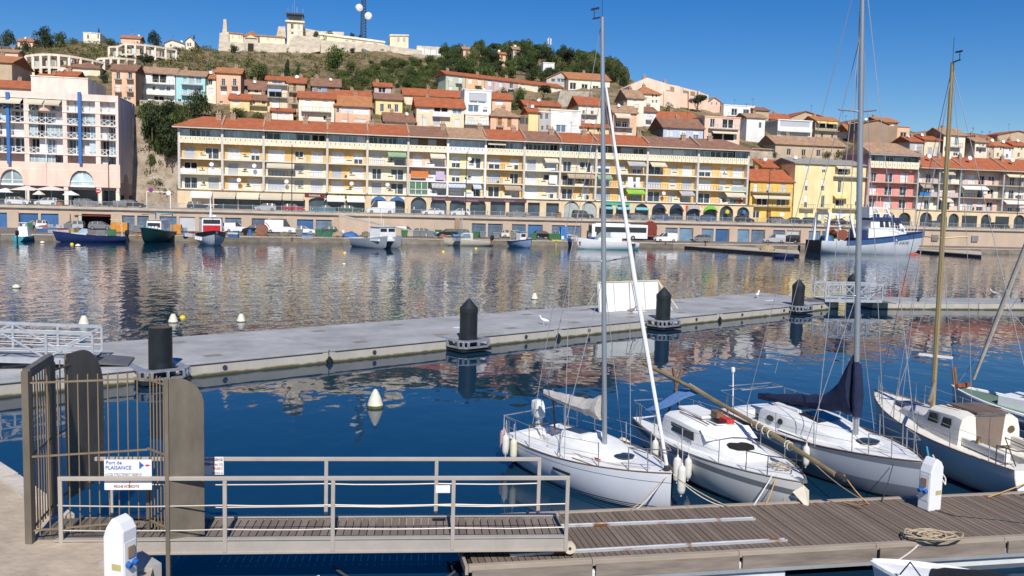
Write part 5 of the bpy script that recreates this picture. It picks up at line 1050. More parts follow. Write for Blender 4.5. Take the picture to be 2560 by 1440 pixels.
# ================================================================== VEHICLES
TYRE = BLACKR; RIM = M('wheel_rim', (.45,.45,.46), .35, .6); CARGLASS = M('car_glass', (.03,.034,.04), .5, spec=.4, var=.1); HL = M('headlamp', (.75,.77,.8), .15); TL = M('tail_lamp', (.35,.02,.02), .25); BUMP = M('bumper_black', (.04,.04,.042), .6)
def paint(name, c): return M('paint_car_'+name, c, .28, .0, .03, 1, spec=.6)
PC = {k: paint(k, c) for k, c in dict(white=(.78,.78,.77), silver=(.45,.46,.47), grey=(.2,.205,.21), black=(.015,.015,.017), red=(.4,.02,.025), blue=(.05,.1,.22), teal=(.05,.18,.22), green=(.03,.09,.06), cream=(.72,.68,.55), dkblue=(.02,.03,.06), orange=(.6,.2,.03)).items()}
def car_parts(kind):
    """side outline -> body, glasshouse, roof; x forward, origin on the ground"""
    K = {'hatch': (3.9,1.66,[(-1.93,.32),(-1.97,.6),(-1.9,.95),(-.6,.97),(.95,.93),(1.62,.8),(1.9,.62),(1.95,.35)],[(-1.86,.93),(-1.62,1.36),(-1.2,1.46),(-.1,1.47),(.3,1.4),(1.02,.92)]),
         'estate': (4.4,1.7,[(-2.18,.32),(-2.2,.6),(-2.15,.92),(.9,.93),(1.8,.8),(2.12,.62),(2.18,.35)],[(-2.12,.91),(-1.95,1.35),(-1.6,1.44),(-.1,1.45),(.25,1.38),(1.0,.91)]),
         'sedan': (4.4,1.68,[(-2.18,.32),(-2.2,.6),(-2.12,.9),(-1.35,.95),(.9,.92),(1.8,.78),(2.12,.6),(2.18,.35)],[(-1.5,.92),(-.95,1.34),(-.6,1.4),(.0,1.4),(.3,1.33),(.98,.9)]),
         'van': (4.4,1.72,[(-2.15,.32),(-2.2,.6),(-2.18,1.1),(.85,1.08),(1.75,.95),(2.1,.7),(2.18,.35)],[(-2.15,1.08),(-2.08,1.72),(-1.9,1.82),(.1,1.8),(.45,1.68),(1.15,1.06)]),
         'bigvan': (5.6,1.95,[(-2.75,.35),(-2.8,.6),(-2.78,1.25),(1.5,1.22),(2.4,1.05),(2.72,.75),(2.78,.38)],[(-2.76,1.22),(-2.72,2.35),(-2.6,2.5),(.9,2.48),(1.25,2.3),(1.95,1.2)]),
         'suv': (4.3,1.76,[(-2.1,.38),(-2.15,.7),(-2.1,1.08),(.85,1.06),(1.8,.98),(2.08,.72),(2.12,.42)],[(-2.06,1.05),(-1.95,1.6),(-1.7,1.72),(.0,1.7),(.35,1.6),(.95,1.04)])}[kind]
    L, W, lo, up = K; hw = W/2; out = {}
    b = MB(); z0 = .24
    def sec(k, w): return [(x*(1 if w > .95 else .985), s_, z*1.0) for x, z in lo]
    rings = []
    for y, ins in ((-hw,.06),(-hw+.08,0),(hw-.08,0),(hw,.06)):
        r = [(x*(1-ins*.25), y, min(z, z) - (ins*.5 if z > .8 else 0)) for x, z in lo]; r += [(lo[-1][0]*.96, y, z0), (lo[0][0]*.96, y, z0)]; rings.append(r)
    b.loft(rings); out['body'] = b
    g = MB(); zb = up[0][1]; zt = max(z for _, z in up)
    def yy(z): return hw-.07-(z-zb)/(zt-zb)*.19
    g.loft([[(x, -yy(z), z) for x, z in up], [(x, yy(z), z) for x, z in up]]); out['glass'] = g
    rf = MB(); top = [p for p in up[1:-1]]
    def ring(sg, e=.012): return [(x, sg*(yy(z)+e), z+e) for x, z in up[1:5]]
    rf.loft([ring(-1), ring(1)], False)
    # pillars and, for vans, closed side panels
    pil = [(up[0],up[1]),(up[4],up[5])]
    mid = [(-.35,.02)] if kind not in ('van','bigvan') else []
    for (xa,za),(xb,zb2) in pil:
        for sg in (-1,1): rf.bar((xa,sg*(yy(za)+.005),za),(xb,sg*(yy(zb2)+.005),zb2),.05,.09,(0,1,0))
    for xm in ([-.35,-1.2] if kind in ('estate','suv','hatch') else [-.3]):
        for sg in (-1,1): rf.bar((xm,sg*(yy(zb)+.008),zb),(xm-.03,sg*(yy(zt)+.006),zt-.02),.08,.03,(0,1,0))
    if kind in ('van','bigvan'):
        x1 = -.15 if kind == 'van' else .55
        for sg in (-1,1): rf.add([(up[0][0]+.02,sg*(yy(zb)+.01),zb),(x1,sg*(yy(zb)+.01),zb),(x1,sg*(yy(zt-.08)+.01),zt-.08),(up[1][0]+.02,sg*(yy(zt-.08)+.01),zt-.08)], [(0,1,2,3)])
    out['roof'] = rf
    wx = L*.31; out['wx'] = wx; out['dim'] = (L, W); return out
def wheel_meshes():
    b = MB(); b.lathe([(.2,-.1),(.3,-.1),(.315,-.06),(.315,.06),(.3,.1),(.2,.1)], n=16); q = Matrix.Rotation(R_(90),3,'X'); b.v = [tuple(q@Vector(p)) for p in b.v]
    r = MB(); r.lathe([(.01,-.105),(.17,-.108),(.2,-.08),(.2,.08),(.17,.108),(.01,.105)], n=12); r.v = [tuple(q@Vector(p)) for p in r.v]; return b.mesh('wheel', TYRE, True, True), r.mesh('rim', RIM, True, True)
WH, RM_ = wheel_meshes(); CARM = {}
lb = MB(); lb.box(-.06,.06,-.17,.17,-.08,.08); LMP = {'h': lb.mesh('headlight', HL), 't': lb.mesh('tail_light', TL)}
def car(label, kind, colr, s, t, z, ang=0., group=None):
    if kind not in CARM:
        o = car_parts(kind); CARM[kind] = (o['body'].mesh('body', PC['white'], True, True), o['glass'].mesh('windows', CARGLASS, False, True), o['roof'].mesh('roof', PC['white'], False, False), o['wx'], o['dim'])
    bm, gm, rm, wx, (L, W) = CARM[kind]
    r = thing('parked_car' if 'van' not in kind else 'parked_van', label, 'car' if 'van' not in kind else 'van', tw(s,t,z), TA+ang, group)
    for nm, me in (('body',bm),('roof',rm)): o = inst(nm, me, r); setmat(o, PC[colr])
    inst('windows', gm, r); k = 1.15 if kind in ('bigvan','suv') else 1.
    for sx in (-1,1):
        for sy in (-1,1): w_ = inst('wheel', WH, r, (sx*wx,sy*(W/2-.1),.315*k), None, (k,1,k)); inst('rim', RM_, w_)
        for sy in (-1,1): inst('headlight' if sx > 0 else 'tail_light', LMP['h' if sx > 0 else 't'], r, (sx*(L/2-.05),sy*(W/2-.25),.68 if kind != 'bigvan' else .85))
    b = MB(); b.box(L/2-.02,L/2+.03,-W/2+.1,W/2-.1,.3,.45); b.box(-L/2-.03,-L/2+.02,-W/2+.1,W/2-.1,.3,.45); b.build('bumpers', BUMP, r, (0,0,0)); return r
def car_up(label, kind, colr, px, t=-11.6, ang=0.): return car(label, kind, colr, pt(px,530,t)[0], t, ROADZ, ang)
def car_lo(label, kind, colr, px, py, ang=0.): s, t = ptz(px,py,QZ); return car(label, kind, colr, s, min(t,-16.6), QZ, ang)
PI = math.pi
for a in [('white hatchback parked by the first restaurant parasols','hatch','white',46),('white three-door hatchback parked under the blue column','hatch','white',118,-11.6,PI),('dark silver car parked behind the railing by the no-entry sign','estate','grey',219),('black estate beside the rubbish bins of the pink block','estate','black',333),('dark blue car in front of the beige restaurant awnings','estate','dkblue',500),('silver hatchback parked by the restaurant terrace','hatch','silver',664,-11.6,PI),('red hatchback parked on the upper street','hatch','red',735),('teal saloon behind the railing under the yellow restaurant sign','sedan','teal',810,-11.6,PI),('dark green estate next to the big white van','estate','green',878),('tall white delivery van parked before the blue shop arches','bigvan','white',951,-11.,PI),('old white saloon parked by the dark arches','sedan','white',1082,-11.6,PI),('white hatchback parked beside the saloon and lamp post','hatch','white',1150,-11.6,PI),('grey low car by the open shop fronts','sedan','grey',1294),('black off-roader parked before the sage shutters','suv','black',1457),('dark grey car beyond the sage shutters','hatch','grey',1597),('pale blue-grey car in front of the navy shop blinds','hatch','blue',1652,-11.6,PI),('blue car parked under the green shop awning','hatch','blue',1762,-11.6,PI),('black car beside the last arch of the terrace','hatch','black',1862),('dark grey estate before the golden townhouse','estate','grey',1948),('dark blue saloon parked before the pale yellow house','sedan','dkblue',1990),('dark green hatchback under the pale yellow house','hatch','green',2030),('black saloon half hidden by the trawler wheelhouse','sedan','black',2100),('dark car parked in front of the red-roofed flats','hatch','grey',2345),('black car parked further along below the red-roofed flats','estate','black',2500)]: car_up(*a)
for a in [('white hatchback parked beside the black boathouse opening','hatch','white',155,565,PI),('silver car with a covered dinghy beside the boathouse','estate','silver',240,566,PI),('dark car by the first garage doors next to the orange container','hatch','grey',318,566),('small white van parked behind the black hatchback','van','white',612,573,.3),('black hatchback on the lower quay facing left','hatch','black',640,579,PI),('silver estate behind the black hatchback','estate','silver',682,576,PI),('tall white van beside the grey garage door','bigvan','white',716,573,0.),('white saloon on the lower quay','sedan','white',762,579),('grey-green car before the glass doors','hatch','green',818,576,PI),('white van backed up behind the grey catamaran','van','white',1003,583),('dark green estate at the foot of the ramp','estate','teal',1030,578),('black car with raised tailgate at the ramp wall','hatch','black',1082,580,PI),('blue-green car beside the black one at the ramp','hatch','teal',1113,582,PI),('cream hatchback in front of the blue-grey garage doors','hatch','cream',1250,589),('black hatchback behind the cream one','hatch','black',1302,586),('silver estate beside the tall blue cabin','estate','silver',1368,590),('white van with side windows beside the net piles','van','white',1663,605,PI),('grey hatchback parked facing right on the quay','hatch','grey',1752,605,PI),('pale grey van with rear doors towards the water','van','silver',1893,603,2.7),('black off-roader seen from behind next to the grey van','suv','black',1932,604,2.5),('grey van half hidden by the trawler stern','van','silver',2008,603,2.9),('black saloon near the white cabin','sedan','black',2484,611,PI),('white van parked at the end of the quay','van','white',2520,611,.2)]: car_lo(*a)
def bus():
    s0, t = ptz(1545,590,QZ); t = -17.2; s0 = pt(1545,580,t)[0]; L = 11.5; r = thing('coach', 'long white coach with dark windows parked under the retaining wall', 'bus', tw(s0,t,QZ), TA); x0, x1 = -L/2, L/2
    q = MB(); q.loft([[(x,y,z) for y,z in ((-1.2,.35),(-1.25,1.6),(-1.2,2.9),(-1.05,3.05),(1.05,3.05),(1.2,2.9),(1.25,1.6),(1.2,.35))] for x in (x0,x0+.2,x1-.2,x1)]); q.build('body', METALW, r)
    q = MB(); q.box(x0+.6,x1-.3,-1.29,-1.24,1.55,2.55); q.build('side_windows', CARGLASS, r); q = MB(); q.box(x0-.03,x0+.01,-1.05,1.05,1.3,2.75); q.build('windscreen', CARGLASS, r)
    for i in range(7): q = MB(); q.box(x0+1.8+i*1.4,x0+1.86+i*1.4,-1.31,-1.292,1.55,2.55); q.build('window_pillar', BUMP, r)
    for x in (x0+2.2,x1-3.0):
        for y in (-1.1,1.1): w_ = inst('wheel', WH, r, (x,y,.48), None, (1.5,1.6,1.5)); inst('rim', RM_, w_)
    q = MB(); q.box(x0+1.,x1-3.5,-.7,.7,3.05,3.25); q.build('roof_unit', METALW, r)
    for y in (-.9,.9): inst('headlight', LMP['h'], r, (x0-.02,y,.8))
    q = MB(); q.box(x0+.9,x0+1.8,-1.3,-1.26,.5,2.5); q.build('door', BUMP, r)
bus()
# ================================================================== HULLS
def hull_rings(L, B, zs_st, zs_bow, draft, stern=.8, n=14, m=7, full=.42, rake=.5, chine=1., tuck=.0, maxu=.42):
    """closed-form hull sections, stern at -L/2, bow at +L/2"""
    R = []
    for i in range(n+1):
        u = i/n
        if u < maxu: hb = B/2*(stern+(1-stern)*math.sin(u/maxu*math.pi/2))
        else: v = (u-maxu)/(1-maxu); hb = B/2*max(.012,(1-v**2.1))**.82
        zs = zs_st+(zs_bow-zs_st)*u**1.7-.04*math.sin(u*math.pi)*L*.12
        d = draft*(1-abs(2*u-1)**2.5*.75); zk = -d+tuck*max(0,.25-u)*4
        if u > .86: zk += (u-.86)/.14*(zs*.15+d)*.9
        row = []
        for j in range(-m, m+1):
            th = abs(j)/m*math.pi/2; y = hb*math.sin(th)**chine*(1 if j > 0 else -1) if j else 0.; z = zk+(zs-zk)*(1-math.cos(th))**(.92)
            x = -L/2+L*u+rake*(max(0,u-.7)/.3)**2*(z-zs*.3)/max(zs,.3)*.6; row.append((x,y,z))
        R.append(row)
    return R
def hull(par, L, B, zs, zb, draft, mat, deckmat, deck_drop=.06, name='hull', **kw):
    R = hull_rings(L,B,zs,zb,draft,**kw); b = MB(); b.loft(R, False); b.add(R[0], [tuple(range(len(R[0])))]); h_ = b.build(name, mat, par, smooth=True)
    d = MB()
    for a, c in zip(R, R[1:]):
        d.quad((a[0][0],a[0][1]*.97,a[0][2]-deck_drop),(c[0][0],c[0][1]*.97,c[0][2]-deck_drop),(c[-1][0],c[-1][1]*.97,c[-1][2]-deck_drop),(a[-1][0],a[-1][1]*.97,a[-1][2]-deck_drop))
    if deckmat: d.build('deck', deckmat, par, fix=False)
    return R
def rim(par, R, mat, r=.04, name='gunwale'):
    b = MB()
    for k in (0,-1): b.tube([(q[k][0],q[k][1],q[k][2]+.005) for q in R], r, 5)
    return b.build(name, mat, par)
def boat(label, px, py, ang, name='fishing_boat', cat='boat'):
    p = onz(px, py, 0); return thing(name, label, cat, (p.x,p.y,0), TA+ang)
GEL = M('gelcoat_white', (.8,.8,.79), .3, var=.04, scale=.8, spec=.5); HBLUE = M('hull_navy', (.02,.035,.12), .4); HTEAL = M('hull_teal', (.05,.3,.36), .4); HGRN = M('hull_green', (.008,.05,.05), .4); HGREY = M('hull_grey', (.3,.33,.37), .45, var=.1); HBEI = M('hull_beige', (.55,.5,.4), .5, var=.06); HBLK = M('hull_black', (.02,.02,.025), .4); RUST = M('rust', (.25,.08,.04), .85, var=.4, scale=5); WDECK = M('deck_wood', (.35,.25,.16), .8, var=.2, scale=3); OBM = M('outboard_black', (.02,.02,.022), .3); NET = M('fishing_net', (.2,.17,.11), .95, var=.5, scale=6, bump=1.); NETG = M('net_green', (.06,.14,.1), .95, var=.4, scale=6, bump=1.); ORNG = M('buoy_orange', (.65,.15,.03), .5)
def outboard(par, loc, s=1., mat=OBM, rz=0):
    b = MB(); b.loft([[(x*.22*k+dx,y*.17*k,z) for x,y in ((-1,-.8),(-.6,-1),(.6,-1),(1,-.6),(1,.6),(.6,1),(-.6,1),(-1,.8))] for z,k,dx in ((0,.7,0),(.08,1,0),(.4,1,-.02),(.55,.85,-.04),(.6,.5,-.05))]); b.box(-.09,.1,-.07,.07,-.75,0); b.box(-.2,.1,-.03,.03,-.72,-.66)
    b.v = [(x*s,y*s,z*s) for x,y,z in b.v]; return b.build('outboard_motor', mat, par, loc, rz, smooth=True)
def far_boats():
    r = boat('small turquoise and white motorboat moored stern-out at the quay', 62,602,1.5,'motorboat'); R = hull(r,5,2.1,.7,1.0,.3,HTEAL,GEL,n=8,m=4); b = MB(); b.loft([[(x*k-.2,y*k,z) for x,y in ((-.5,-.7),(.7,-.6),(.7,.6),(-.5,.7))] for z,k in ((.7,1),(1.3,1),(2.,.85),(2.1,.8))]); b.build('console', GEL, r); outboard(r,(-2.55,0,.9),1.2); b = MB(); b.box(-.55,.4,-.6,.6,2.6,2.68); b.tube([(-.4,-.5,.8),(-.4,-.5,2.6)],.03,5); b.tube([(-.4,.5,.8),(-.4,.5,2.6)],.03,5); b.build('canopy', METALW, r)
    r = boat('long navy blue open fishing boat with windscreen and red waterline', 228,605,PI+.2); R = hull(r,9.4,2.5,.8,1.5,.4,HBLUE,WDECK,n=12,m=5,rake=.9); rim(r,R,HBLUE,.06); b = MB(); b.loft([[(x,y*w_,z) for x,y in ((.6,-1),(2.6,-.75),(2.6,.75),(.6,1))] for z,w_ in ((1.0,1),(1.35,.95))]); b.build('foredeck_cabin', M('hull_pale_grey', (.55,.6,.65), .4), r)
    b = MB(); b.add([(1.9,-.8,1.35),(1.9,.8,1.35),(1.2,.65,2.0),(1.2,-.65,2.0),(.4,-.9,1.3),(.4,.9,1.3),(.5,.7,1.95),(.5,-.7,1.95)],[(0,1,2,3),(0,3,7,4),(1,5,6,2)]); b.build('windscreen', GLASSB, r, fix=False); b = MB()
    b.box(-3.4,-2.2,-.9,.9,1.0,1.9); b.build('gear_tub', M('bin_green', (.05,.16,.07), .6), r); b = MB(); b.box(-1.9,-.7,-.8,.8,1.0,1.8); b.build('gear_tub', M('bin_grey', (.2,.21,.21), .6), r); outboard(r,(-4.85,-.4,1.0),1.4); outboard(r,(-4.85,.5,1.0),1.4)
    b = MB(); b.bar((-4.2,-1,.9),(-4.2,-1,3.4),.12); b.bar((-4.2,1,.9),(-4.2,1,3.4),.12); b.bar((-4.2,-1.1,3.4),(-4.2,1.1,3.4),.14); b.bar((-4.2,0,3.4),(-2.6,0,3.4),.12); b.bar((-4.2,0,2.4),(-3.2,0,3.4),.1); b.build('gantry', M('gantry_cream', (.6,.5,.32), .6), r); b = MB(); b.tube([(x,0,.08) for x in (-5.2,4.4)],.03,5)
    r = boat('dark green trawler moored bow-out with pale wheelhouse and gantry', 390,605,-1.75); R = hull(r,10,3.5,1.5,2.4,.6,HGRN,WDECK,n=12,m=5,rake=1.); rim(r,R,HTEAL,.09); b = MB(); b.loft([[(x*k-.6,y*k,z) for x,y in ((-1.6,-1.2),(1.4,-1.1),(1.4,1.1),(-1.6,1.2))] for z,k in ((1.2,1),(2.8,1),(3.3,.96),(3.4,1.1))]); b.build('wheelhouse', GEL, r); b = MB(); b.box(.82,.86,-.95,.95,2.3,2.95); b.build('windows', CARGLASS, r); b = MB(); b.bar((-3.5,-1.3,1.2),(-3.5,-1.3,4.4),.14); b.bar((-3.5,1.3,1.2),(-3.5,1.3,4.4),.14); b.bar((-3.5,-1.4,4.4),(-3.5,1.4,4.4),.14); b.bar((-3.5,1.3,4.3),(1.8,1.4,4.2),.1); b.bar((-3.5,-1.3,4.3),(1.8,-1.4,4.2),.1); b.build('gantry', HTEAL, r)
    for k in range(4): b = MB(); b.lathe([(.02,-.25),(.2,-.18),(.25,0),(.2,.18),(.02,.25)], n=8); b.build('net_float', ORNG if k == 0 else METALW, r, (2.5+k*.4,1.5-k*.35 if k else -1.9,2.3 if k else 1.0), smooth=True)
    r = boat('black and silver fishing boat with white and red wheelhouse', 528,611,-1.35); R = hull(r,10.5,4.3,1.5,2.3,.6,M('hull_steel', (.5,.53,.56), .4),WDECK,n=12,m=5,rake=1.); b = MB(); b.loft([[(q[j][0],q[j][1]*1.012,q[j][2]) for j in (0,1)] for q in R], False); b.loft([[(q[j][0],q[j][1]*1.012,q[j][2]) for j in (-1,-2)] for q in R], False); b.build('black_strake', HBLK, r, fix=False)
    b = MB(); b.loft([[(x*k-1,y*k,z) for x,y in ((-1.8,-1.5),(1.8,-1.4),(1.8,1.4),(-1.8,1.5))] for z,k in ((1.3,1),(3.4,1),(4.0,.95),(4.1,1.06))]); b.build('wheelhouse', GEL, r); b = MB(); b.box(.82,.87,-1.25,1.25,2.0,2.9); b.build('red_panel', M('panel_red', (.5,.02,.03), .5), r); b = MB(); b.box(.8,.855,-1.2,1.2,3.15,3.75); b.build('windows', CARGLASS, r); b = MB(); b.tube([(-1,0,4.1),(-1,0,7.4)],[.12,.06],6); b.bar((-1,-1,6),(-1,1,6),.08); b.bar((-1,0,6.6),(1.6,0,4.1),.06); b.build('mast', METALW, r); b = MB(); b.lathe([(.05,0),(.4,.05),(.4,.25),(.05,.35)],(-.6,.5,4.1),10); b.build('radar', METALW, r)
    for k in range(3): b = MB(); b.tube([(0,0,.25),(0,0,-.25)],[.2,.2],8); b.build('fender', METALW, r, (3.2-k*1.6,-1.75-k*.2,1.0))
    r = boat('grey twin-hulled workboat with white cabin', 942,619,-1.0,'catamaran')
    for sy in (-1.35,1.35):
        R = hull_rings(8.6,1.7,1.3,2.0,.35,n=10,m=4,stern=.95,rake=.8,chine=.8); b = MB(); b.loft(R,False); b.add(R[0],[tuple(range(len(R[0])))]); b.build('hull', HGREY, r, (0,sy,0), smooth=True)
    b = MB(); b.box(-4.2,3.2,-2.1,2.1,1.15,1.45); b.build('deck', GEL, r); b = MB(); b.loft([[(x*k+1.6,y*k,z) for x,y in ((-1.2,-1.6),(1.2,-1.5),(1.2,1.5),(-1.2,1.6))] for z,k in ((1.45,1),(2.2,1),(3.2,.95),(3.3,1.08))]); b.build('cabin', GEL, r)
    for y in (-.75,.75): b = MB(); b.box(2.73,2.78,y-.6,y+.6,2.3,3.05); b.build('window', CARGLASS, r)
    for x,y,hh in ((0,-1.5,3.5),(-.6,1.2,4.2),(.6,.8,3)): b = MB(); b.tube([(x,y,1.4),(x,y,1.4+hh)],.03,5); b.build('aerial', METALW, r)
    b = MB(); b.lathe([(.1,0),(.7,.2),(.6,.8),(.1,1.0)],(-2.4,-.4,1.45),9); b.build('net_heap', NET, r)
    r = boat('beige cuddy-cabin motorboat with dark outboard', 1170,614,PI+.1,'motorboat'); R = hull(r,8.2,2.6,.85,1.35,.35,HBEI,HBEI,n=12,m=4,rake=.9,chine=.75); b = MB(); b.loft([[(x,y*w_,z) for x,y in ((-.6,-1),(2.2+dx,-.8),(2.2+dx,.8),(-.6,1))] for z,w_,dx in ((.95,1,0),(1.5,.95,-.6),(2.2,.8,-1.4))]); b.build('cuddy_cabin', HBEI, r); b = MB(); b.add([(1.75,-.84,1.35),(.85,-.72,2.05),(-.2,-.74,2.05),(-.2,-.9,1.35)],[(0,1,2,3)]); b.v = [(x,y-.05,z) for x,y,z in b.v]; b.add([(x,-y,z) for x,y,z in b.v],[(3,2,1,0)]); b.build('window', GLASSB, r, fix=False); outboard(r,(-4.25,0,1.0),1.4)
    r = boat('little blue and white boat with yellow frame and tiny wheelhouse', 1302,618,-1.2); R = hull(r,6,2.4,.9,1.5,.4,M('hull_bluewhite', (.25,.35,.5), .4),WDECK,n=10,m=4,rake=.6); rim(r,R,HBLUE,.08); b = MB(); b.loft([[(x*k+.1,y*k,z) for x,y in ((-.6,-.65),(.6,-.6),(.6,.6),(-.6,.65))] for z,k in ((.9,1),(2.5,1),(2.6,1.12))]); b.build('wheelhouse', GEL, r); b = MB(); b.box(.71,.74,-.45,.45,1.8,2.3); b.build('window', CARGLASS, r); b = MB(); b.box(-.7,.9,-.7,.7,2.6,2.7); b.build('wheelhouse_roof', M('paint_sky', (.1,.35,.6), .5), r); b = MB(); b.bar((-2.2,-.8,.9),(-2.2,-.8,2.8),.07); b.bar((-2.2,.8,.9),(-2.2,.8,2.8),.07); b.bar((-2.2,-.8,2.8),(-2.2,.8,2.8),.07); b.build('net_frame', M('frame_yellow', (.65,.5,.08), .5), r)
    r = boat('sleek white sport-fishing yacht with blue cover', 1518,623,PI+.05,'motor_yacht'); R = hull(r,10.8,3.3,1.25,2.0,.5,GEL,GEL,n=14,m=5,rake=1.2); b = MB(); b.loft([[(x+dx,y*w_,z) for x,y in ((-2.2,-1.2),(2.0,-1),(2.0,1),(-2.2,1.2))] for z,w_,dx in ((1.35,1,0),(2.0,.95,0))]); b.build('cabin', GEL, r); b = MB(); b.add([(2.0,-.95,2.0),(2.0,.95,2.0),(1.0,.8,3.0),(1.0,-.8,3.0),(-.3,-1,2.0),(-.3,1,2.0),(-.2,.8,2.9),(-.2,-.8,2.9)],[(0,1,2,3),(0,3,7,4),(1,5,6,2)]); b.build('windscreen', GLASST, r, fix=False); b = MB(); b.loft([[(1.4,-.95,2.1),(1.4,.95,2.1)],[(.7,-.7,3.1),(.7,.7,3.1)],[(-.5,-.9,2.9),(-.5,.9,2.9)]],False); b.build('blue_cover', M('canvas_royal', (.03,.12,.42), .8), r, fix=False); b = MB(); b.box(2.3,3.4,-.5,.5,1.9,2.1); b.build('hatch', BLUEP, r); b = MB(); b.box(-4.6,-3.4,1.5,1.53,.7,1.1); b.box(-4.6,-3.4,-1.6,-1.56,.8,1.15); b.build('side_port', CARGLASS, r); b = MB(); b.tube([(q[-1][0],q[-1][1]*1.01,.12) for q in R],.05,5); b.tube([(q[0][0],q[0][1]*1.01,.12) for q in R],.05,5); b.build('boot_stripe', HTEAL, r)
far_boats()
def trawler():
    p = onz(2165,634,0); r = thing('trawler', 'big white and blue steel trawler with arched stern gantry and bridge', 'ship', (p.x,p.y,0), TA-.04); k = 1.
    HW = M('ship_white', (.62,.65,.68), .45, var=.1, scale=.5, stretch=(1,1,.3)); NV = M('ship_navy', (.015,.03,.11), .5, var=.2)
    R = hull(r,21,6.2,2.3,4.1,1.2,HW,NV,n=22,m=7,rake=2.6,stern=.92,maxu=.35,deck_drop=.5,full=.5)
    b = MB()
    for kk in (0,-1):
        pts = []
        for q in R[5:]:
            a, c = Vector(q[kk]), Vector(q[1 if kk == 0 else -2]); pts.append((a,c))
        b.loft([[ (a.x,a.y*1.012,a.z+.02),(a.x,a.y*1.01,a.z-.75)] for a,c in pts], False)
    b.build('blue_strake', M('ship_blue', (.045,.1,.24), .45), r, fix=False)
    b = MB(); b.loft([[(q[kk][0],q[kk][1]*1.004,q[kk][2]+.02) for kk in (0,-1)]+[(q[kk][0],q[kk][1]*1.004,q[kk][2]+.3) for kk in (-1,0)] for q in R[8:]], True, False); b.build('bulwark', NV, r, fix=False)
    b = MB(); b.box(-10.62,-10.5,-2.8,2.8,-.3,2.3); b.build('stern_plate', M('stern_black', (.03,.035,.04), .6), r)
    b = MB()
    for i in range(9):
        pass
    b.lathe([(.02,-1.6),(.35,-1.2),(.5,0),(.45,1.2),(.2,1.8)], n=10); v = Matrix.Rotation(R_(90),3,'Y'); b.v = [tuple(v@Vector(q)) for q in b.v]; b.build('bulbous_bow', M('antifoul_red', (.35,.08,.06), .6), r, (9.0,0,-.1), smooth=True)
    # superstructure
    def tub(x0,x1,w0,w1,z0,z1,dx,nm,m,fw=1.): xm = x0+(x1-x0)*.6; b = MB(); b.loft([[(x0,-w0,z0),(xm,-w0,z0),(x1,-w0*fw,z0),(x1,w0*fw,z0),(xm,w0,z0),(x0,w0,z0)],[(x0+.1,-w1,z1),(xm-dx*.3,-w1,z1),(x1-dx,-w1*fw,z1),(x1-dx,w1*fw,z1),(xm-dx*.3,w1,z1),(x0+.1,w1,z1)]]); return b.build(nm, m, r)
    SS = .6
    tub(-1.2,8.2,2.4,2.2,2.6,4.7,1.4,'deckhouse',GEL,.45); tub(-.8,6.6,2.3,2.05,4.7,6.2,1.5,'bridge',GEL,.8); tub(-.9,5.5,2.4,2.3,6.2,6.75,.1,'bridge_visor',NV)
    for i in range(4): b = MB(); x = 1.+i*1.05; b.add([(x,-2.3,4.95),(x+.85,-2.3,4.95),(x+.7,-2.12,6.05),(x+.05,-2.12,6.05)],[(0,1,2,3)]); b.build('bridge_window', CARGLASS, r, fix=False)
    b = MB(); b.add([(6.3,-1.9,5.0),(6.3,1.9,5.0),(5.35,1.8,6.05),(5.35,-1.8,6.05)],[(0,1,2,3)]); b.v = [(x+.06,y,z) for x,y,z in b.v]; b.build('windscreen', CARGLASS, r, fix=False)
    b = MB(); tubeP = [(-.8,2),( -.8,3)]
    b.loft([[(-1,-1.9,6.6),(-.2,-1.9,6.6),(-.2,1.9,6.6),(-1,1.9,6.6)],[(-.9,-1.7,8.6),(-.1,-1.7,8.6),(-.1,1.7,8.6),(-.9,1.7,8.6)]]); b.bar((-.4,-1.6,8.5),(2.6,-1.6,8.4),.35,.3); b.bar((-.4,1.6,8.5),(2.6,1.6,8.4),.35,.3); b.bar((2.5,-1.6,8.4),(3.6,-1.6,6.6),.3); b.bar((2.5,1.6,8.4),(3.6,1.6,6.6),.3); b.bar((-.4,-1.6,7.5),(3.0,-1.6,7.45),.2); b.build('flying_bridge_arch', GEL, r)
    tub(-2.6,-1.3,2.2,2.0,2.4,4.4,.2,'net_winch_house',NV)
    for y in (-2.3,2.3):
        b = MB(); b.bar((-9.4,y,2.1),(-9.0,y,7.2),.45,.4); b.build('gantry_leg', METALW, r); b = MB(); b.bar((-3.8,y,3.0),(-5.0,y,7.0),.35); b.build('gantry_leg', METALW, r); b = MB(); b.bar((-9.0,y,7.1),(-4.9,y,7.0),.35,.3); b.build('gantry_beam', METALW, r)
    b = MB(); b.bar((-9.0,-2.4,7.15),(-9.0,2.4,7.15),.4); b.build('gantry_crossbar', METALW, r); b = MB(); b.lathe([(.1,-2),(1.0,-2),(1.0,-1.9),(.6,-1.8),(.6,1.8),(1.0,1.9),(1.0,2),(.1,2)], n=12); v = Matrix.Rotation(R_(90),3,'X'); b.v = [tuple(v@Vector(q)) for q in b.v]; b.build('net_drum', RUST, r, (-6,0,3.4))
    b = MB(); b.lathe([(.1,0),(1.3,.3),(1.1,1.1),(.1,1.4)],(-7.8,.3,2.0),9); b.build('net_heap', NETG, r); b = MB(); b.lathe([(.1,0),(.9,.2),(.8,.9),(.1,1.1)],(-8.6,-1.2,2.1),9); b.build('blue_tarp', BLUEP, r)
    for i, zz in enumerate((6.6,6.1,5.6,5.0)):
        b = MB(); b.tube([(-8.9+j*.5,-.5,zz-.5*math.sin(math.pi*j/8)) for j in range(9)],.07,5); b.build('hanging_net', [NET,RUST,NETG,RUST][i], r)
    inst('handrail', U_RAILW, r, (3.,-2.45,4.3), None, (5.5,1,1)); inst('handrail', U_RAILW, r, (-1.,-2.2,6.6), None, (5,1,.8))
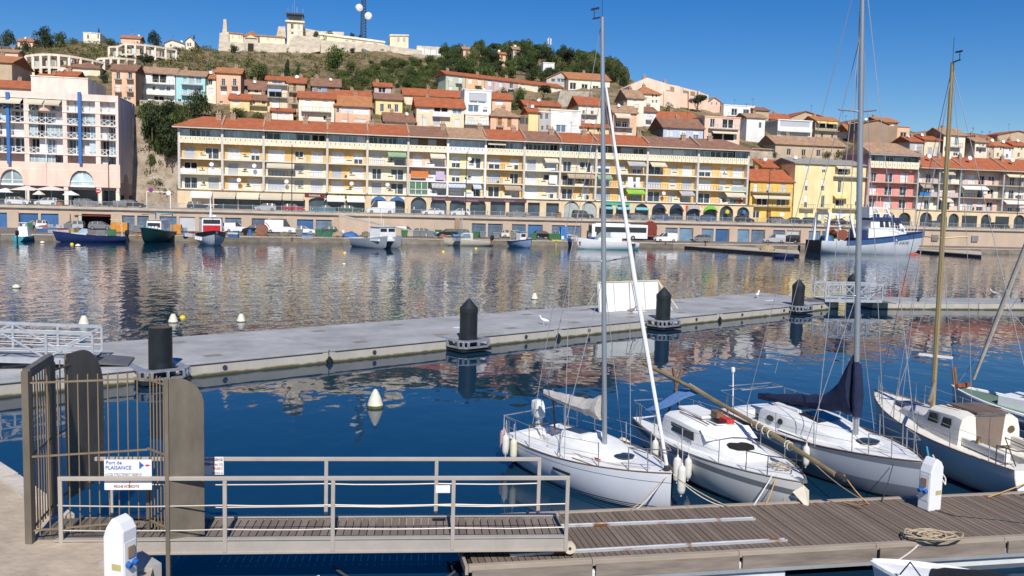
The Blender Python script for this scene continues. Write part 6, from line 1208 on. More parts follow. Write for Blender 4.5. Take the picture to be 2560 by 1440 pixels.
    for x,hh in ((1.5,3),(2.2,2.2),(-.6,2.5)): b = MB(); b.tube([(x,0,8.0 if x < 0 else 6.6),(x,0,8.2+hh)],.04,5); b.build('aerial', METALW, r)
    def hp(x, z):
        q = min(R, key=lambda w_: abs(w_[4][0]-x)); a = min(q[:8], key=lambda v_: abs(v_[2]-z)); return Vector(a)
    a, c = hp(3.4,2.2), hp(7.2,2.4); mid = (a+c)/2; text('ST 616130', .8, HBLK, r, (mid.x,mid.y-.16,2.2), (R_(97),0,math.atan2(c.y-a.y,c.x-a.x))); text('JEAN MICHEL', .3, METALW, r, (3.2,-2.31,6.42), (R_(90),0,0))
trawler()
def floating_pontoon(label, pts, z=.55, name='floating_pontoon'):
    p = [onz(x,y,z) for x,y in pts]; c = sum(p, Vector())/len(p); r = thing(name, label, 'pontoon', (c.x,c.y,0)); P = [(q.x-c.x,q.y-c.y) for q in p]
    b = MB(); b.prism(P, 'z', z-.14, z); b.build('deck', CONC, r); b = MB(); b.prism([(x*.985,y*.985) for x,y in P], 'z', -.3, z-.144); b.build('float', HBLK, r); return r
floating_pontoon('long narrow concrete pontoon with black floats beside the trawler stern', [(1676,611),(2000,634),(1996,626),(1690,606)]); floating_pontoon('short concrete pontoon with black floats under the trawler bow', [(2285,624),(2455,637),(2452,628),(2300,618)])
def dinghy_small(): r = boat('small dark blue rowing boat beside the long narrow pontoon', 1960,645,.05,'rowing_boat'); R = hull(r,3.6,1.4,.45,.6,.2,HBLUE,WDECK,n=8,m=4,deck_drop=.2); rim(r,R,HBLUE,.03)
dinghy_small()
# ================================================================== QUAY CLUTTER
BGRN = MATS['bin_green']; BGRY = MATS['bin_grey']
def bin_mesh():
    b = MB(); b.loft([[(x*k,y*k,z) for x,y in ((-.6,-.38),(.6,-.38),(.6,.38),(-.6,.38))] for z,k in ((.12,.86),(1.05,1))]); bo = b; l = MB(); l.loft([[(x,y,1.06) for x,y in ((-.64,-.42),(.64,-.42),(.64,.42),(-.64,.42))],[(x,y,1.22) for x,y in ((-.6,-.2),(.6,-.2),(.6,.3),(-.6,.3))]]); return bo, l
_b, _l = bin_mesh(); BINM = {k: (_b.mesh('bin', m, fix=True), _l.mesh('lid', m, fix=True)) for k, m in (('g',BGRN),('s',BGRY))}
wc = MB(); wc.tube([(0,-.03,0),(0,.03,0)],.09,8); WC = wc.mesh('wheel', BLACKR)
def qbin(label, px, py, k, up=None):
    s, t = ptz(px,py,QZ) if up is None else (pt(px,530,up)[0], up); z = QZ if up is None else ROADZ
    r = thing('rubbish_bin', label, 'bin', tw(s,t,z), TA+random.uniform(-.2,.2)); inst('body', BINM[k][0], r); inst('lid', BINM[k][1], r)
    for x in (-.45,.45): inst('wheel', WC, r, (x,-.3,.09))
for a in [('green wheeled bin behind the beige cuddy boat',1191,594,'g'),('grey wheeled bin beside the green one by the cuddy boat',1206,595,'s'),('grey bin nearest the catamaran in a row of three',1040,592,'s'),('grey bin in the middle of the row by the ramp',1056,592,'s'),('grey bin at the far end of the row by the ramp',1075,593,'s'),('green bin with open lid beside the black car with raised tailgate',1096,590,'g'),('green bin left of the grey row behind the catamaran',1011,592,'g'),('grey bin in front of the cream hatchback',1240,597,'s'),('brownish box-like bin next to the little blue boat',1282,597,'s'),('green bin beside the little blue boat wheelhouse',1333,599,'g'),('green bin in front of the silver estate',1378,600,'g'),('second green bin touching the tall blue cabin',1392,600,'g'),('green bin on open paving beside the white saloon',797,590,'g'),('grey bin by the mooring post with a tyre',748,590,'s'),('grey bin next to the orange container on the quay',340,581,'s'),('grey bin beside the dark green trawler',352,582,'s'),('green bin behind the turquoise motorboat',76,575,'g'),('grey bin behind the navy open boat',170,577,'s')]: qbin(*a)
for a in [('grey street bin by the no-entry sign',292,0,'s',-12.8),('second grey street bin by the pink block corner',308,0,'s',-12.8)]: qbin(*a)
def blob_mesh(name, m, sd):
    rnd = random.Random(sd); b = MB(); n = 14; rows = []
    for i in range(7):
        ph = i/6*math.pi/2; rows.append([(math.cos(ph)*math.cos(2*math.pi*k/n)*(1+rnd.uniform(-.2,.2)), math.cos(ph)*math.sin(2*math.pi*k/n)*(1+rnd.uniform(-.2,.2)), math.sin(ph)*(1+rnd.uniform(-.15,.15))) for k in range(n)])
    b.loft(rows); return b.mesh(name, m, True, True)
NETS = [blob_mesh('net', NET, 1), blob_mesh('net', NETG, 2), blob_mesh('net', M('net_tan', (.4,.3,.18), .95, var=.4, scale=6, bump=1.), 3), blob_mesh('net', M('tarp_blue', (.05,.13,.33), .8, var=.3), 4), blob_mesh('net', M('net_rust', (.28,.13,.09), .95, var=.4, scale=6, bump=1.), 5)]
def netpile(label, px, py, k, w=1.4, hh=.8): s, t = ptz(px,py,QZ); r = inst('net_pile', NETS[k], None, tw(s,t,QZ-.02), random.uniform(0,6), (w,w*.8,hh)); tag(r, label, 'fishing net')
for a in [('tan heap of fishing net left of the wooden pallets',1800,601,2,2.0,1.2),('second tan heap of net right of the pallets',1830,602,2,1.7,1.1),('green-brown net pile beside the green bin on open paving',822,591,1,1.9,.9),('tan net mound by the blue tarpaulin',846,592,2,1.5,.9),('blue tarpaulin over gear beside the catamaran',876,594,3,1.8,1.),('grey-tan net bundle near the white yacht bow',1436,602,2,1.2,1.0),('rusty chain heap beside the grey bin row',1108,596,4,1.1,.7),('rust-brown net heap near the turquoise motorboat',118,578,4,2.,1.0),('dark net coil by the dark green trawler',430,586,0,1.2,.7),('net heap on the end of the long narrow pontoon',1918,625,2,1.3,.9),('brown net coil behind the mooring post',712,590,0,1.2,.7),('brown net roll behind the dark off-roader',1975,603,4,1.6,.7)]: netpile(*a)
def quay_thing(name, label, cat, px, py, rz=0.): s, t = ptz(px,py,QZ); return thing(name, label, cat, tw(s,t,QZ), TA+rz)
r = quay_thing('portable_toilet','tall bright blue portable cabin on the quay','cabin',1408,600); b = MB(); b.box(-.6,.6,-.6,.6,0,2.35); b.build('body', M('cabin_blue', (.05,.25,.65), .5), r); b = MB(); b.box(-.68,.68,-.68,.68,2.35,2.5); b.build('roof', M('cabin_blue',(0,0,0)), r); b = MB(); b.box(-.4,.4,-.63,-.602,.1,2.1); b.build('door', BLUEP, r)
r = quay_thing('plastic_chair','white plastic garden chair beside the blue cabin','chair',1408,603,.3); b = MB(); b.box(-.25,.25,-.25,.25,.4,.45); b.build('seat', METALW, r); b = MB(); b.box(-.25,.25,.22,.27,.45,.95); b.build('backrest', METALW, r)
for x in (-.22,.22):
    for y in (-.22,.22): b = MB(); b.bar((x,y,0),(x,y,.4),.05); b.build('leg', METALW, r)
for lbl, px, py, dx in (('orange shipping tub behind the navy fishing boat',300,580,1.3),('orange crate stack beside the dark green trawler',441,586,.8)):
    r = quay_thing('orange_container',lbl,'container',px,py); b = MB(); b.box(-dx,dx,-.7,.7,.05,1.6); b.build('body', M('container_orange', (.62,.26,.04), .6, var=.15), r)
    for i in range(5): b = MB(); b.box(-dx+.1+i*dx*.45,-dx+.18+i*dx*.45,-.76,-.7,.1,1.55); b.build('rib', M('container_orange',(0,0,0)), r)
r = quay_thing('net_hauler','net drum under a bright red hood on the quay','winch',655,591); b = MB(); b.lathe([(.1,-.8),(.95,-.8),(.95,-.7),(.5,-.65),(.5,.65),(.95,.7),(.95,.8),(.1,.8)], n=14); v = Matrix.Rotation(R_(90),3,'X'); b.v = [tuple(v@Vector(q)) for q in b.v]; b.build('net_drum', NETS[4].materials[0], r, (0,0,1.1)); b = MB(); b.loft([[(1.25*math.cos(a*PI/10),y,1.1+1.25*math.sin(a*PI/10)) for a in range(1,10)] for y in (-.9,.9)],False); b.build('hood', M('hood_red', (.6,.03,.03), .6), r, fix=False); b = MB(); b.box(-.9,.9,-.9,.9,0,.3); b.build('base', RUST, r)
for lbl, px, py, m in (('blue plastic drum beside the black hatchback',625,587,BLUEP),('black oil drum by the red-hooded net drum',613,588,HBLK),('white plastic drum by the tan net mound',858,588,METALW)): r = quay_thing('drum',lbl,'drum',px,py); b = MB(); b.lathe([(.3,0),(.3,.28),(.32,.3),(.3,.32),(.3,.6),(.32,.62),(.3,.64),(.3,.9)], n=12); b.build('body', m, r); b = MB(); b.lathe([(.25,.9),(.25,.93)], n=12); b.build('lid', m, r)
r = quay_thing('inflatable_tender','orange and white inflatable resting by the ramp wall','dinghy',895,582); b = MB(); b.tube([(-1.6,-.7,.5),(1.2,-.7,.5),(2.0,0,.6),(1.2,.7,.5),(-1.6,.7,.5)],.25,8); b.build('tube', ORNG, r); b = MB(); b.box(-1.5,1.4,-.6,.6,.35,.42); b.build('floor', METALW, r)
for i, (lbl, px, py) in enumerate((('stack of wooden pallets between net heaps',1783,601),('wooden crate stack behind the little blue boat',1290,594))):
    r = quay_thing('pallet_stack',lbl,'pallets',px,py)
    for k in range(5): b = MB(); b.box(-.6,.6,-.5,.5,k*.24+.1,k*.24+.13); b.box(-.6,-.5,-.5,.5,k*.24,k*.24+.1); b.box(.5,.6,-.5,.5,k*.24,k*.24+.1); b.build('pallet', M('pallet_wood', (.5,.36,.2), .85, var=.2), r)
CRT = [M('crate_'+k, c, .6, var=.15) for k, c in (('grey',(.35,.37,.4)),('blue',(.06,.15,.35)),('white',(.7,.7,.68)),('red',(.4,.06,.05)),('yellow',(.6,.45,.06)))]
for i,(px,py,k,n,lbl) in enumerate(((128,582,0,5,'grey fish boxes behind the turquoise motorboat'),(98,580,1,3,'blue fish boxes next to the fisherman in grey'),(150,583,2,4,'white fish boxes by the brown net heap'),(185,582,4,3,'yellow fish boxes behind the navy boat bow'),(375,588,3,3,'red fish boxes behind the dark green trawler'),(462,590,0,5,'grey fish boxes between the green trawler and the black boat'),(480,592,2,3,'white fish boxes beside the black and silver boat'),(590,594,1,4,'blue fish boxes near the red-hooded net drum'),(775,597,0,4,'grey fish boxes in front of the white saloon'),(920,600,2,4,'white fish boxes behind the grey workboat'),(1145,602,0,4,'grey fish boxes behind the cuddy boat bow'),(1325,606,4,3,'yellow fish boxes behind the little blue boat'),(1425,604,1,4,'blue fish boxes by the white chair'),(1555,610,2,3,'white fish boxes behind the sport-fishing yacht'))):
    r = quay_thing('fish_boxes', 'stack of '+lbl, 'boxes', px, py, i*.4)
    for c in range(2):
        for j in range(n-c): b = MB(); b.loft([[(c*.85-.4,-.28,j*.27),(c*.85+.4,-.28,j*.27),(c*.85+.4,.28,j*.27),(c*.85-.4,.28,j*.27)],[(c*.85-.43,-.3,j*.27+.25),(c*.85+.43,-.3,j*.27+.25),(c*.85+.43,.3,j*.27+.25),(c*.85-.43,.3,j*.27+.25)]]); b.build('box', CRT[(k+(j==2))%5], r)
r = quay_thing('crane_truck','rusty red flatbed truck with reels and a slanted white boom','truck',1625,600); b = MB(); b.box(-3,3,-1,1,.7,1.0); b.build('chassis', RUST, r); b = MB(); b.lathe([(.2,-.7),(1.5,-.7),(1.5,-.6),(.8,-.55),(.8,.55),(1.5,.6),(1.5,.7),(.2,.7)], n=14); v = Matrix.Rotation(R_(90),3,'X'); b.v = [tuple(v@Vector(q)) for q in b.v]; b.build('cable_reel', M('reel_red', (.2,.04,.03), .8), r, (-.3,0,2.4))
for x in (-2,2):
    for y in (-.9,.9): w_ = inst('wheel', WH, r, (x,y,.45), None, (1.4,1.4,1.4)); inst('rim', RM_, w_)
r = quay_thing('white_cabin','small white kiosk cabin near the trawler bow','cabin',2448,611); b = MB(); b.box(-.7,.7,-.7,.7,0,2.2); b.build('body', METALW, r); b = MB(); b.box(-.8,.8,-.8,.8,2.2,2.3); b.build('roof', METALW, r); b = MB(); b.box(.1,.5,-.73,-.702,1.2,1.8); b.build('window', CARGLASS, r)
r = quay_thing('fuel_berth_wall','low white parapet with railing near the trawler bow','wall',2390,611); b = MB(); b.box(-4.2,4.2,-.15,.15,0,1.0); b.build('parapet', WHITE, r); inst('railing', U_RAILW, r, (-4.1,0,1.0), None, (8.2,1,1.))
r = quay_thing('low_wall','low cream wall with plants at the foot of the retaining wall','wall',1850,602); b = MB(); s_ = 24; b.box(-s_,s_,2.,2.3,0,1.1); b.build('wall', CREAM, r); b = MB(); b.box(-s_-.1,s_+.1,1.95,2.35,1.1,1.2); b.build('coping', CONC, r)
r = quay_thing('service_box','white electricity cabinets on the wall by the glass doors','cabinet',866,576)
for x in (-.6,.6): b = MB(); b.box(x-.55,x+.55,1.8,2.2,1.6,3.); b.build('cabinet', METALW, r)
b = MB(); b.tube([(0,2,0),(0,2,3.4)],.06,6); b.build('pole', METALG, r)
# mooring posts along the quay edge
for i,(px,py,lbl) in enumerate(((50,583,'rusty mooring post behind the turquoise motorboat'),(728,606,'rusty mooring post with a hanging tyre'),(1450,615,'dark mooring post beside the white yacht bow'),(1665,614,'rusty mooring bollard before the white van'),(1765,616,'rusty mooring bollard before the grey hatchback'),(1228,612,'dark mooring post behind the cuddy boat motor'))):
    p = onz(px,py,.9); r = thing('mooring_bollard', lbl, 'bollard', (p.x,p.y+.5,.96)); b = MB(); b.lathe([(.16,-.0),(.14,.05),(.12,.45),(.2,.5),(.2,.6),(.05,.66)], n=10); b.build('shaft', RUST, r); b = MB(); b.lathe([(.26,-.02),(.26,.03)], n=10); b.build('base_plate', RUST, r)
# yellow mooring frame and floats by the yacht
p = onz(1390,618,0); r = thing('boat_cradle','small yellow boat cradle on a post in the water','frame',(p.x,p.y,0),TA); b = MB(); b.tube([(0,0,-.5),(0,0,1.1)],.08,6); b.build('post', MATS['frame_yellow'], r); b = MB(); b.box(-.9,.9,-.35,.35,1.1,1.3); b.build('tray', MATS['frame_yellow'], r)
# lamp posts on the upper street
def lamp(px, ytop, lbl):
    t = -13.2; s, zt = pt(px,ytop,t); r = thing('street_lamp', lbl, 'lamp post', tw(s,t,ROADZ), TA); H = zt-ROADZ
    b = MB(); b.tube([(0,0,0),(0,0,.8),(0,0,.85),(0,0,H)],[.14,.14,.09,.06],8); b.build('pole', METALD, r); b = MB(); b.bar((0,0,H-.1),(0,-1.3,H+.1),.07); b.bar((0,0,H*.62),(0,.7,H*.62),.06); b.build('arm', METALD, r)
    b = MB(); b.loft([[(x,y-1.45,z+H) for x,y in ((-.15,-.3),(.15,-.3),(.15,.3),(-.15,.3))] for z in (.02,.14)]); b.build('lantern', METALG, r); b = MB(); b.lathe([(.1,0),(.2,.15),(.16,.4),(.05,.45)],(0,.75,H*.62-.45),8); b.build('lantern', METALD, r)
for a in ((270,335,'dark street lamp in front of the pink block'),(730,365,'dark street lamp before the beige restaurant awnings'),(1167,382,'dark street lamp before the blue striped awnings'),(1561,470,'dark street lamp before the teal shop blinds'),(1925,425,'dark street lamp before the golden townhouse'),(2265,430,'dark street lamp before the rose-walled flats'),(2551,438,'dark street lamp before the red-roofed flats')): lamp(*a)
# no-entry sign and other road signs
for px, py, lbl, m, t in ((246,478,'red and white no-entry sign by the pink block','r',-12.9),(377,475,'round sign by the height barrier','b',-12.9),(422,482,'white round sign beside the barrier post','w',-12.9)):
    s, z = pt(px,py,t); r = thing('road_sign', lbl, 'sign', tw(s,t,ROADZ), TA); H = z-ROADZ; b = MB(); b.tube([(0,0,0),(0,0,H+.3)],.04,6); b.build('pole', METALG, r)
    b = MB(); b.lathe([(.02,-.01),(.42,-.01),(.42,.01),(.02,.01)], n=16); v = Matrix.Rotation(R_(90),3,'X'); b.v = [tuple(v@Vector(q)) for q in b.v]; b.build('disc', {'r':M('sign_red', (.55,.02,.03), .5),'b':M('sign_violet', (.2,.05,.2), .5),'w':METALW}[m], r, (0,-.06,H)); 
    if m == 'r': b = MB(); b.box(-.28,.28,-.085,-.075,H-.07,H+.07); b.build('bar', METALW, r)
s, z = pt(395,470,-8.); r = thing('height_barrier','pale height barrier frame beside the pink block','barrier',tw(s,-8.,ROADZ),TA); b = MB(); b.bar((-2,0,0),(-2,0,3.),.18); b.build('post', LCREAM, r); b = MB(); b.bar((2.2,0,0),(2.2,0,3.),.18); b.build('post', LCREAM, r); b = MB(); b.bar((-2.1,0,3.05),(2.3,0,3.05),.16); b.build('crossbar', LCREAM, r)
# restaurant parasols
def parasol(px, py, w_, lbl, m, t=-5.):
    s, z = pt(px,py,t); r = thing('parasol', lbl, 'parasol', tw(s,t,ROADZ), TA); H = z-ROADZ; b = MB(); b.lathe([(w_,H-.5),(w_*.98,H-.42),(w_*.5,H-.05),(.08,H+.3)], n=8); b.build('canopy', m, r, fix=False); b = MB(); b.tube([(0,0,0),(0,0,H+.1)],.05,6); b.build('pole', METALW, r); b = MB(); b.lathe([(.4,0),(.4,.1)], n=10); b.build('base', CONCG, r)
PAR = M('parasol_canvas', (.72,.64,.56), .85, var=.04)
for a in ((14,474,2.6,'white parasol beside the first arch of the pink block',METALW),(66,469,3.0,'large pale pink parasol between two others',PAR),(128,469,3.1,'large pale pink parasol next to the column',PAR),(97,480,1.1,'small low parasol among the large ones',PAR,-8.),(177,481,1.5,'single white parasol before the arched shop window',METALW,-8.)): parasol(*a)
# flower tubs
for px, lbl in ((1396,'terracotta tub with a bush before the sage shutters'),(1541,'terracotta tub with a palm before the teal blinds'),(150,'planter with a green bush by the parasols')):
    t = -12.4; r = thing('planter', lbl, 'planter', tw(pt(px,535,t)[0],t,ROADZ), TA); b = MB(); b.lathe([(.5,0),(.7,.8),(.75,.8),(.6,.7)], n=10); b.build('pot', M('terracotta', (.5,.2,.11), .85), r); inst('foliage', CR['bush'][0], r, (0,0,.7), None, (.8,.8,.9))
# ---- people on the upper street (skin-modifier figures)
def person(px, t, lbl, shirt, legs, face=0., z=ROADZ, stride=.18, s=None):
    s = pt(px,530,t)[0] if s is None else s; me = bpy.data.meshes.new('person'); b = bmesh.new(); J = {}
    P = [('pel',0,0,.95,.13),('chest',0,0,1.3,.16),('neck',0,.0,1.5,.06),('head',0,.02,1.65,.1),('top',0,.02,1.74,.07),('ls',-.19,0,1.42,.06),('le',-.25,.04,1.13,.045),('lh',-.22,.16,.9,.035),('rs',.19,0,1.42,.06),('re',.25,-.04,1.13,.045),('rh',.24,.06,.88,.035),('lhip',-.1,0,.9,.09),('lk',-.11,stride,.5,.065),('la',-.11,stride*.6,.08,.045),('lf',-.11,stride*.6+.16,.04,.04),('rhip',.1,0,.9,.09),('rk',.11,-stride*.3,.5,.065),('ra',.11,-stride,.1,.045),('rf',.11,-stride+.16,.04,.04)]
    for n_,x,y,zz,rr in P: J[n_] = b.verts.new((x,y,zz))
    for a,c in (('pel','chest'),('chest','neck'),('neck','head'),('head','top'),('chest','ls'),('ls','le'),('le','lh'),('chest','rs'),('rs','re'),('re','rh'),('pel','lhip'),('lhip','lk'),('lk','la'),('la','lf'),('pel','rhip'),('rhip','rk'),('rk','ra'),('ra','rf')): b.edges.new((J[a],J[c]))
    b.to_mesh(me); b.free(); o = inst('person', me, None, tw(s,t,z), TA+face); sk = o.modifiers.new('skin','SKIN'); 
    for i, q in enumerate(P): me.skin_vertices[0].data[i].radius = (q[4],q[4]*.85)
    me.skin_vertices[0].data[0].use_root = True; o.modifiers.new('sub','SUBSURF').levels = 1; o.modifiers['sub'].render_levels = 1
    dg = bpy.context.evaluated_depsgraph_get(); m2 = bpy.data.meshes.new_from_object(o.evaluated_get(dg)); o.modifiers.clear(); o.data = m2; m2.materials.clear()
    for m in (shirt, legs, M('skin', (.5,.3,.2), .6), M('hair', (.05,.03,.02), .8)): m2.materials.append(m)
    for p in m2.polygons:
        c = p.center; p.material_index = 3 if c.z > 1.68 or (c.z > 1.58 and c.y < -.02) else 2 if c.z > 1.5 or (abs(c.x) > .2 and c.z < 1.12) else 0 if c.z > .98 else 1
        p.use_smooth = True
    tag(o, lbl, 'person')
person(1035,-12.9,'person in a white top walking past the dark arches',laumat if False else METALW,HBLK,1.4); person(1316,-12.9,'person in a pale shirt by the open shop fronts',LCREAM,HBLUE,-1.3); person(1737,-12.9,'person in a blue shirt under the grey shop awning',BLUEP,GREYW,.3); person(1672,-12.9,'person in shorts beside the navy blinds',LCREAM,BLUEP,2.); 
_s,_t = ptz(86,578,QZ); person(86,_t,'fisherman in grey standing behind the turquoise boat',GREYW,HBLUE,1.2,QZ,.05,_s)
# ================================================================== BREAKWATER PONTOON
PD = Vector((.757,.653,0)).normalized(); PN = Vector((-PD.y,PD.x,0)); PO = Vector((-17.37,29.54,0)); PANG = math.atan2(PD.y,PD.x); PTOP = .57
def along(px, py): return (onz(px,py,0)-PO).dot(PD)
DECKC = M('pontoon_deck', (.36,.36,.36), .9, var=.24, scale=.5, rand=.05, detail=10); 
def side_mat():
    m = M('pontoon_side', (.46,.43,.37), .9, var=.12, scale=.8, stretch=(1,1,.3)); n = m.node_tree.nodes; L = m.node_tree.links; b = n['Principled BSDF']; src = b.inputs['Base Color'].links[0].from_socket
    tc = n.new('ShaderNodeTexCoord'); sx = n.new('ShaderNodeSeparateXYZ'); L.new(tc.outputs['Object'], sx.inputs[0]); no = n.new('ShaderNodeTexNoise'); no.inputs['Scale'].default_value = 2.; L.new(tc.outputs['Object'], no.inputs['Vector'])
    ad = n.new('ShaderNodeMath'); ad.operation = 'MULTIPLY_ADD'; ad.inputs[1].default_value = .14; L.new(no.outputs[0], ad.inputs[0]); L.new(sx.outputs[2], ad.inputs[2]); mr = n.new('ShaderNodeMapRange'); mr.inputs[1].default_value = .2; mr.inputs[2].default_value = .12; L.new(ad.outputs[0], mr.inputs[0])
    mx = n.new('ShaderNodeMix'); mx.data_type = 'RGBA'; mx.inputs['B'].default_value = (.1,.085,.03,1); L.new(src, mx.inputs['A']); L.new(mr.outputs[0], mx.inputs['Factor']); L.new(mx.outputs['Result'], b.inputs['Base Color']); return m
SIDEC = side_mat()
def pontoon():
    r = thing('breakwater_pontoon', 'wide pale grey concrete breakwater pontoon crossing the harbour', 'pontoon', PO, PANG); W = 6.75
    cuts = [-30, -15.4, along(815,905), along(1409,849), along(1812,805), (Vector((24.71,65.55,0))-PO).dot(PD)]
    for a, c in zip(cuts, cuts[1:]):
        b = MB(); b.box(a+.04,c-.04,0,W,-.6,PTOP-.09); b.build('float_section', SIDEC, r); b = MB(); b.box(a+.03,c-.03,-.025,W+.02,PTOP-.085,PTOP); b.build('deck_slab', DECKC, r, bevel=.015)
        b = MB(); b.box(a+.3,c-.3,-.012,-.002,PTOP-.13,PTOP-.1); b.build('rubbing_strip', METALD, r)
        for k in range(3):
            x = a+(c-a)*(k+.5)/3; b = MB(); b.lathe([(.03,-.02),(.1,-.02),(.1,.02),(.03,.02)],n=10); v = Matrix.Rotation(R_(90),3,'X'); b.v = [tuple(v@Vector(p)) for p in b.v]; b.build('mooring_eye', METALD, r, (x,-.02,.27))
            for yy in (1.2,5.2): b = MB(); b.box(x-.35,x+.35,yy-.25,yy+.25,PTOP+.001,PTOP+.006); b.build('deck_hatch', M('hatch_cover', (.25,.22,.19), .8), r)
            if k == 1: b = MB(); b.box(x+2,x+3.1,2.6,3.,PTOP+.001,PTOP+.004); b.build('paint_mark', METALW, r)
    for c in cuts[2:5]:
        b = MB(); b.prism([(c-.16,.12),(c,.3),(c+.16,.12),(c,-.06)], 'y', -.1, -.004); b.build('joint_fender', BLACKR, r); b = MB(); b.box(c-.25,c+.25,-.014,.6,PTOP+.0,PTOP+.014); b.build('joint_plate', DECKC, r)
    return r
pontoon()
def pontoon2():
    a = onz(2182,754,PTOP); c = onz(2560,757,PTOP); d = (c-a); an = math.atan2(d.y,d.x); r = thing('walkway_pontoon', 'narrow pale concrete walkway pontoon beyond the footbridge', 'pontoon', (a.x,a.y,0), an)
    for k in range(4):
        b = MB(); b.box(k*9,k*9+8.95,0,3.4,-.5,PTOP-.09); b.build('float_section', SIDEC, r); b = MB(); b.box(k*9-.01,k*9+8.96,-.02,3.42,PTOP-.085,PTOP); b.build('deck_slab', DECKC, r)
    for x in (4.,13.): b = MB(); b.bar((x,.3,PTOP),(x,.3,PTOP+.35),.12); b.bar((x-.2,.3,PTOP+.3),(x+.2,.3,PTOP+.3),.1); b.build('cleat', METALD, r)
pontoon2()
PILE = M('pile_black', (.018,.022,.026), .45, var=.25, scale=1.5); PCAP = M('pile_cap', (.022,.024,.03), .5); GALV = M('galvanised', (.4,.42,.45), .45, .5, var=.2, scale=4)
def pile(px, py, top, lbl, cone=True, collar=True, dia=.86):
    p = onz(px,py,0); r = thing('mooring_pile', lbl, 'pile', (p.x,p.y,0), PANG); H = ony(px,top,p.y).z; rr = dia/2
    b = MB(); hh = H-.47 if cone else H; b.lathe([(rr,-1.5),(rr,hh)], n=24); b.build('shaft', PILE, r, smooth=True)
    if cone: b = MB(); b.lathe([(rr+.015,hh-.22),(rr+.015,hh),(.02,H)], n=24); b.build('cone_cap', PCAP, r, smooth=True)
    else: b = MB(); b.lathe([(rr-.05,H-.02),(rr-.02,H+.004),(rr-.05,H+.004)], n=24); b.build('rusty_rim', M('pile_rust', (.13,.075,.055), .9, var=.4, scale=6), r)
    if collar:
        b = MB(); P = [(-.95,1.3),(-.95,-.45),(-.6,-.8),(.6,-.8),(.95,-.45),(.95,1.3)]; I = [(-.62,1.3),(-.62,-.25),(-.42,-.5),(.42,-.5),(.62,-.25),(.62,1.3)]
        for z0, z1 in ((.22,.28),(.52,.58)):
            for (p0,p1),(q0,q1) in zip(zip(P,P[1:]),zip(I,I[1:])): b.loft([[(p0[0],p0[1],z0),(p1[0],p1[1],z0),(q1[0],q1[1],z0),(q0[0],q0[1],z0)],[(p0[0],p0[1],z1),(p1[0],p1[1],z1),(q1[0],q1[1],z1),(q0[0],q0[1],z1)]])
        for (p0,p1) in zip(P,P[1:]):
            for u in (0,.5): x = p0[0]+(p1[0]-p0[0])*u; y = p0[1]+(p1[1]-p0[1])*u; b.bar((x*.98,y*.98,.28),(x*.98,y*.98,.52),.09)
        b.build('collar', GALV, r); b = MB(); b.box(-.9,.9,-.7,1.2,.06,.2); b.build('collar_fender', BLACKR, r)
for a in ((402,955,818,'thick black mooring pile with open rusty top',False),(1170,876,745,'black pointed pile beside the joint with a standing gull',True),(1656,822,717,'black pointed pile next to the white panel'),(1993,783,697,'black pointed pile before the footbridge'),(2128,752,683,'black pointed pile behind the footbridge',True,False)): pile(*a)
def panel():
    a = onz(1498,782,PTOP); c = onz(1650,773,PTOP); d = c-a; L = d.length; an = math.atan2(d.y,d.x); r = thing('white_screen', 'large white boarded screen propped up on the pontoon', 'screen', (a.x,a.y,PTOP), an); H = 1.85
    W_ = M('board_white', (.8,.8,.78), .7, var=.05)
    for k in range(4): b = MB(); x0 = L*k/4; x1 = L*(k+1)/4; b.prism([(0,.02),(.3,H),(.35,H),(.05,.02)], 'x', x0+.01, x1-.01); b.build('board', W_, r)
    for k in range(5): x = min(max(L*k/4,.04),L-.04); b = MB(); b.bar((x,-.03,.0),(x,.27,H),.05,.04); b.build('batten', M('batten_grey', (.5,.5,.48), .8), r)
    b = MB(); b.bar((0,.27,H+.02),(L,.27,H+.02),.06); b.build('top_rail', M('batten_cream', (.7,.62,.45), .8), r)
    for x,y in ((L,-1.1),(L*.05,1.6),(L*.55,-1.),(L+1.2,-.4)): b = MB(); b.bar((min(x,L)-.02,.25,H),(x,y,.03),.06); b.build('strut', M('batten_cream',(0,0,0)), r)
panel()
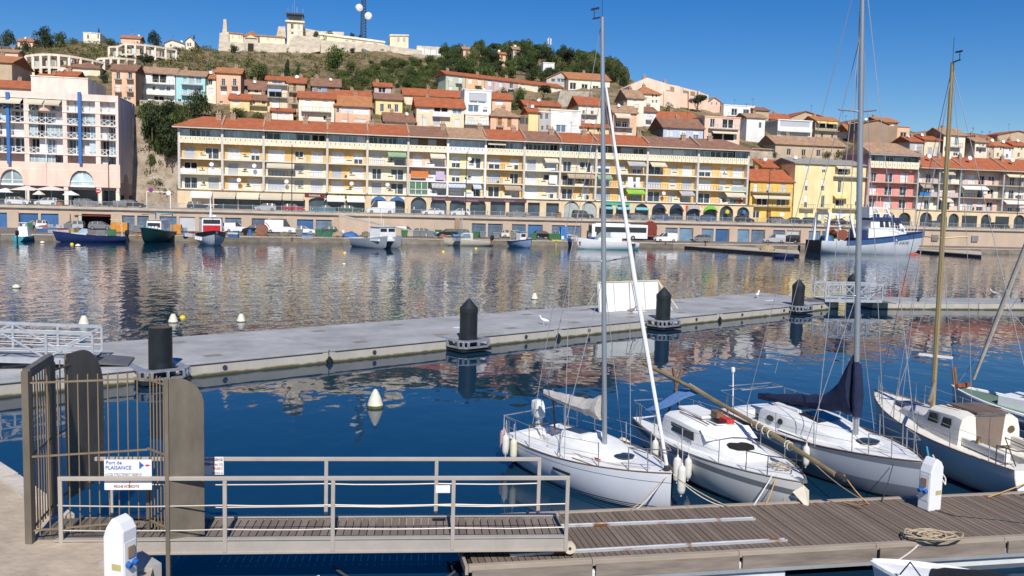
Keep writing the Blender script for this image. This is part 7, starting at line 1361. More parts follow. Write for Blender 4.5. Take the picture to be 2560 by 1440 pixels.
def footbridge(lbl, A, B, wid, hgt, n, hs=1.):
    """aluminium truss gangway; A, B on the near side"""
    d = Vector((B[0]-A[0],B[1]-A[1],0)); L = d.length; an = math.atan2(d.y,d.x); r = thing('truss_gangway', lbl, 'footbridge', (A[0],A[1],A[2]), an); k = (B[2]-A[2])/L; AL = M('aluminium', (.52,.54,.57), .4, .4, var=.12, scale=3)
    Z = lambda x, z: z+k*x
    b = MB(); b.quad((0,0,Z(0,.06)),(L,0,Z(L,.06)),(L,wid,Z(L,.06)),(0,wid,Z(0,.06))); b.quad((0,0,Z(0,-.02)),(L,0,Z(L,-.02)),(L,wid,Z(L,-.02)),(0,wid,Z(0,-.02))); b.build('deck', M('deck_tread', (.3,.3,.31), .7), r, fix=False)
    for y in (0,wid):
        b = MB(); b.bar((0,y,0),(L,y,Z(L,0)),.1,.22); b.build('bottom_chord', AL, r); b = MB(); b.bar((0,y,hgt),(L,y,Z(L,hgt)),.1,.12); b.build('top_chord', AL, r)
        for i in range(n+1): x = L*i/n; b = MB(); b.bar((x,y,.1+k*x),(x,y,Z(x,hgt)),.08); b.build('upright', AL, r)
        for i in range(n): x0, x1 = L*i/n, L*(i+1)/n; (za,zc) = (.1,hgt) if i%2 else (hgt,.1); b = MB(); b.bar((x0,y,Z(x0,za)),(x1,y,Z(x1,zc)),.07); b.build('diagonal', AL, r)
        b = MB()
        for j in range(1,4): z = .1+(hgt-.1)*j/4; b.tube([(0,y+.02,Z(0,z)),(L,y+.02,Z(L,z))],.012,5)
        b.build('guard_wires', AL, r)
    b = MB(); b.prism([(L,-.02),(L+1.2,-.16),(L+1.2,-.2),(L,-.1)], 'y', .1, wid-.1) ; b.v = [(x,y,z+k*L) for x,y,z in b.v]; b.build('landing_flap', M('flap_dark', (.12,.12,.13), .7), r); b = MB(); b.prism([(0,-.02),(-1.2,-.16),(-1.2,-.2),(0,-.1)], 'y', .1, wid-.1); b.build('landing_flap', M('flap_dark',(0,0,0)), r)
p0 = onz(2062,750,.75); p1 = onz(2198,752,.75); footbridge('silver truss footbridge linking the two concrete pontoons', (p0.x,p0.y,.72), (p1.x+.2,p1.y,.72), 1.8, 1.2, 4)
p1 = onz(232,905,.8); footbridge('large silver truss gangway landing on the breakwater pontoon', (p1.x-9,p1.y-2.6,1.3), (p1.x,p1.y,.8), 2.0, 1.05, 6)
# buoys
BUOYW = M('buoy_white', (.72,.69,.56), .6, var=.12, scale=3); WEED = M('buoy_weed', (.12,.12,.03), .9, var=.4, scale=8); BUOYY = M('buoy_yellow', (.75,.55,.03), .5)
def buoy(px, py, kind, sz, lbl):
    p = onz(px,py,0); r = thing('mooring_buoy', lbl, 'buoy', (p.x,p.y,0)); 
    if kind == 'cone': pr = [(.62,-.2),(.68,.05),(.66,.2),(.45,.75),(.28,1.12),(.2,1.2),(.02,1.22)]
    elif kind == 'point': pr = [(.3,-.1),(.32,.05),(.3,.16),(.22,.4),(.12,.62),(.05,.72),(.02,.74)]
    else: pr = [(.05,-.5),(.38,-.3),(.5,0),(.42,.26),(.22,.42),(.02,.46)]
    b = MB(); b.lathe([(x*sz,z*sz) for x,z in pr], n=18); b.build('body', BUOYW if kind != 'y' else BUOYY, r, smooth=True)
    if kind != 'y': b = MB(); q = pr[1] if kind != 'ball' else pr[2]; b.lathe([(q[0]*sz*1.012,-.1*sz),(q[0]*sz*1.015,.09*sz),(q[0]*sz*.99,.1*sz)], n=18); b.build('weed_band', WEED, r, smooth=True)
    if kind in ('point','cone'): b = MB(); zt = pr[-1][1]*sz; b.tube([(.05*math.cos(a),0,zt+.05+.05*math.sin(a)) for a in [i*PI/5 for i in range(11)]],.014,5); b.build('ring', METALD, r)
for a in ((938,1018,'point',.86,'white pointed buoy floating alone in the calm water'),(210,812,'cone',.42,'blunt white buoy beyond the truss gangway'),(433,806,'cone',.4,'blunt white buoy behind the open rusty pile'),(603,804,'cone',.38,'blunt white buoy on its own beyond the pontoon'),(1336,748,'cone',.4,'small white buoy near the white screen'),(41,720,'ball',.6,'round white buoy far out on the rippled water'),(860,662,'ball',.45,'round cream buoy in mid-harbour'),(862,633,'y',.5,'little yellow float off the catamaran'),(1190,622,'y',.5,'yellow float below the cuddy boat'),(1108,630,'y',.5,'yellow float beside the catamaran mooring'),(106,608,'ball',.7,'flat white float beside the turquoise motorboat'),(195,616,'ball',.75,'white float below the navy fishing boat'),(180,611,'y',.5,'tiny yellow float near the navy fishing boat'),(457,795,'y',.35,'small yellow float touching the buoy behind the pile')): buoy(*a)
def gull(p, an, lbl, body=METALW, s=1.):
    b = MB(); prof = [(-.2,.0,.01,.02),(-.14,.0,.045,.04),(-.04,0,.075,.075),(.06,.015,.07,.07),(.13,.05,.045,.05),(.17,.1,.035,.035),(.19,.15,.04,.04),(.22,.16,.035,.035),(.25,.15,.012,.012),(.29,.14,.004,.004)]
    b.loft([[(x*s, ry*math.cos(t)*s, (.17+z+rz*math.sin(t))*s) for t in [k*PI/4 for k in range(8)]] for x,z,ry,rz in prof]); b.tube([(.02*s,.03*s,.12*s),(.02*s,.03*s,0)],.008*s,4); b.tube([(.02*s,-.03*s,.12*s),(.02*s,-.03*s,0)],.008*s,4); o = b.build('gull', body, None, p, an, smooth=True); tag(o, lbl, 'bird')
q = onz(1361,812,PTOP); gull((q.x,q.y,PTOP),2.6,'white gull standing on the pontoon edge near a joint',s=1.4); q = onz(1578,786,PTOP); gull((q.x,q.y,PTOP),.4,'brown speckled gull in front of the white screen',M('gull_brown', (.25,.2,.15), .8, var=.4, scale=20),1.5); q = onz(1893,745,PTOP); gull((q.x,q.y,PTOP),1.,'white gull resting near the far corner of the pontoon',s=1.6); q = onz(2485,742,PTOP); gull((q.x,q.y,PTOP),2.,'gull on the narrow walkway pontoon',M('gull_grey', (.5,.5,.5), .8),1.8)
# ================================================================== NEAR QUAY, GATE, GANGWAY, DOCK
GQZ = .95
SAND = M('quay_sandy', (.47,.385,.29), .95, var=.2, scale=1.1, bump=.5, detail=11)
def near_quay():
    P = [(-30,36),(-10.77,18.23),(-9.6,17.1),(-8.35,15.85),(-7.55,15.2),(-6.35,14.75),(-5.75,13.9),(-5.2,12.0),(-4.6,5),(-60,5),(-60,36)]
    b = MB(); b.prism(P, 'z', -2, GQZ); o = tag(b.build('quay_edge', SAND), 'sandy concrete quay end beside the gate', 'quay', kind='structure')
    u = MB(); u.box(0,1,-.35,.03,-.28,.035); me = u.mesh('stone', M('kerb_stone', (.56,.5,.43), .9, var=.15, scale=2, rand=.1, bump=.4))
    def row(a, c, st):
        a, c = Vector((*a,0)), Vector((*c,0)); L = (c-a).length; n = max(1, round(L/st)); an = math.atan2(c.y-a.y,c.x-a.x)
        for i in range(n): p = a+(c-a)*(i/n); inst('stone', me, o, (p.x,p.y,GQZ+.0), an, (L/n-.02,1,1))
    row((-10.77,18.23),(-26,32.3),1.1); row((-8.4,15.9),(-10.7,18.15),.9)
    b = MB(); b.box(0,.75,-.55,.15,-1.5,.06); b.build('concrete_block', CONCG, o, (-6.3,14.4,GQZ-.02), -.75)
near_quay()
BRZ = M('gate_bronze', (.165,.14,.108), .5, .1, var=.26, scale=2.2, detail=9, stretch=(1,1,.4)); BRZL = M('gate_bar', (.24,.18,.115), .5, .1, var=.15, scale=3); ALB = M('gangway_beige', (.46,.41,.355), .45, .15, var=.08, scale=2)
def gate():
    r = thing('security_gate', 'bronze metal gate cage of vertical bars with two rounded wing panels', 'gate', (-8.24,14.78,GQZ)); o = Vector((-8.24,14.78,GQZ)); 
    A = Vector((0,0,0)); Bp = Vector((-8.55,16.12,GQZ))-o; C = Vector((-6.45,15.42,GQZ))-o; D = Vector((-5.93,15.0,GQZ))-o; E_ = Vector((-5.38,15.26,GQZ))-o
    def box_post(p, h_, w_, z0=0., m=BRZ, nm='post'): b = MB(); b.box(p.x-w_/2,p.x+w_/2,p.y-w_/2,p.y+w_/2,z0,h_); return b.build(nm, m, r, bevel=.006)
    box_post(A,3.03,.12); box_post(Bp,3.05,.12); box_post(D,2.9,.07,-1.2); box_post(C,1.0,.06,-.3)
    b = MB(); b.bar(A+Vector((0,0,2.98)),Bp+Vector((0,0,3.0)),.12,.16); b.build('header_beam', BRZ, r)
    bar = MB(); bar.box(-.009,.009,-.009,.009,0,1); bm = bar.mesh('bar', BRZL)
    def fence(p, q, n, h_, rails, z0=.12, over=.12):
        for i in range(1,n): u = i/n; v = p+(q-p)*u; inst('bar', bm, r, (v.x,v.y,z0), None, (1,1,h_+over-z0))
        for z in rails: b = MB(); b.bar(p+Vector((0,0,z)),q+Vector((0,0,z)),.03,.03); b.build('rail', BRZL, r)
    fence(A, C, 12, 2.82, (.22,1.53,2.82)); fence(C, D, 6, 2.8, (.24,1.55,2.8)); fence(A, Bp, 9, 2.85, (.2,1.5), .1, .05)
    def wing(p, q, h_, z0, rr, nm, lab):
        d = (q-p); L = d.length; an = math.atan2(d.y,d.x); poly = [(0,z0),(L,z0+.02),(L,h_-rr)]+[(L-min(rr,L*.95)*(1-math.cos(a*PI/16)), h_-rr+rr*math.sin(a*PI/16)) for a in range(1,9)]+[(0,h_)]
        b = MB(); b.prism(poly, 'y', -.02, .02); w_ = b.build(nm, BRZ, r, p, an, bevel=.006); w_['label'] = lab
    wing(D, E_, 2.92, .02, .5, 'wing_panel', 'solid bronze wing panel with rounded top beside the gangway')
    P2 = Vector((-8.58,16.75,GQZ))-o; Q2 = Vector((-8.52,18.15,GQZ))-o
    wing(P2, Q2, 2.97, .1, .9, 'wing_panel', 'far bronze wing panel with rounded top over the water')
    fence(Bp, P2+Vector((.0,.9,0)), 8, 2.8, (.25,1.5,2.75), .15, .1)
    return r
gate()
# ---- gangway
def wood_mat(name, c1, c2, st):
    return M(name, c1, .85, 0, .25, 2.2, .25, st, .15, rand=.16, col2=c2)
PLK = wood_mat('dock_plank', (.26,.2,.155), (.145,.11,.088), (9,.8,1)); PLK2 = wood_mat('gangway_plank', (.25,.205,.17), (.16,.13,.11), (9,.8,1)); BEAMB = M('dock_edge', (.36,.3,.235), .7, var=.14, scale=2, stretch=(.4,2,2))
def gangway():
    A = Vector((-7.85,14.86,0)); B = Vector((1.14,15.69,0)); d = (B-A); L = d.length; an = math.atan2(d.y,d.x); r = thing('gangway', 'beige metal gangway with railings and plank deck leading to the dock', 'gangway', (A.x,A.y,0), an); W = 1.12; Z0 = .95
    n = 64
    pm = MB(); pm.box(0,1,0.05,W-.05,-.03,0); me = pm.mesh('plank', PLK2)
    for i in range(n): x = L*i/n; inst('plank', me, r, (x+.006,0,Z0+random.uniform(-.003,.003)), None, (L/n-.018,1,1))
    b = MB(); b.box(0,L,.3,.34,Z0-.12,Z0-.035); b.box(0,L,.75,.79,Z0-.12,Z0-.035); b.build('deck_bearers', METALD, r)
    for y in (0,W):
        b = MB(); b.box(0,L,y-.03,y+.03,Z0-.2,Z0+.02); b.box(0,L,y-.055,y+.055,Z0+.021,Z0+.05); b.box(0,L,y-.055,y+.055,Z0-.23,Z0-.201); b.build('side_beam', ALB, r)
    # rails
    nearp = [0.12,2.9,4.78,6.92,L-.03]; farp = [.55,4.52,6.62,8.62,]
    for y, ps, x0, x1 in ((-.035,nearp,.12,L-.03),(W+.035,farp,.3,8.62)):
        for x in ps: b = MB(); b.box(x-.035,x+.035,y-.025,y+.025,Z0-.2,Z0+1.11); b.build('post', ALB, r, bevel=.005)
        b = MB(); b.box(x0-.035,x1+.035,y-.03,y+.03,Z0+1.11,Z0+1.18); b.build('handrail', ALB, r, bevel=.006)
        for z in (.22,.66):
            b = MB(); pts = []
            for p, q in zip(ps, ps[1:]):
                for u in (0,.25,.5,.75): pts.append((p+(q-p)*u,y,Z0+z-.02*math.sin(PI*u)+random.uniform(-.004,.004)))
            pts.append((ps[-1],y,Z0+z)); b.tube(pts,.013,6); b.build('mid_rail', ALB, r)
    # ramp plate at the quay end
    b = MB(); b.prism([(-.35,Z0+.03),(.9,Z0+.06),(.9,Z0+.04),(-.35,Z0+.01)], 'y', .1, W-.05); b.build('ramp_plate', BRZ, r)
    w_ = MB(); w_.tube([(0,-.05,0),(0,.05,0)],.11,14); o = w_.build('roller', M('roller_cream', (.6,.52,.4), .6), r, (L+.07,.12,.72)); w_ = MB(); w_.tube([(0,-.06,0),(0,.06,0)],.03,8); w_.build('hub', METALD, o)
    w_ = MB(); w_.tube([(0,-.05,0),(0,.05,0)],.11,14); w_.build('roller', M('roller_cream',(0,0,0)), r, (L-.35,W-.05,.72))
    b = MB(); b.box(6.6,6.86,-.005,.012,Z0+.86,Z0+1.0); b.build('blank_plate', METALW, r)
    # port notice, in two plates on the near rail
    def plate(x0, x1, z0, z1, y, nm='notice_board'): b = MB(); b.box(x0,x1,y,y+.012,z0,z1); return b.build(nm, METALW, r)
    X = lambda px: (ony(px,1170,15.25).x-A.x)/math.cos(an)
    x0, x1 = X(281), X(393); plate(x0,x1,Z0+1.15,Z0+1.47,.0); plate(x0,x1,Z0+.93,Z0+1.1,.0)
    BL = M('letter_blue', (.03,.13,.42), .6, var=.02); GR = M('letter_grey', (.32,.32,.34), .6, var=.02); DR = M('letter_maroon', (.35,.05,.05), .6, var=.02); RX = (R_(90),0,0); wd = x1-x0; ty = -.004
    def put(s_, sz, m, x, z, sq=1.): text(s_, sz, m, r, (x,ty,z), RX, align='LEFT', squash=sq)
    put('Port de', .088, BL, x0+.03, Z0+1.415); put('PLAISANCE', .095, BL, x0+.02, Z0+1.325, .92); put('ACCES STRICTEMENT RESERVE', .062, GR, x0+.015, Z0+1.205, .72); put('PECHE INTERDITE', .062, DR, x0+wd*.2, Z0+.99, .85)
    b = MB(); b.prism([(x0+wd*.74,Z0+1.3),(x0+wd*.74,Z0+1.44),(x0+wd*.84,Z0+1.37)], 'y', -.006, -.001); b.build('logo_sail', BL, r); b = MB(); b.prism([(x0+wd*.86,Z0+1.365),(x0+wd*.9,Z0+1.39),(x0+wd*.98,Z0+1.37),(x0+wd*.9,Z0+1.35)], 'y', -.006, -.001); b.build('logo_mark', RED_L, r)
    b = MB(); b.bar((x0+wd*.52,-.008,Z0+.97),(x0+wd*.54,-.008,Z0+1.1),.012,.006); b.build('rust_streak', RUST, r)
    xa = (ony(500,1170,16.2).x-A.x)/math.cos(an); xb = (ony(560,1170,16.2).x-A.x)/math.cos(an); xb += .1; b = MB(); b.box(xa-.35,xb,W-.03,W-.018,Z0+.86,Z0+1.2); b.build('notice_board', METALW, r)
    for s_, z, sz in (("NUMEROS D'URGENCE",Z0+1.15,.062),('POMPIERS 18 ou 112',Z0+1.06,.062),('POLICE 17',Z0+.98,.05),('04 67 74 71 10',Z0+.89,.04)): text(s_, sz, DR, r, (xb-.02,W-.036,z), RX, align='RIGHT', squash=.8)
    return r
RED_L = M('letter_red2', (.6,.04,.04), .6, var=.02)
gangway()
# ---- wooden dock
DE = Vector((.981,.197,0)).normalized(); DN = Vector((-DE.y,DE.x,0)); DO = Vector((-.64,15.19,0)); DANG = math.atan2(DE.y,DE.x); DZ = .55; DW = 2.62
def dxy(px, py, z=DZ): q = onz(px,py,z)-DO; return q.dot(DE), q.dot(DN)
def dock():
    r = thing('wooden_dock', 'weathered grey plank dock on white floats', 'dock', DO, DANG); L = 23.5; n = 188
    pm = MB(); pm.box(0,1,.13,DW-.13,-.03,0); me = pm.mesh('plank', PLK)
    for i in range(n): x = .1+(L-.1)*i/n; inst('plank', me, r, (x,0,DZ+random.uniform(-.003,.003)), (random.uniform(-.002,.002),0,0), ((L-.1)/n-.014,1,1))
    seg = [0,2.3,5.2,8.1,11.,15.5,19.5,23.5]
    for y0, y1 in ((0,.125),(DW-.125,DW)):
        for a, c in zip(seg, seg[1:]): b = MB(); b.box(a+.004,c-.004,y0,y1,DZ-.1,DZ+.02); b.build('edge_beam', BEAMB, r, bevel=.008)
    b = MB(); b.box(-.06,-.002,0,DW,DZ-.14,DZ+.01); b.build('end_beam', BEAMB, r)
    for a, c in zip(seg, seg[1:]): b = MB(); b.box(a+.06,c-.01,-.05,-.004,DZ-.3,DZ-.06); b.build('fascia_board', M('fascia_wood', (.23,.19,.155), .85, var=.3, scale=2, stretch=(.4,3,3)), r)
    b = MB(); b.box(.1,L,-.075,-.0,DZ-.37,DZ-.305); b.build('bumper_rail', METALG, r)
    b = MB(); b.box(.05,L,.14,DW-.14,DZ-.2,DZ-.06); b.build('joists', METALD, r)
    FW = M('float_white', (.66,.67,.66), .6, var=.1)
    for a, c in ((.9,3.2),(4.2,6.2),(8.6,11.6),(13,15),(17,20)): b = MB(); b.box(a,c,.02,DW-.05,-.25,DZ-.205); b.build('float', FW, r, bevel=.03)
    return r
dock()
def alu_rail(a, c, lbl):
    p, q = onz(*a,DZ), onz(*c,DZ); d = q-p; L = d.length; an = math.atan2(d.y,d.x); b = MB(); b.prism([(-.06,0),(.06,0),(.06,.035),(.052,.035),(.052,.008),(-.052,.008),(-.052,.05),(-.06,.05)], 'x', 0, L); m = M('rail_aluminium', (.62,.63,.65), .4, .5, var=.1, scale=2); n = m.node_tree.nodes
    if 'rust_mix' not in n:
        L_ = m.node_tree.links; bs = n['Principled BSDF']; src = bs.inputs['Base Color'].links[0].from_socket; tc = n.new('ShaderNodeTexCoord'); no = n.new('ShaderNodeTexNoise'); no.inputs['Scale'].default_value = 1.6; no.inputs['Detail'].default_value = 5; L_.new(tc.outputs['Object'], no.inputs['Vector']); mr = n.new('ShaderNodeMapRange'); mr.inputs[1].default_value = .56; mr.inputs[2].default_value = .64; L_.new(no.outputs[0], mr.inputs[0]); mx = n.new('ShaderNodeMix'); mx.name = 'rust_mix'; mx.data_type = 'RGBA'; mx.inputs['B'].default_value = (.32,.13,.04,1); L_.new(src, mx.inputs['A']); L_.new(mr.outputs[0], mx.inputs['Factor']); L_.new(mx.outputs['Result'], bs.inputs['Base Color'])
    tag(b.build('metal_channel', m, None, (p.x,p.y,DZ+.006), an), lbl, 'metal rail')
alu_rail((1384,1318),(1886,1299),'rust-spotted aluminium channel lying on the dock nearer the sailboats'); alu_rail((1274,1390),(1965,1352),'rust-spotted aluminium channel on the dock that starts under the gangway end')
def pedestal(p, rz, lbl, hoses):
    r = thing('power_pedestal', lbl, 'pedestal', p, rz); PW = M('pedestal_white', (.8,.8,.8), .35, var=.03); w_ = .19; d = .16
    b = MB(); b.prism([(-w_,0),(w_,0),(w_,.98),(w_*.6,1.1),(-.02,1.18),(-w_*.7,1.02),(-w_,.86)], 'y', -d, d); b.build('body', PW, r, bevel=.03)
    b = MB(); b.box(-.02,.15,-d-.006,-d-.001,.36,.46); b.build('label_plate', M('plate_gold', (.5,.45,.2), .5), r); g = -1 if hoses else 1; b = MB(); b.box(g*w_-.006,g*w_+.006,-.12,.12,.22,.8); b.build('socket_panel', METALW, r)
    b = MB(); b.box(g*(w_+.017)-.013,g*(w_+.017)+.013,-.07,.07,.55,.72); b.build('meter_window', BRNW, r)
    for k in (-1,1): b = MB(); b.tube([(g*(w_+.005),k*.07,.45),(g*(w_+.08),k*.07,.43)],[.05,.045],10); b.build('socket', M('socket_blue', (.02,.12,.4), .5), r)
    return r
q = onz(2322,1272,DZ); pedestal((q.x,q.y,DZ), R_(24), 'white power pedestal standing on the dock between two sailboats', True)
pedestal((-6.0,13.28,GQZ-.08), R_(-18), 'white power pedestal on the sandy quay by the gate', False)
# ---- ropes, hoses
ROPE = M('rope_tan', (.42,.34,.235), .9, var=.2, scale=20); ROPEO = M('rope_orange', (.62,.33,.1), .9, var=.15, scale=20); ROPEW = M('rope_white', (.68,.64,.56), .9, var=.15, scale=20); ROPEB = M('rope_blue', (.05,.3,.5), .8); HOSEB = M('hose_pale', (.55,.63,.68), .5); HOSEO = M('hose_orange', (.62,.22,.08), .5)
def rope(name, lbl, pts, rr, m, sag=0., cat='rope', n=10):
    P = [Vector(p) for p in pts]; out = []
    for a, c in zip(P, P[1:]):
        for i in range(n): u = i/n; v = a+(c-a)*u; v.z -= sag*4*u*(1-u); out.append(v)
    out.append(P[-1]); o0 = out[0].copy(); b = MB(); b.tube([v-o0 for v in out], rr, 6); return tag(b.build(name, m, None, o0, smooth=True), lbl, cat)
def coil(lbl, p, R, turns, rr, m, seed):
    rnd = random.Random(seed); pts = []
    for i in range(int(turns*14)):
        a = i/14*2*PI; k = R*(1+.6*math.sin(a*.37+seed)+rnd.uniform(-.12,.12)); pts.append((k*math.cos(a)*1.5, k*math.sin(a)*.8, .02+.09*abs(math.sin(a*.9))+rnd.uniform(0,.03)))
    b = MB(); b.tube(pts, rr, 6); tag(b.build('coiled_rope', m, None, p, smooth=True), lbl, 'rope')
q = onz(2325,1352,DZ); coil('tangled tan mooring rope heaped on the dock edge', (q.x,q.y,DZ+.03), .26, 7, .017, ROPE, 3)
rope('water_hose','pale blue hose drooping under the gangway', [(-6.0,14.0,.3),(-4.9,14.5,.05),(-3.9,14.9,.28),(-3.3,15.2,.3)], .035, HOSEB, .05,'hose'); rope('power_cable','orange cable looped under the gangway', [(-5.6,13.9,.1),(-4.4,14.45,.12),(-3.5,15.0,.3),(-2.4,14.5,.05),(-1.9,14.2,-.05)], .03, HOSEO, .03,'cable')
rope('mooring_chain','dark weedy chain hanging from the dock into the water', [(-.9,15.6,.3),(-1.6,15.5,.12),(-2.4,15.6,.1),(-3.2,15.9,.2)], .028, METALD, .12,'chain'); rope('mooring_chain','second dark chain sagging under the dock corner', [(-.7,15.3,.2),(-1.3,14.9,.05),(-2.1,15.2,-.05)], .03, METALD, .08,'chain')
rope('shore_cable','thin black cable lying across the dock planks', [(9.4,19.0,.57),(9.7,18.6,.575),(10.6,18.4,.572),(11.4,18.1,.572),(11.8,17.75,.572),(12.0,17.3,.3)], .011, METALD, 0,'cable')
b = MB(); b.box(-.16,.16,-.12,.12,0,.34); q = onz(2375,1262,DZ); tag(b.build('blue_bucket', BLUEP, None, (q.x+.1,q.y+.1,.2), .3), 'square blue bucket hanging at the dock edge by the pedestal', 'bucket')
# ================================================================== SAILBOATS AT THE DOCK
def hullmat(name, col, bands=(), rough=.3):
    m = M(name, col, rough, 0, .05, .9, spec=.5, stretch=(1,1,.4)); n = m.node_tree.nodes; L = m.node_tree.links; b = n['Principled BSDF']; src = b.inputs['Base Color'].links[0].from_socket; tc = n.new('ShaderNodeTexCoord'); sx = n.new('ShaderNodeSeparateXYZ'); L.new(tc.outputs['Object'], sx.inputs[0])
    for z0, z1, c in bands:        # colour bands by height: boot stripe, antifouling and wider dark bands
        a = n.new('ShaderNodeMath'); a.operation = 'GREATER_THAN'; a.inputs[1].default_value = z0; L.new(sx.outputs[2], a.inputs[0]); d = n.new('ShaderNodeMath'); d.operation = 'LESS_THAN'; d.inputs[1].default_value = z1; L.new(sx.outputs[2], d.inputs[0]); e = n.new('ShaderNodeMath'); e.operation = 'MULTIPLY'; L.new(a.outputs[0], e.inputs[0]); L.new(d.outputs[0], e.inputs[1])
        mx = n.new('ShaderNodeMix'); mx.data_type = 'RGBA'; mx.inputs['B'].default_value = (*c,1); L.new(src, mx.inputs['A']); L.new(e.outputs[0], mx.inputs['Factor']); src = mx.outputs['Result']
    L.new(src, b.inputs['Base Color']); return m
STEEL = M('stainless', (.55,.56,.57), .25, .8, var=.05); WIRE = M('rigging_wire', (.33,.33,.35), .7); ALM = M('mast_alloy', (.42,.44,.47), .35, .6, var=.08, scale=1, stretch=(1,1,.1)); GOLD = M('mast_gold', (.43,.33,.16), .4, .35, var=.12, scale=1, stretch=(1,1,.1)); TEAK = M('teak_rail', (.2,.12,.07), .7, var=.25, scale=5); DECKW = M('deck_white', (.78,.78,.76), .5, var=.06, scale=3); DECKC2 = M('deck_cream', (.78,.74,.66), .55, var=.08, scale=3); ACRY = M('acrylic_smoke', (.03,.035,.04), .1, spec=.6); SAILC = M('sail_cover_grey', (.5,.47,.43), .85, var=.18, scale=4, bump=.4); NAVYC = M('sail_cover_navy', (.016,.024,.065), .85, var=.3, scale=5, bump=.5); BLUEC = M('canvas_blue2', (.12,.25,.5), .85, var=.15, scale=4, bump=.3); FEND = M('fender_white', (.72,.7,.64), .5, var=.08, scale=6)
class SB:
    """one sailboat: bow at +x, placed by its bow and stern points on the water"""
    def __init__(s, name, label, bow, aft, B, zs, zb, hm, dm, draft=.45, cockpit=None, toe=TEAK, heel=0., **kw):
        bow, aft = Vector((*bow,0)), Vector((*aft,0)); d = bow-aft; s.L = d.length; c = (bow+aft)/2; s.an = math.atan2(d.y,d.x); s.r = thing(name, label, 'sailboat', c, s.an); s.c = c; s.r.rotation_euler = (Matrix.Rotation(R_(heel),3,'Y')@Matrix.Rotation(s.an,3,'Z')).to_euler()
        s.R = hull_rings(s.L,B,zs,zb,draft,n=28,m=9,**kw); R = s.R; b = MB(); b.loft(R, False); b.add(R[0],[tuple(range(len(R[0])))]); b.build('hull', hm, s.r, smooth=True)
        d_ = MB(); dz = .03
        for a, e in zip(R, R[1:]):
            y0, y1 = a[-1][1]*.985, e[-1][1]*.985; za, ze = a[-1][2]-dz, e[-1][2]-dz; xa, xe = a[-1][0], e[-1][0]; cr = lambda y, yy: .05*(1-(y/max(yy,.01))**2)
            if cockpit and xa >= cockpit[0]-.01 and xe <= cockpit[1]+.01:
                w_ = cockpit[2]
                for sg in (-1,1):
                    d_.quad((xa,sg*y0,za),(xe,sg*y1,ze),(xe,sg*w_,ze+.04),(xa,sg*w_,za+.04)); d_.quad((xa,sg*w_,za+.04),(xe,sg*w_,ze+.04),(xe,sg*w_,ze-cockpit[3]),(xa,sg*w_,za-cockpit[3]))
                d_.quad((xa,-w_,za-cockpit[3]),(xe,-w_,ze-cockpit[3]),(xe,w_,ze-cockpit[3]),(xa,w_,za-cockpit[3])); s.ck = (za, ze)
            else:
                ys = [-1,-.6,-.2,.2,.6,1]
                for k in range(5): d_.quad((xa,ys[k]*y0,za+cr(ys[k]*y0,y0)),(xe,ys[k]*y1,ze+cr(ys[k]*y1,y1)),(xe,ys[k+1]*y1,ze+cr(ys[k+1]*y1,y1)),(xa,ys[k+1]*y0,za+cr(ys[k+1]*y0,y0)))
        if cockpit:
            zc = zs-dz; w_ = cockpit[2]
            for xx in cockpit[:2]:
                q = min(R, key=lambda r_: abs(r_[0][0]-xx)); z_ = q[-1][2]-dz; d_.quad((q[0][0],-w_,z_+.04),(q[0][0],w_,z_+.04),(q[0][0],w_,z_-cockpit[3]),(q[0][0],-w_,z_-cockpit[3]))
        d_.build('deck', dm, s.r, smooth=True, fix=False)
        if toe: rim(s.r, R, toe, .018, 'toe_rail')
    def zdeck(s, x): q = min(s.R, key=lambda r_: abs(r_[-1][0]-x)); return q[-1][2]-.03
    def half(s, x): q = min(s.R, key=lambda r_: abs(r_[-1][0]-x)); return q[-1][1]
    def cabin(s, st, mat, name='cabin'):
        """st: (x, half width, top height, base height)"""
        rings = []
        for x, w_, zt, zb in st:
            h_ = zt-zb; rings.append([(x,-w_,zb),(x,-w_*.97,zb+h_*.55),(x,-w_*.9,zb+h_*.86),(x,-w_*.72,zt),(x,0,zt+.035),(x,w_*.72,zt),(x,w_*.9,zb+h_*.86),(x,w_*.97,zb+h_*.55),(x,w_,zb)])
        b = MB(); b.loft(rings); return b.build(name, mat, s.r, smooth=True)
    def part(s, nm, mat, fn, **kw): b = MB(); fn(b); return b.build(nm, mat, s.r, **kw)
    def wires(s, pairs, r=.009, nm='stay'):
        for a, c in pairs: b = MB(); b.tube([a,c],r,5); b.build(nm, WIRE, s.r)
    def stanchions(s, xs, h_=.6, sides=(-1,1)):
        for sg in sides:
            tops = []
            for x in xs: y = sg*(s.half(x)-.06); z = s.zdeck(x); b = MB(); b.tube([(x,y,z),(x,y,z+h_)],.014,6); b.build('stanchion', STEEL, s.r); tops.append((x,y,z+h_-.02))
            b = MB(); b.tube(tops,.006,5); b.tube([(p[0],p[1],p[2]-.28) for p in tops],.006,5); b.build('lifeline', WIRE, s.r)
    def pulpit(s, x, h_=.55, bow=True, mat=STEEL):
        e = s.L/2*.985 if bow else -s.L/2*.99; z = s.zdeck(x); ze = s.zdeck(e)
        y = s.half(x)-.06
        pts = [(x,-y,z),(x,-y,z+h_),((x+e)/2,-s.half((x+e)/2)+.04,(z+ze)/2+h_)]+([(e+.05,0,ze+h_)] if bow else [(e,-y*.9,ze+h_),(e,y*.9,ze+h_)])+[((x+e)/2,s.half((x+e)/2)-.04,(z+ze)/2+h_),(x,y,z+h_),(x,y,z)]
        b = MB(); b.tube(pts,.015,6); ym = (s.half((x+e)/2)-.05)
        for sg in (-1,1): b.tube([((x+e)/2,sg*ym,(z+ze)/2),((x+e)/2,sg*ym,(z+ze)/2+h_)],.013,6)
        b.build('pulpit' if bow else 'pushpit', mat, s.r)
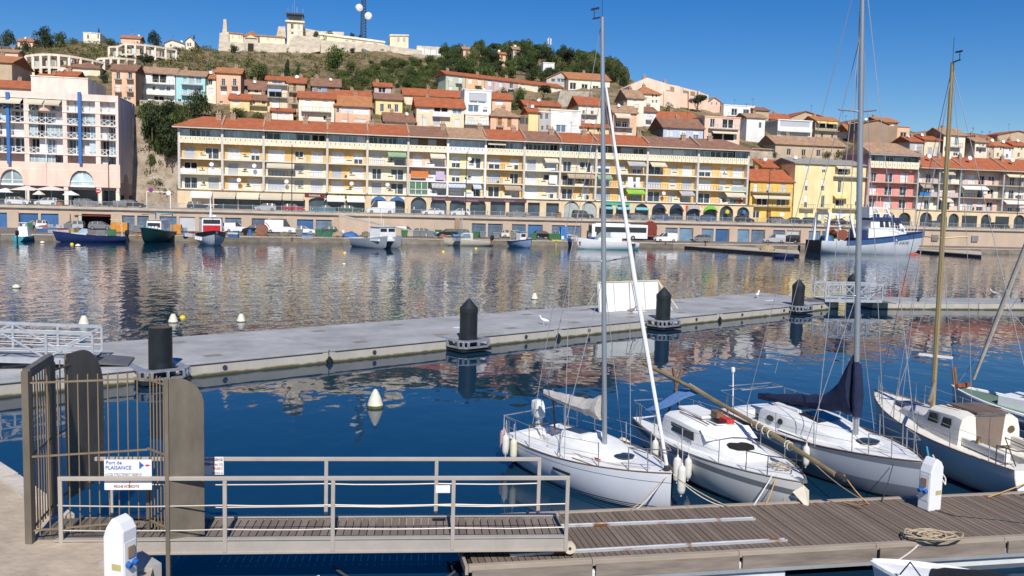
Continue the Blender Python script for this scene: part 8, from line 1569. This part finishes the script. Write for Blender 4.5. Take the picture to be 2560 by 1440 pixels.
    def mast(s, x, zb, zt, r, mat, spread=((.5,.6),), taper=.8):
        b = MB(); b.tube([(x,0,zb),(x,0,zt*.6),(x,0,zt)],[r,r,r*taper],12); b.build('mast', mat, s.r, smooth=True)
        q = MB(); q.bar((x,0,zt),(x-.35,0,zt+.02),.03); q.tube([(x,0,zt),(x,0,zt+.7)],.008,5); q.tube([(x-.3,0,zt),(x-.3,0,zt+.25)],.012,5); q.bar((x-.42,0,zt+.25),(x-.18,.05,zt+.25),.02,.05); q.build('masthead_gear', METALD, s.r)
        for zf, w_ in spread:
            z = zb+(zt-zb)*zf
            for sg in (-1,1): q = MB(); q.tube([(x,0,z),(x-.12,sg*w_,z+.06)],.022,6); q.build('spreader', mat, s.r)
    def boom(s, x, z, L, rise, mat, cover, fat, r=.045, hump=.5):
        b = MB(); b.tube([(x-.08,0,z),(x-L,0,z+rise)],r,8); b.build('boom', mat, s.r)
        rings = []
        for i in range(17):
            u = i/16; w_ = fat*(.55+.45*math.sin(PI*min(1,u*.9+.1)))*(1-.45*u); h_ = fat*(1.5-.9*u)+hump*max(0,1-u*4)**1.5; xx = x-.1-u*(L-.1); zz = z+rise*u; k = 1+.09*math.sin(i*2.3)
            rings.append([(xx+.04*math.cos(t*2+i), w_*k*math.sin(t)*(.8 if math.cos(t) > 0 else 1), zz-.03+h_*.5*(1+math.cos(t)*k)-.06) for t in [2*PI*j/12 for j in range(12)]])
        b = MB(); b.loft(rings); b.build('sail_cover', cover, s.r, smooth=True)
    def W(s, x, y, z): c, q = math.cos(s.an), math.sin(s.an); return Vector((s.c.x+c*x-q*y, s.c.y+q*x+c*y, z))
    def hatch(s, x, y, z, w_, l_, m=ACRY, nm='hatch'): b = MB(); b.box(x-l_/2-.03,x+l_/2+.03,y-w_/2-.03,y+w_/2+.03,z,z+.03); h_ = b.build(nm, DECKW, s.r, bevel=.01); b = MB(); b.box(x-l_/2,x+l_/2,y-w_/2,y+w_/2,z+.031,z+.036); b.build('pane', m, h_)
def fender(p, lbl, m=FEND, L=.55, r=.095, lean=0.):
    q = thing('fender', lbl, 'fender', p); b = MB(); b.lathe([(.02,-L/2-.05),(.03,-L/2),(r*.8,-L/2+.04),(r,-L/2+.12),(r,L/2-.12),(r*.8,L/2-.04),(.03,L/2),(.02,L/2+.06)], n=12); b.build('body', m, q, smooth=True); b = MB(); b.tube([(0,0,L/2+.04),(lean,0,L/2+.4)],.008,5); b.build('lanyard', ROPEW, q)
# ---- boat 1: small white racer-cruiser nearest the gangway
H1 = hullmat('hull_b1', (.72,.74,.78), [(-9,.03,(.03,.035,.05)),(.05,.075,(.05,.06,.09)),(.1,.13,(.05,.06,.09)),(.74,.755,(.08,.09,.12))])
b1 = SB('sailing_boat','small white sloop with grey sail cover and furled white jib beside the gangway',(3.78,19.6),(.68,24.15),2.35,.88,.98,H1,DECKW,heel=-2.4,stern=.86,rake=.12,cockpit=(-2.6,-.75,.52,.4),maxu=.38,draft=.5)
z = b1.zdeck(0); b1.cabin([(-.95,.78,z+.3,z-.04),(-.6,.8,z+.34,z-.04),(.2,.74,z+.3,z-.04),(.9,.55,z+.17,z-.02),(1.5,.3,z+.03,z-.02)],DECKW)
b1.part('companionway_hatch', DECKW, lambda b: b.loft([[(-.95,-.36,z+.3),(-.95,.36,z+.3),(.0,.34,z+.34),(.0,-.34,z+.34)],[(-.92,-.31,z+.42),(-.92,.31,z+.42),(-.08,.29,z+.44),(-.08,-.29,z+.44)]]), bevel=.02)
b1.part('sliding_cover', ACRY, lambda b: b.box(-.85,-.25,-.25,.25,z+.425,z+.455)); b1.part('round_hatch', ACRY, lambda b: b.lathe([(.02,0),(.24,0),(.26,.02),(.2,.035),(.02,.04)],(1.15,0,z+.14),16))
for sg in (-1,1): b1.part('winch', METALD, lambda b: b.lathe([(.07,0),(.05,.05),(.045,.1),(.065,.13),(.02,.14)],(-.75,sg*.62,z+.08),10)); b1.part('cockpit_bench', DECKW, lambda b: b.box(-2.5,-.8,sg*.3-.18,sg*.3+.18,z-.36,z-.12)); b1.part('grab_track', METALD, lambda b: b.box(.2,1.0,sg*.86-.015,sg*.86+.015,z+.02,z+.04)); b1.part('hull_window', ACRY, lambda b: b.box(-.2,.5,sg*1.165-.006,sg*1.165+.006,.55,.62))
mx = .42; zt = 11.55; b1.mast(mx,z+.25,zt,.062,ALM,((.44,.95),)); b1.boom(mx,z+.95,2.5,.22,ALM,SAILC,.3,hump=.22)
b1.part('furled_jib', ROPEW if False else METALW, lambda b: b.tube([(b1.L/2-.12,0,1.05),(b1.L/2-.12+(mx-b1.L/2+.12)*.5,0,5.4),(mx+.12,0,9.9)],[.04,.055,.025],8), smooth=True); b1.part('furling_drum', METALD, lambda b: b.lathe([(.02,0),(.08,.02),(.08,.1),(.03,.13)],(b1.L/2-.12,0,1.0),10))
xs = mx-.25; b1.wires([((mx,0,zt),(-b1.L/2+.05,0,b1.zdeck(-2.9)+.1))]+[((mx,0,9.9),(mx-.12,sg*.95,z+.3+(zt-z)*.44)) for sg in (-1,1)]+[((mx-.12,sg*.95,z+.3+(zt-z)*.44),(xs,sg*1.08,z)) for sg in (-1,1)]+[((mx,0,5.4),(xs-.3,sg*1.08,z)) for sg in (-1,1)]+[((mx-.06,0,9),(mx-2.4,0,z+1.4))])
b1.stanchions([-2.5,-1.3,0,1.2]); b1.pulpit(1.9,.55,True); b1.pulpit(-2.0,.55,False); o = outboard(b1.r,(-b1.L/2-.12,.35,1.12),.85,M('motor_cover', (.74,.74,.7), .7, var=.1, scale=8)); b1.part('tiller', TEAK, lambda b: b.bar((-2.9,0,z+.1),(-1.9,-.05,z+.35),.04)); b1.part('mooring_cleat', METALD, lambda b: b.bar((2.5,-.12,z+.12),(2.5,.12,z+.12),.03))
b1.part('boathook_mast', TEAK, lambda b: b.tube([(-1.9,.2,z-.2),(-2.0,.2,z+1.25)],.03,6))
text('SP', .2, METALD, b1.r, (b1.L/2-.22,-.145,.83), (R_(82),R_(-52),R_(14)))
b1.part('sheet', ROPE, lambda b: b.tube([(2.3,-.2,z+.16),(1.5,-.5,z+.1),(.5,-.7,z+.08),(-.4,-.75,z+.16),(-1.,-.7,z+.14)],.009,5)); b1.part('red_shackle', M('laundry_red2', (.5,.05,.04), .6), lambda b: b.bar((.7,-.55,z+.09),(.95,-.6,z+.09),.05))
fender(b1.W(-2.3,-1.2,.62),'white fender hanging at the stern quarter of the small sloop'); fender(b1.W(-1.85,-1.25,.62),'pale yellow fender hanging next to the stern one',M('fender_cream', (.7,.68,.5), .5)); fender(b1.W(-2.7,-1.0,.62),'faded pink fender at the stern corner of the small sloop',M('fender_pink', (.55,.36,.36), .6),.6,.11); fender(b1.W(2.5,.55,.72),'long white fender at the bow of the small sloop',FEND,.7,.1); fender(b1.W(1.9,1.0,.75),'dirty white fender between the first two sailboats',FEND,.6,.11)
p = b1.W(-3.1,.3,.18); tag(inst('buoy_fender', blob_mesh('buoy_fender', M('yellow_float', (.65,.55,.06), .6), 8), None, p, 0, (.2,.2,.3)), 'yellow round float at the stern of the small sloop', 'fender'); p = b1.W(-.8,1.62,.45); tag(inst('buoy_fender', blob_mesh('buoy_fender', M('cream_float', (.62,.58,.42), .6), 9), None, p, 0, (.26,.26,.34)), 'big cream float squeezed between the first two sailboats', 'fender')
# ---- boat 2: old cruiser with the mast laid on deck
H2 = hullmat('hull_b2', (.66,.66,.63), [(-9,.05,(.05,.05,.05)),(.05,.1,(.12,.12,.13)),(.66,.8,(.17,.18,.2))],.4)
b2 = SB('sailing_boat','old white cruiser with its gold mast lowered along the deck',(6.62,19.35),(4.5,25.9),2.5,.86,1.02,H2,DECKW,stern=.7,rake=.35,cockpit=(-2.95,-1.35,.55,.4),draft=.5,toe=M('rub_rail', (.25,.2,.14), .8))
z = b2.zdeck(0); b2.cabin([(-1.6,.88,z+.62,z-.04),(-1.2,.9,z+.66,z-.04),(.25,.8,z+.6,z-.04),(.55,.74,z+.34,z-.04),(1.55,.5,z+.24,z-.03),(1.75,.35,z+.03,z-.03)],DECKW)
for sg in (-1,1):
    b2.part('cabin_window', ACRY, lambda b: b.loft([[(x,sg*(.872-.03*(x+1)/1.2),z+.24) for x in (-1.05,-.95,.0,.12)],[(x,sg*(.845-.03*(x+1)/1.2),z+.46) for x in (-1.12,-1.0,-.05,.06)]],False)); b2.part('grab_rail', TEAK, lambda b: b.tube([(-1.2,sg*.55,z+.7),(-.3,sg*.5,z+.71),(.2,sg*.48,z+.68)],.018,5)); b2.part('winch', METALD, lambda b: b.lathe([(.07,0),(.05,.05),(.045,.1),(.065,.13),(.02,.14)],(-1.6,sg*.75,z+.1),10))
b2.part('sliding_hatch', DECKW, lambda b: b.box(-1.65,-.35,-.36,.36,z+.68,z+.75), bevel=.015); b2.hatch(.0,0,z+.66,.5,.5); b2.part('dark_foredeck_hatch', M('mat_black', (.025,.022,.02), .95, var=.4, scale=9, bump=1.), lambda b: b.lathe([(.05,0),(.36,0),(.34,.04),(.05,.05)],(1.05,-.05,z+.3),9)); b2.part('canvas_dodger_sheet', METALW, lambda b: b.loft([[(.22,-.74,z+.58),(.22,0,z+.68),(.22,.7,z+.6)],[(.62,-.78,z+.36),(.62,0,z+.44),(.62,.72,z+.36)]],False)); b2.part('red_tool_box', M('toolbox_red', (.55,.05,.04), .5), lambda b: b.box(-.25,.3,.0,.22,z+.69,z+.8), bevel=.01); b2.part('wood_block', TEAK, lambda b: b.box(-.35,-.05,-.1,.1,z+.76,z+.92))
b2.part('lowered_mast', M('mast_bronze', (.3,.225,.11), .5, .2, var=.2, scale=2), lambda b: b.tube([(-4.1,-.25,z+1.5),(-1.3,.2,z+1.14),(1.4,.42,z+.8),(b2.L/2+.7,.36,z+.5)],.055,10), smooth=True); b2.part('lashed_spar', M('spar_wood', (.45,.36,.22), .7, var=.15), lambda b: b.tube([(-2.2,.28,z+1.22),(b2.L/2-.2,.56,z+.5)],.035,8)); b2.part('mast_end_fitting', METALD, lambda b: b.tube([(b2.L/2+.72,.42,z+.5),(b2.L/2+.95,.42,z+.46)],[.085,.06],10))
for k, xx in enumerate((.9,1.1,1.35,1.6,2.3,2.4)): b2.part('lashing', ROPEW, lambda b: b.tube([(xx,.42+.085*math.sin(a),z+.8-.12*(xx-1.4)-.03+.1*math.cos(a)) for a in [i*PI/5 for i in range(11)]],.014,5))
b2.part('mast_crutch', TEAK, lambda b: (b.bar((-2.9,-.12,z-.2),(-2.75,.32,z+1.55),.06), b.bar((-2.9,.5,z-.2),(-2.75,.02,z+1.6),.06)))
b2.part('boom_tent', BLUEC, lambda b: b.loft([[(-2.9,-.75,z+.35),(-2.7,-.35,z+.62),(-2.45,.15,z+1.05)],[(-2.2,-.72,z+.5),(-2.0,-.3,z+.85),(-1.8,.25,z+1.18)],[(-1.75,-.55,z+.72),(-1.6,-.15,z+.98),(-1.45,.3,z+1.14)]],False), smooth=True)
b2.stanchions([-2.8,-1.5,0.1,1.5]); b2.pulpit(2.3,.5,True,METALD); b2.pulpit(-2.7,.55,False); b2.part('deck_clutter_rope', ROPE, lambda b: b.tube([(2.5+.25*math.cos(i*.9),.1+.2*math.sin(i*1.3),z+.2+.03*(i%3)) for i in range(26)],.012,5)); b2.part('plough_anchor', M('anchor_cream', (.72,.66,.52), .6), lambda b: (b.add([(b2.L/2+.35,0,.45),(b2.L/2+.02,-.22,.78),(b2.L/2-.02,0,.68),(b2.L/2+.02,.22,.78),(b2.L/2+.12,0,.95)],[(0,1,2),(0,2,3),(0,4,1),(0,3,4),(1,4,2),(3,2,4)]), b.bar((b2.L/2-.3,0,1.05),(b2.L/2+.1,0,.9),.05))); b2.part('bow_roller', STEEL, lambda b: b.box(b2.L/2-.15,b2.L/2+.15,-.06,.06,1.0,1.06))
fender(b2.W(.55,-1.22,.52),'short white fender on the old cruiser'); fender(b2.W(-1.1,-1.3,.55),'grey white fender near the stern of the old cruiser')
# ---- boat 3: white sloop with navy boom cover
H3 = hullmat('hull_b3', (.42,.45,.5), [(-9,.06,(.03,.03,.04)),(.06,.42,(.2,.22,.26)),(.9,1.3,(.16,.18,.22))],.35)
b3 = SB('sailing_boat','white-decked sloop with navy sail cover and oval portholes',(10.0,20.75),(7.55,27.3),2.6,1.0,1.1,H3,DECKW,heel=-2.7,stern=.8,rake=.2,cockpit=(-3.1,-1.7,.55,.4),draft=.5)
z = b3.zdeck(0); b3.cabin([(-1.75,.85,z+.42,z-.04),(-1.5,.88,z+.47,z-.04),(-.2,.85,z+.42,z-.04),(.9,.7,z+.28,z-.04),(1.7,.5,z+.16,z-.03),(2.3,.25,z+.02,z-.03)],DECKW)
for sg in (-1,1):
    for xx, ww in ((-1.15,.17),(-.7,.12)): b3.part('porthole', ACRY, lambda b: b.add([(xx+ww*math.cos(a),sg*(.875-.02*math.sin(a)),z+.23+.09*math.sin(a)) for a in [i*PI/6 for i in range(12)]],[tuple(range(12))]))
    b3.part('winch', METALD, lambda b: b.lathe([(.07,0),(.05,.05),(.045,.1),(.065,.13),(.02,.14)],(-1.9,sg*.78,z+.06),10)); b3.part('genoa_track', METALD, lambda b: b.box(-.6,.6,sg*1.02-.015,sg*1.02+.015,z+.02,z+.04))
b3.part('sliding_hatch', DECKW, lambda b: b.box(-1.7,-.6,-.34,.34,z+.46,z+.53), bevel=.015); b3.part('smoked_deck_panel', ACRY, lambda b: b.loft([[(-.5,-.42,z+.475),(-.5,.42,z+.475)],[(.35,-.4,z+.415),(.35,.4,z+.415)]],False)); b3.part('round_hatch', ACRY, lambda b: b.lathe([(.02,0),(.28,0),(.3,.02),(.22,.04),(.02,.05)],(1.75,0,z+.18),16)); mx = 1.3; b3.mast(mx,z+.2,13.6,.075,ALM,((.3,.75),(.68,.6)))
b3.boom(mx,z+.86,4.15,-.42,ALM,NAVYC,.34,.05,1.15); b3.part('mast_cover', NAVYC, lambda b: b.loft([[(mx+.05+.1*math.cos(t)*k-.1*(1-k),.13*math.sin(t)*k,zz) for t in [2*PI*j/10 for j in range(10)]] for zz,k in ((z+.75,1.),(z+1.3,1.25),(z+1.9,1.),(z+2.2,.8))]), smooth=True)
xs = mx-.2; b3.wires([((mx,0,13.5),(b3.L/2-.08,0,1.15)),((mx,0,13.5),(-b3.L/2+.05,0,1.1))]+[((mx,0,12),(mx-.12,sg*.75,z+.4+12.3*.3)) for sg in (-1,1)]+[((mx-.12,sg*.75,z+.4+12.3*.3),(xs,sg*1.15,z)) for sg in (-1,1)]+[((mx,0,5),(xs-.35,sg*1.15,z)) for sg in (-1,1)]+[((mx-.06,0,11.5),(mx-3.4,0,z+1.3)),((mx-.05,0,13),(mx-1.6,.9,z+.5))])
b3.stanchions([-3.0,-1.8,-.4,1.0,2.1]); b3.pulpit(2.45,.55,True); b3.pulpit(-2.6,.6,False); b3.part('stern_light_pole', METALW, lambda b: (b.tube([(-b3.L/2+.05,-.55,z),(-b3.L/2+.05,-.55,z+1.15)],.02,6), b.lathe([(.05,0),(.06,.05),(.06,.14),(.02,.16)],(-b3.L/2+.05,-.55,z+1.15),8))); b3.part('solar_frame', STEEL, lambda b: [b.bar(p,q,.025) for p,q in (((-3.5,-.7,z+.72),(-3.1,.6,z+.78)),((-3.1,.6,z+.78),(-2.4,.5,z+.8)),((-2.4,.5,z+.8),(-2.7,-.75,z+.75)),((-2.7,-.75,z+.75),(-3.5,-.7,z+.72)))]); b3.part('halyards', ROPEW, lambda b: (b.tube([(mx+.09,.02,z+.4),(mx+.1,.02,z+2.2)],.012,5), b.tube([(mx+.02,-.11,z+.4),(mx+.02,-.1,z+2.)],.01,5))); b3.part('deck_line', ROPE, lambda b: b.tube([(1.5,-.2,z+.3),(1.9,-.3,z+.2),(2.3,-.1,z+.12),(2.8,0,z+.1)],.01,5))
fender(b3.W(.9,-1.3,.65),'blue-roped fender on the hull of the navy-cover sloop',FEND); fender(b3.W(-.9,1.32,.75),'white fender between the navy-cover sloop and the cream cruiser')
# ---- boat 4: cream cruiser lying stern-to with gold mast
H4 = hullmat('hull_b4', (.7,.68,.62), [(-9,.04,(.04,.04,.05))],.35)
b4 = SB('sailing_boat','cream-decked cruiser moored stern to the dock with a gold mast',(12.1,28.4),(13.15,20.85),2.6,.98,1.3,H4,DECKC2,heel=-.8,stern=.72,rake=.4,cockpit=(-3.3,-1.35,.62,.42),draft=.5)
b4.part('transom', METALW, lambda b: b.add([(-b4.L/2-.012,y*.99,z_) for (_,y,z_) in b4.R[0]],[tuple(range(len(b4.R[0])))]), fix=False)
z = b4.zdeck(0); b4.cabin([(-1.6,.9,z+.78,z-.04),(-1.3,.92,z+.82,z-.04),(-.1,.86,z+.72,z-.04),(.15,.82,z+.42,z-.04),(1.6,.6,z+.3,z-.04),(2.1,.35,z+.03,z-.04)],DECKC2)
for sg in (-1,1):
    for xa, xb in ((-1.3,-.8),(-.7,-.2)): b4.part('cabin_window', ACRY, lambda b: b.loft([[(xa,sg*.905,z+.35),(xb,sg*.88,z+.33)],[(xa+.05,sg*.875,z+.62),(xb-.06,sg*.845,z+.58)]],False))
    b4.part('coaming', DECKC2, lambda b: b.box(-3.3,-1.6,sg*.72-.08,sg*.72+.08,z-.0,z+.22), bevel=.03); b4.part('winch', M('winch_bronze', (.25,.18,.1), .4, .6), lambda b: b.lathe([(.08,0),(.06,.06),(.055,.12),(.075,.15),(.02,.16)],(-2.2,sg*.74,z+.22),10)); b4.part('grab_rail', TEAK, lambda b: b.tube([(-1.2,sg*.6,z+.87),(-.2,sg*.55,z+.8)],.02,5))
b4.part('companionway_board', M('board_brown', (.2,.15,.12), .7), lambda b: b.add([(-1.625,-.34,z-.05),(-1.625,.34,z-.05),(-1.62,.42,z+.75),(-1.62,-.42,z+.75)],[(0,1,2,3)]), fix=False); b4.part('brown_sliding_hatch', M('hatch_brown', (.17,.12,.09), .6, var=.2), lambda b: b.box(-1.7,-.5,-.45,.45,z+.83,z+.88), bevel=.01); b4.part('compass', M('winch_bronze',(0,0,0)), lambda b: b.add([(-1.63,-.62+.1*math.cos(a),z+.4+.1*math.sin(a)) for a in [i*PI/6 for i in range(12)]],[tuple(range(12))]), fix=False)
for sg in (-1,1): b4.part('cockpit_bench', DECKC2, lambda b: b.box(-3.2,-1.7,sg*.42-.2,sg*.42+.2,z-.4,z-.1))
mx = .9; b4.mast(mx,z+.4,11.4,.07,GOLD,((.5,.7),)); b4.part('boom', M('boom_wood', (.3,.24,.17), .6), lambda b: b.tube([(mx-.08,0,z+1.1),(mx+.7,-2.4 if False else .0,z+1.15),(-.9,.75,z+1.0)] if False else [(mx-.08,.02,z+1.2),(-1.2,1.5,z+1.12)],.05,8)); xs = mx-.2
b4.wires([((mx,0,11.3),(b4.L/2-.08,0,1.35)),((mx,0,11.3),(-b4.L/2+.05,0,1.05))]+[((mx,0,11.2),(mx-.1,sg*.7,z+.4+10.*.5)) for sg in (-1,1)]+[((mx-.1,sg*.7,z+.4+10.*.5),(xs,sg*1.15,z)) for sg in (-1,1)]+[((mx,0,6.),(xs+.6,sg*1.1,z)) for sg in (-1,1)]); b4.wires([((mx,0,11.2),(mx+2.4,-.3,z+.1))],.009,'halyard')
b4.stanchions([-3.0,-1.7,-.3,1.1,2.4]); b4.pulpit(2.7,.6,True); b4.pulpit(-3.2,.5,False,METALD); b4.part('cockpit_strut', METALD, lambda b: b.tube([(-3.55,.7,z),(-2.6,.3,z+.45),(-3.0,-.5,z+.1)],.016,5)); b4.part('red_lever', RED_L, lambda b: b.bar((-3.6,-.75,z+.05),(-3.62,-.75,z+.3),.04)); b4.part('foredeck_hatch', M('hatch_navy', (.04,.06,.12), .4), lambda b: b.box(1.75,2.35,-.3,.3,z+.22,z+.3))
b4.part('running_light', METALW, lambda b: b.bar((mx-.35,-.3,z+1.95),(mx+.35,.3,z+1.95),.07))
# ---- boat 5: small double-ender with green deck and a raked yard
H5 = hullmat('hull_b5', (.62,.62,.6), [(-9,.05,(.03,.03,.03)),(.3,.6,(.1,.12,.2))],.4); GDK = M('deck_green', (.13,.2,.15), .7, var=.1)
b5 = SB('lateen_boat','small white double-ended boat with green deck and slanting lateen yard',(15.7,30.6),(18.6,25.9),2.2,.75,1.1,H5,GDK,stern=.35,rake=.2,draft=.4,toe=M('rail_white', (.8,.79,.75), .4)); rim(b5.r,b5.R,MATS['rail_white'],.05)
z = b5.zdeck(0); b5.part('fish_well_box', DECKW, lambda b: b.box(-1.6,.9,-.62,.62,z-.03,z+.42), bevel=.03); b5.part('green_lid', GDK, lambda b: b.box(-.5,.3,-.36,.36,z+.425,z+.44)); b5.part('stem_post', TEAK, lambda b: b.bar((b5.L/2-.1,0,.6),(b5.L/2+.1,0,1.75),.12)); b5.part('bow_roller', RUST, lambda b: b.bar((b5.L/2-.3,-.4,1.2),(b5.L/2-.3,.4,1.2),.12)); b5.part('short_mast', TEAK, lambda b: b.tube([(.2,0,z),(.5,0,5.0)],[.09,.06],8))
yd = ony(2434,948,30.0), ony(2575,585,27.6); 
def loc5(p): c, q = math.cos(-b5.an), math.sin(-b5.an); v = p-b5.c; return (c*v.x-q*v.y, q*v.x+c*v.y, p.z)
b5.part('lateen_yard', M('yard_pale', (.6,.52,.43), .8, var=.15, scale=4), lambda b: b.tube([loc5(yd[0]),loc5((yd[0]+yd[1])/2),loc5(yd[1])],[.05,.085,.07],8), smooth=True); b5.wires([((.5,0,5.0),(b5.L/2-.1,0,1.2)),((.5,0,5.0),(-1.5,.9,z)),((.5,0,5.0),(-1.5,-.9,z)),(loc5((yd[0]*.45+yd[1]*.55)),(-1.8,.3,z+.6))],.012)
# ---- boat at the bottom: dinghy tied on the camera side of the dock
b6 = SB('dinghy','white dinghy with black canvas cover tied to the near side of the dock',(6.85,15.62),(9.6,14.1),1.7,.5,.66,hullmat('hull_b6', (.74,.75,.76), [(-9,.04,(.2,.2,.2))]),DECKW,stern=.85,rake=.25,draft=.25,toe=None,maxu=.35); rim(b6.r,b6.R,METALW,.05)
z = b6.zdeck(0); b6.part('cover', M('cover_black', (.015,.015,.018), .85, bump=.4, scale=5), lambda b: b.loft([[(x,y*b6.half(x)*.98,z+.04+hh*(1-y*y)) for y in (-1,-.6,-.2,.2,.6,1)] for x,hh in ((-1.6,.1),(-1.0,.28),(-.2,.32),(.5,.2),(.72,.08))],False), smooth=True); b6.part('mooring_line', M('rope_navy', (.02,.03,.09), .8), lambda b: b.tube([(1.2,.3,z+.1),(1.0,.7,z+.55),(.7,.95,z+.3),(.5,1.1,z+.1)],.014,5))
# ---- mooring lines
dk = lambda px, py, z=DZ+.03: onz(px,py-9,z)
rope('mooring_rope','pale double rope from the small sloop bow to the dock on the gangway side', [b1.W(b1.L/2-.1,-.05,.98), dk(1578,1283)], .013, ROPE, .04); rope('mooring_rope','second pale rope beside it from the small sloop bow', [b1.W(b1.L/2-.12,-.08,.98), dk(1592,1282)], .011, ROPEW, .07); rope('mooring_rope','tan rope from the small sloop bow across to the dock under the old cruiser', [b1.W(b1.L/2-.08,.05,.98), dk(1818,1274)], .013, ROPE, .05); rope('mooring_rope','white rope from the small sloop bow knotted beside the tan one', [b1.W(b1.L/2-.06,.08,.98), dk(1806,1275)], .011, ROPEW, .1)
rope('mooring_rope','grey rope from the old cruiser bow rail slanting to the dock', [b2.W(2.9,-.35,1.05), dk(1884,1273)], .015, ROPEW, .02); rope('mooring_rope','thin orange rope hanging from the old cruiser bow', [b2.W(2.95,-.3,1.0), dk(1913,1272)], .011, ROPEO, .06); rope('mooring_rope','rope hanging straight from the old cruiser anchor', [b2.W(3.2,-.2,1.0), b2.W(3.15,-.25,.1)], .012, ROPE, 0); rope('mooring_rope','orange rope drooping from the end of the lowered mast', [b2.W(b2.L/2+.9,.42,1.4), b2.W(b2.L/2+1.05,1.0,.75), dk(2106,1262)], .012, ROPEO, .05); rope('mooring_rope','long pale rope from between the boats to the dock planks', [b3.W(1.0,-1.15,.5), dk(2165,1263)], .014, ROPE, .08)
rope('mooring_rope','orange stern rope of the cream cruiser', [b4.W(-3.3,-.9,.95), dk(2470,1252)], .014, ROPEO, .04); rope('mooring_rope','dark stern line crossing the white transom of the cream cruiser', [b4.W(-b4.L/2-.03,-.55,.95), dk(2552,1247)], .01, METALD, .02); rope('mooring_rope','blue rope wound at the bow of the navy-cover sloop', [b3.W(b3.L/2,.1,1.5), b3.W(b3.L/2+.1,.15,1.1), b3.W(b3.L/2+.05,.2,.5)], .022, ROPEB, .03); rope('mooring_rope','grey looped rope hanging beside the white pedestal', [b3.W(b3.L/2+.05,.25,1.3), b3.W(b3.L/2+.25,.5,.75), b3.W(b3.L/2+.3,.45,.62), b3.W(b3.L/2+.15,.3,1.0)], .018, ROPEW, .02); rope('mooring_rope','dark taut line from the navy-cover sloop bow to the pedestal foot', [b3.W(b3.L/2-.4,-.5,1.0), dk(2205,1262)], .01, METALD, .02); rope('mooring_rope','grey rope tying the dinghy bow to the dock', [b6.W(b6.L/2-.15,0,.66), dk(2295,1372)], .016, ROPEW, .05)
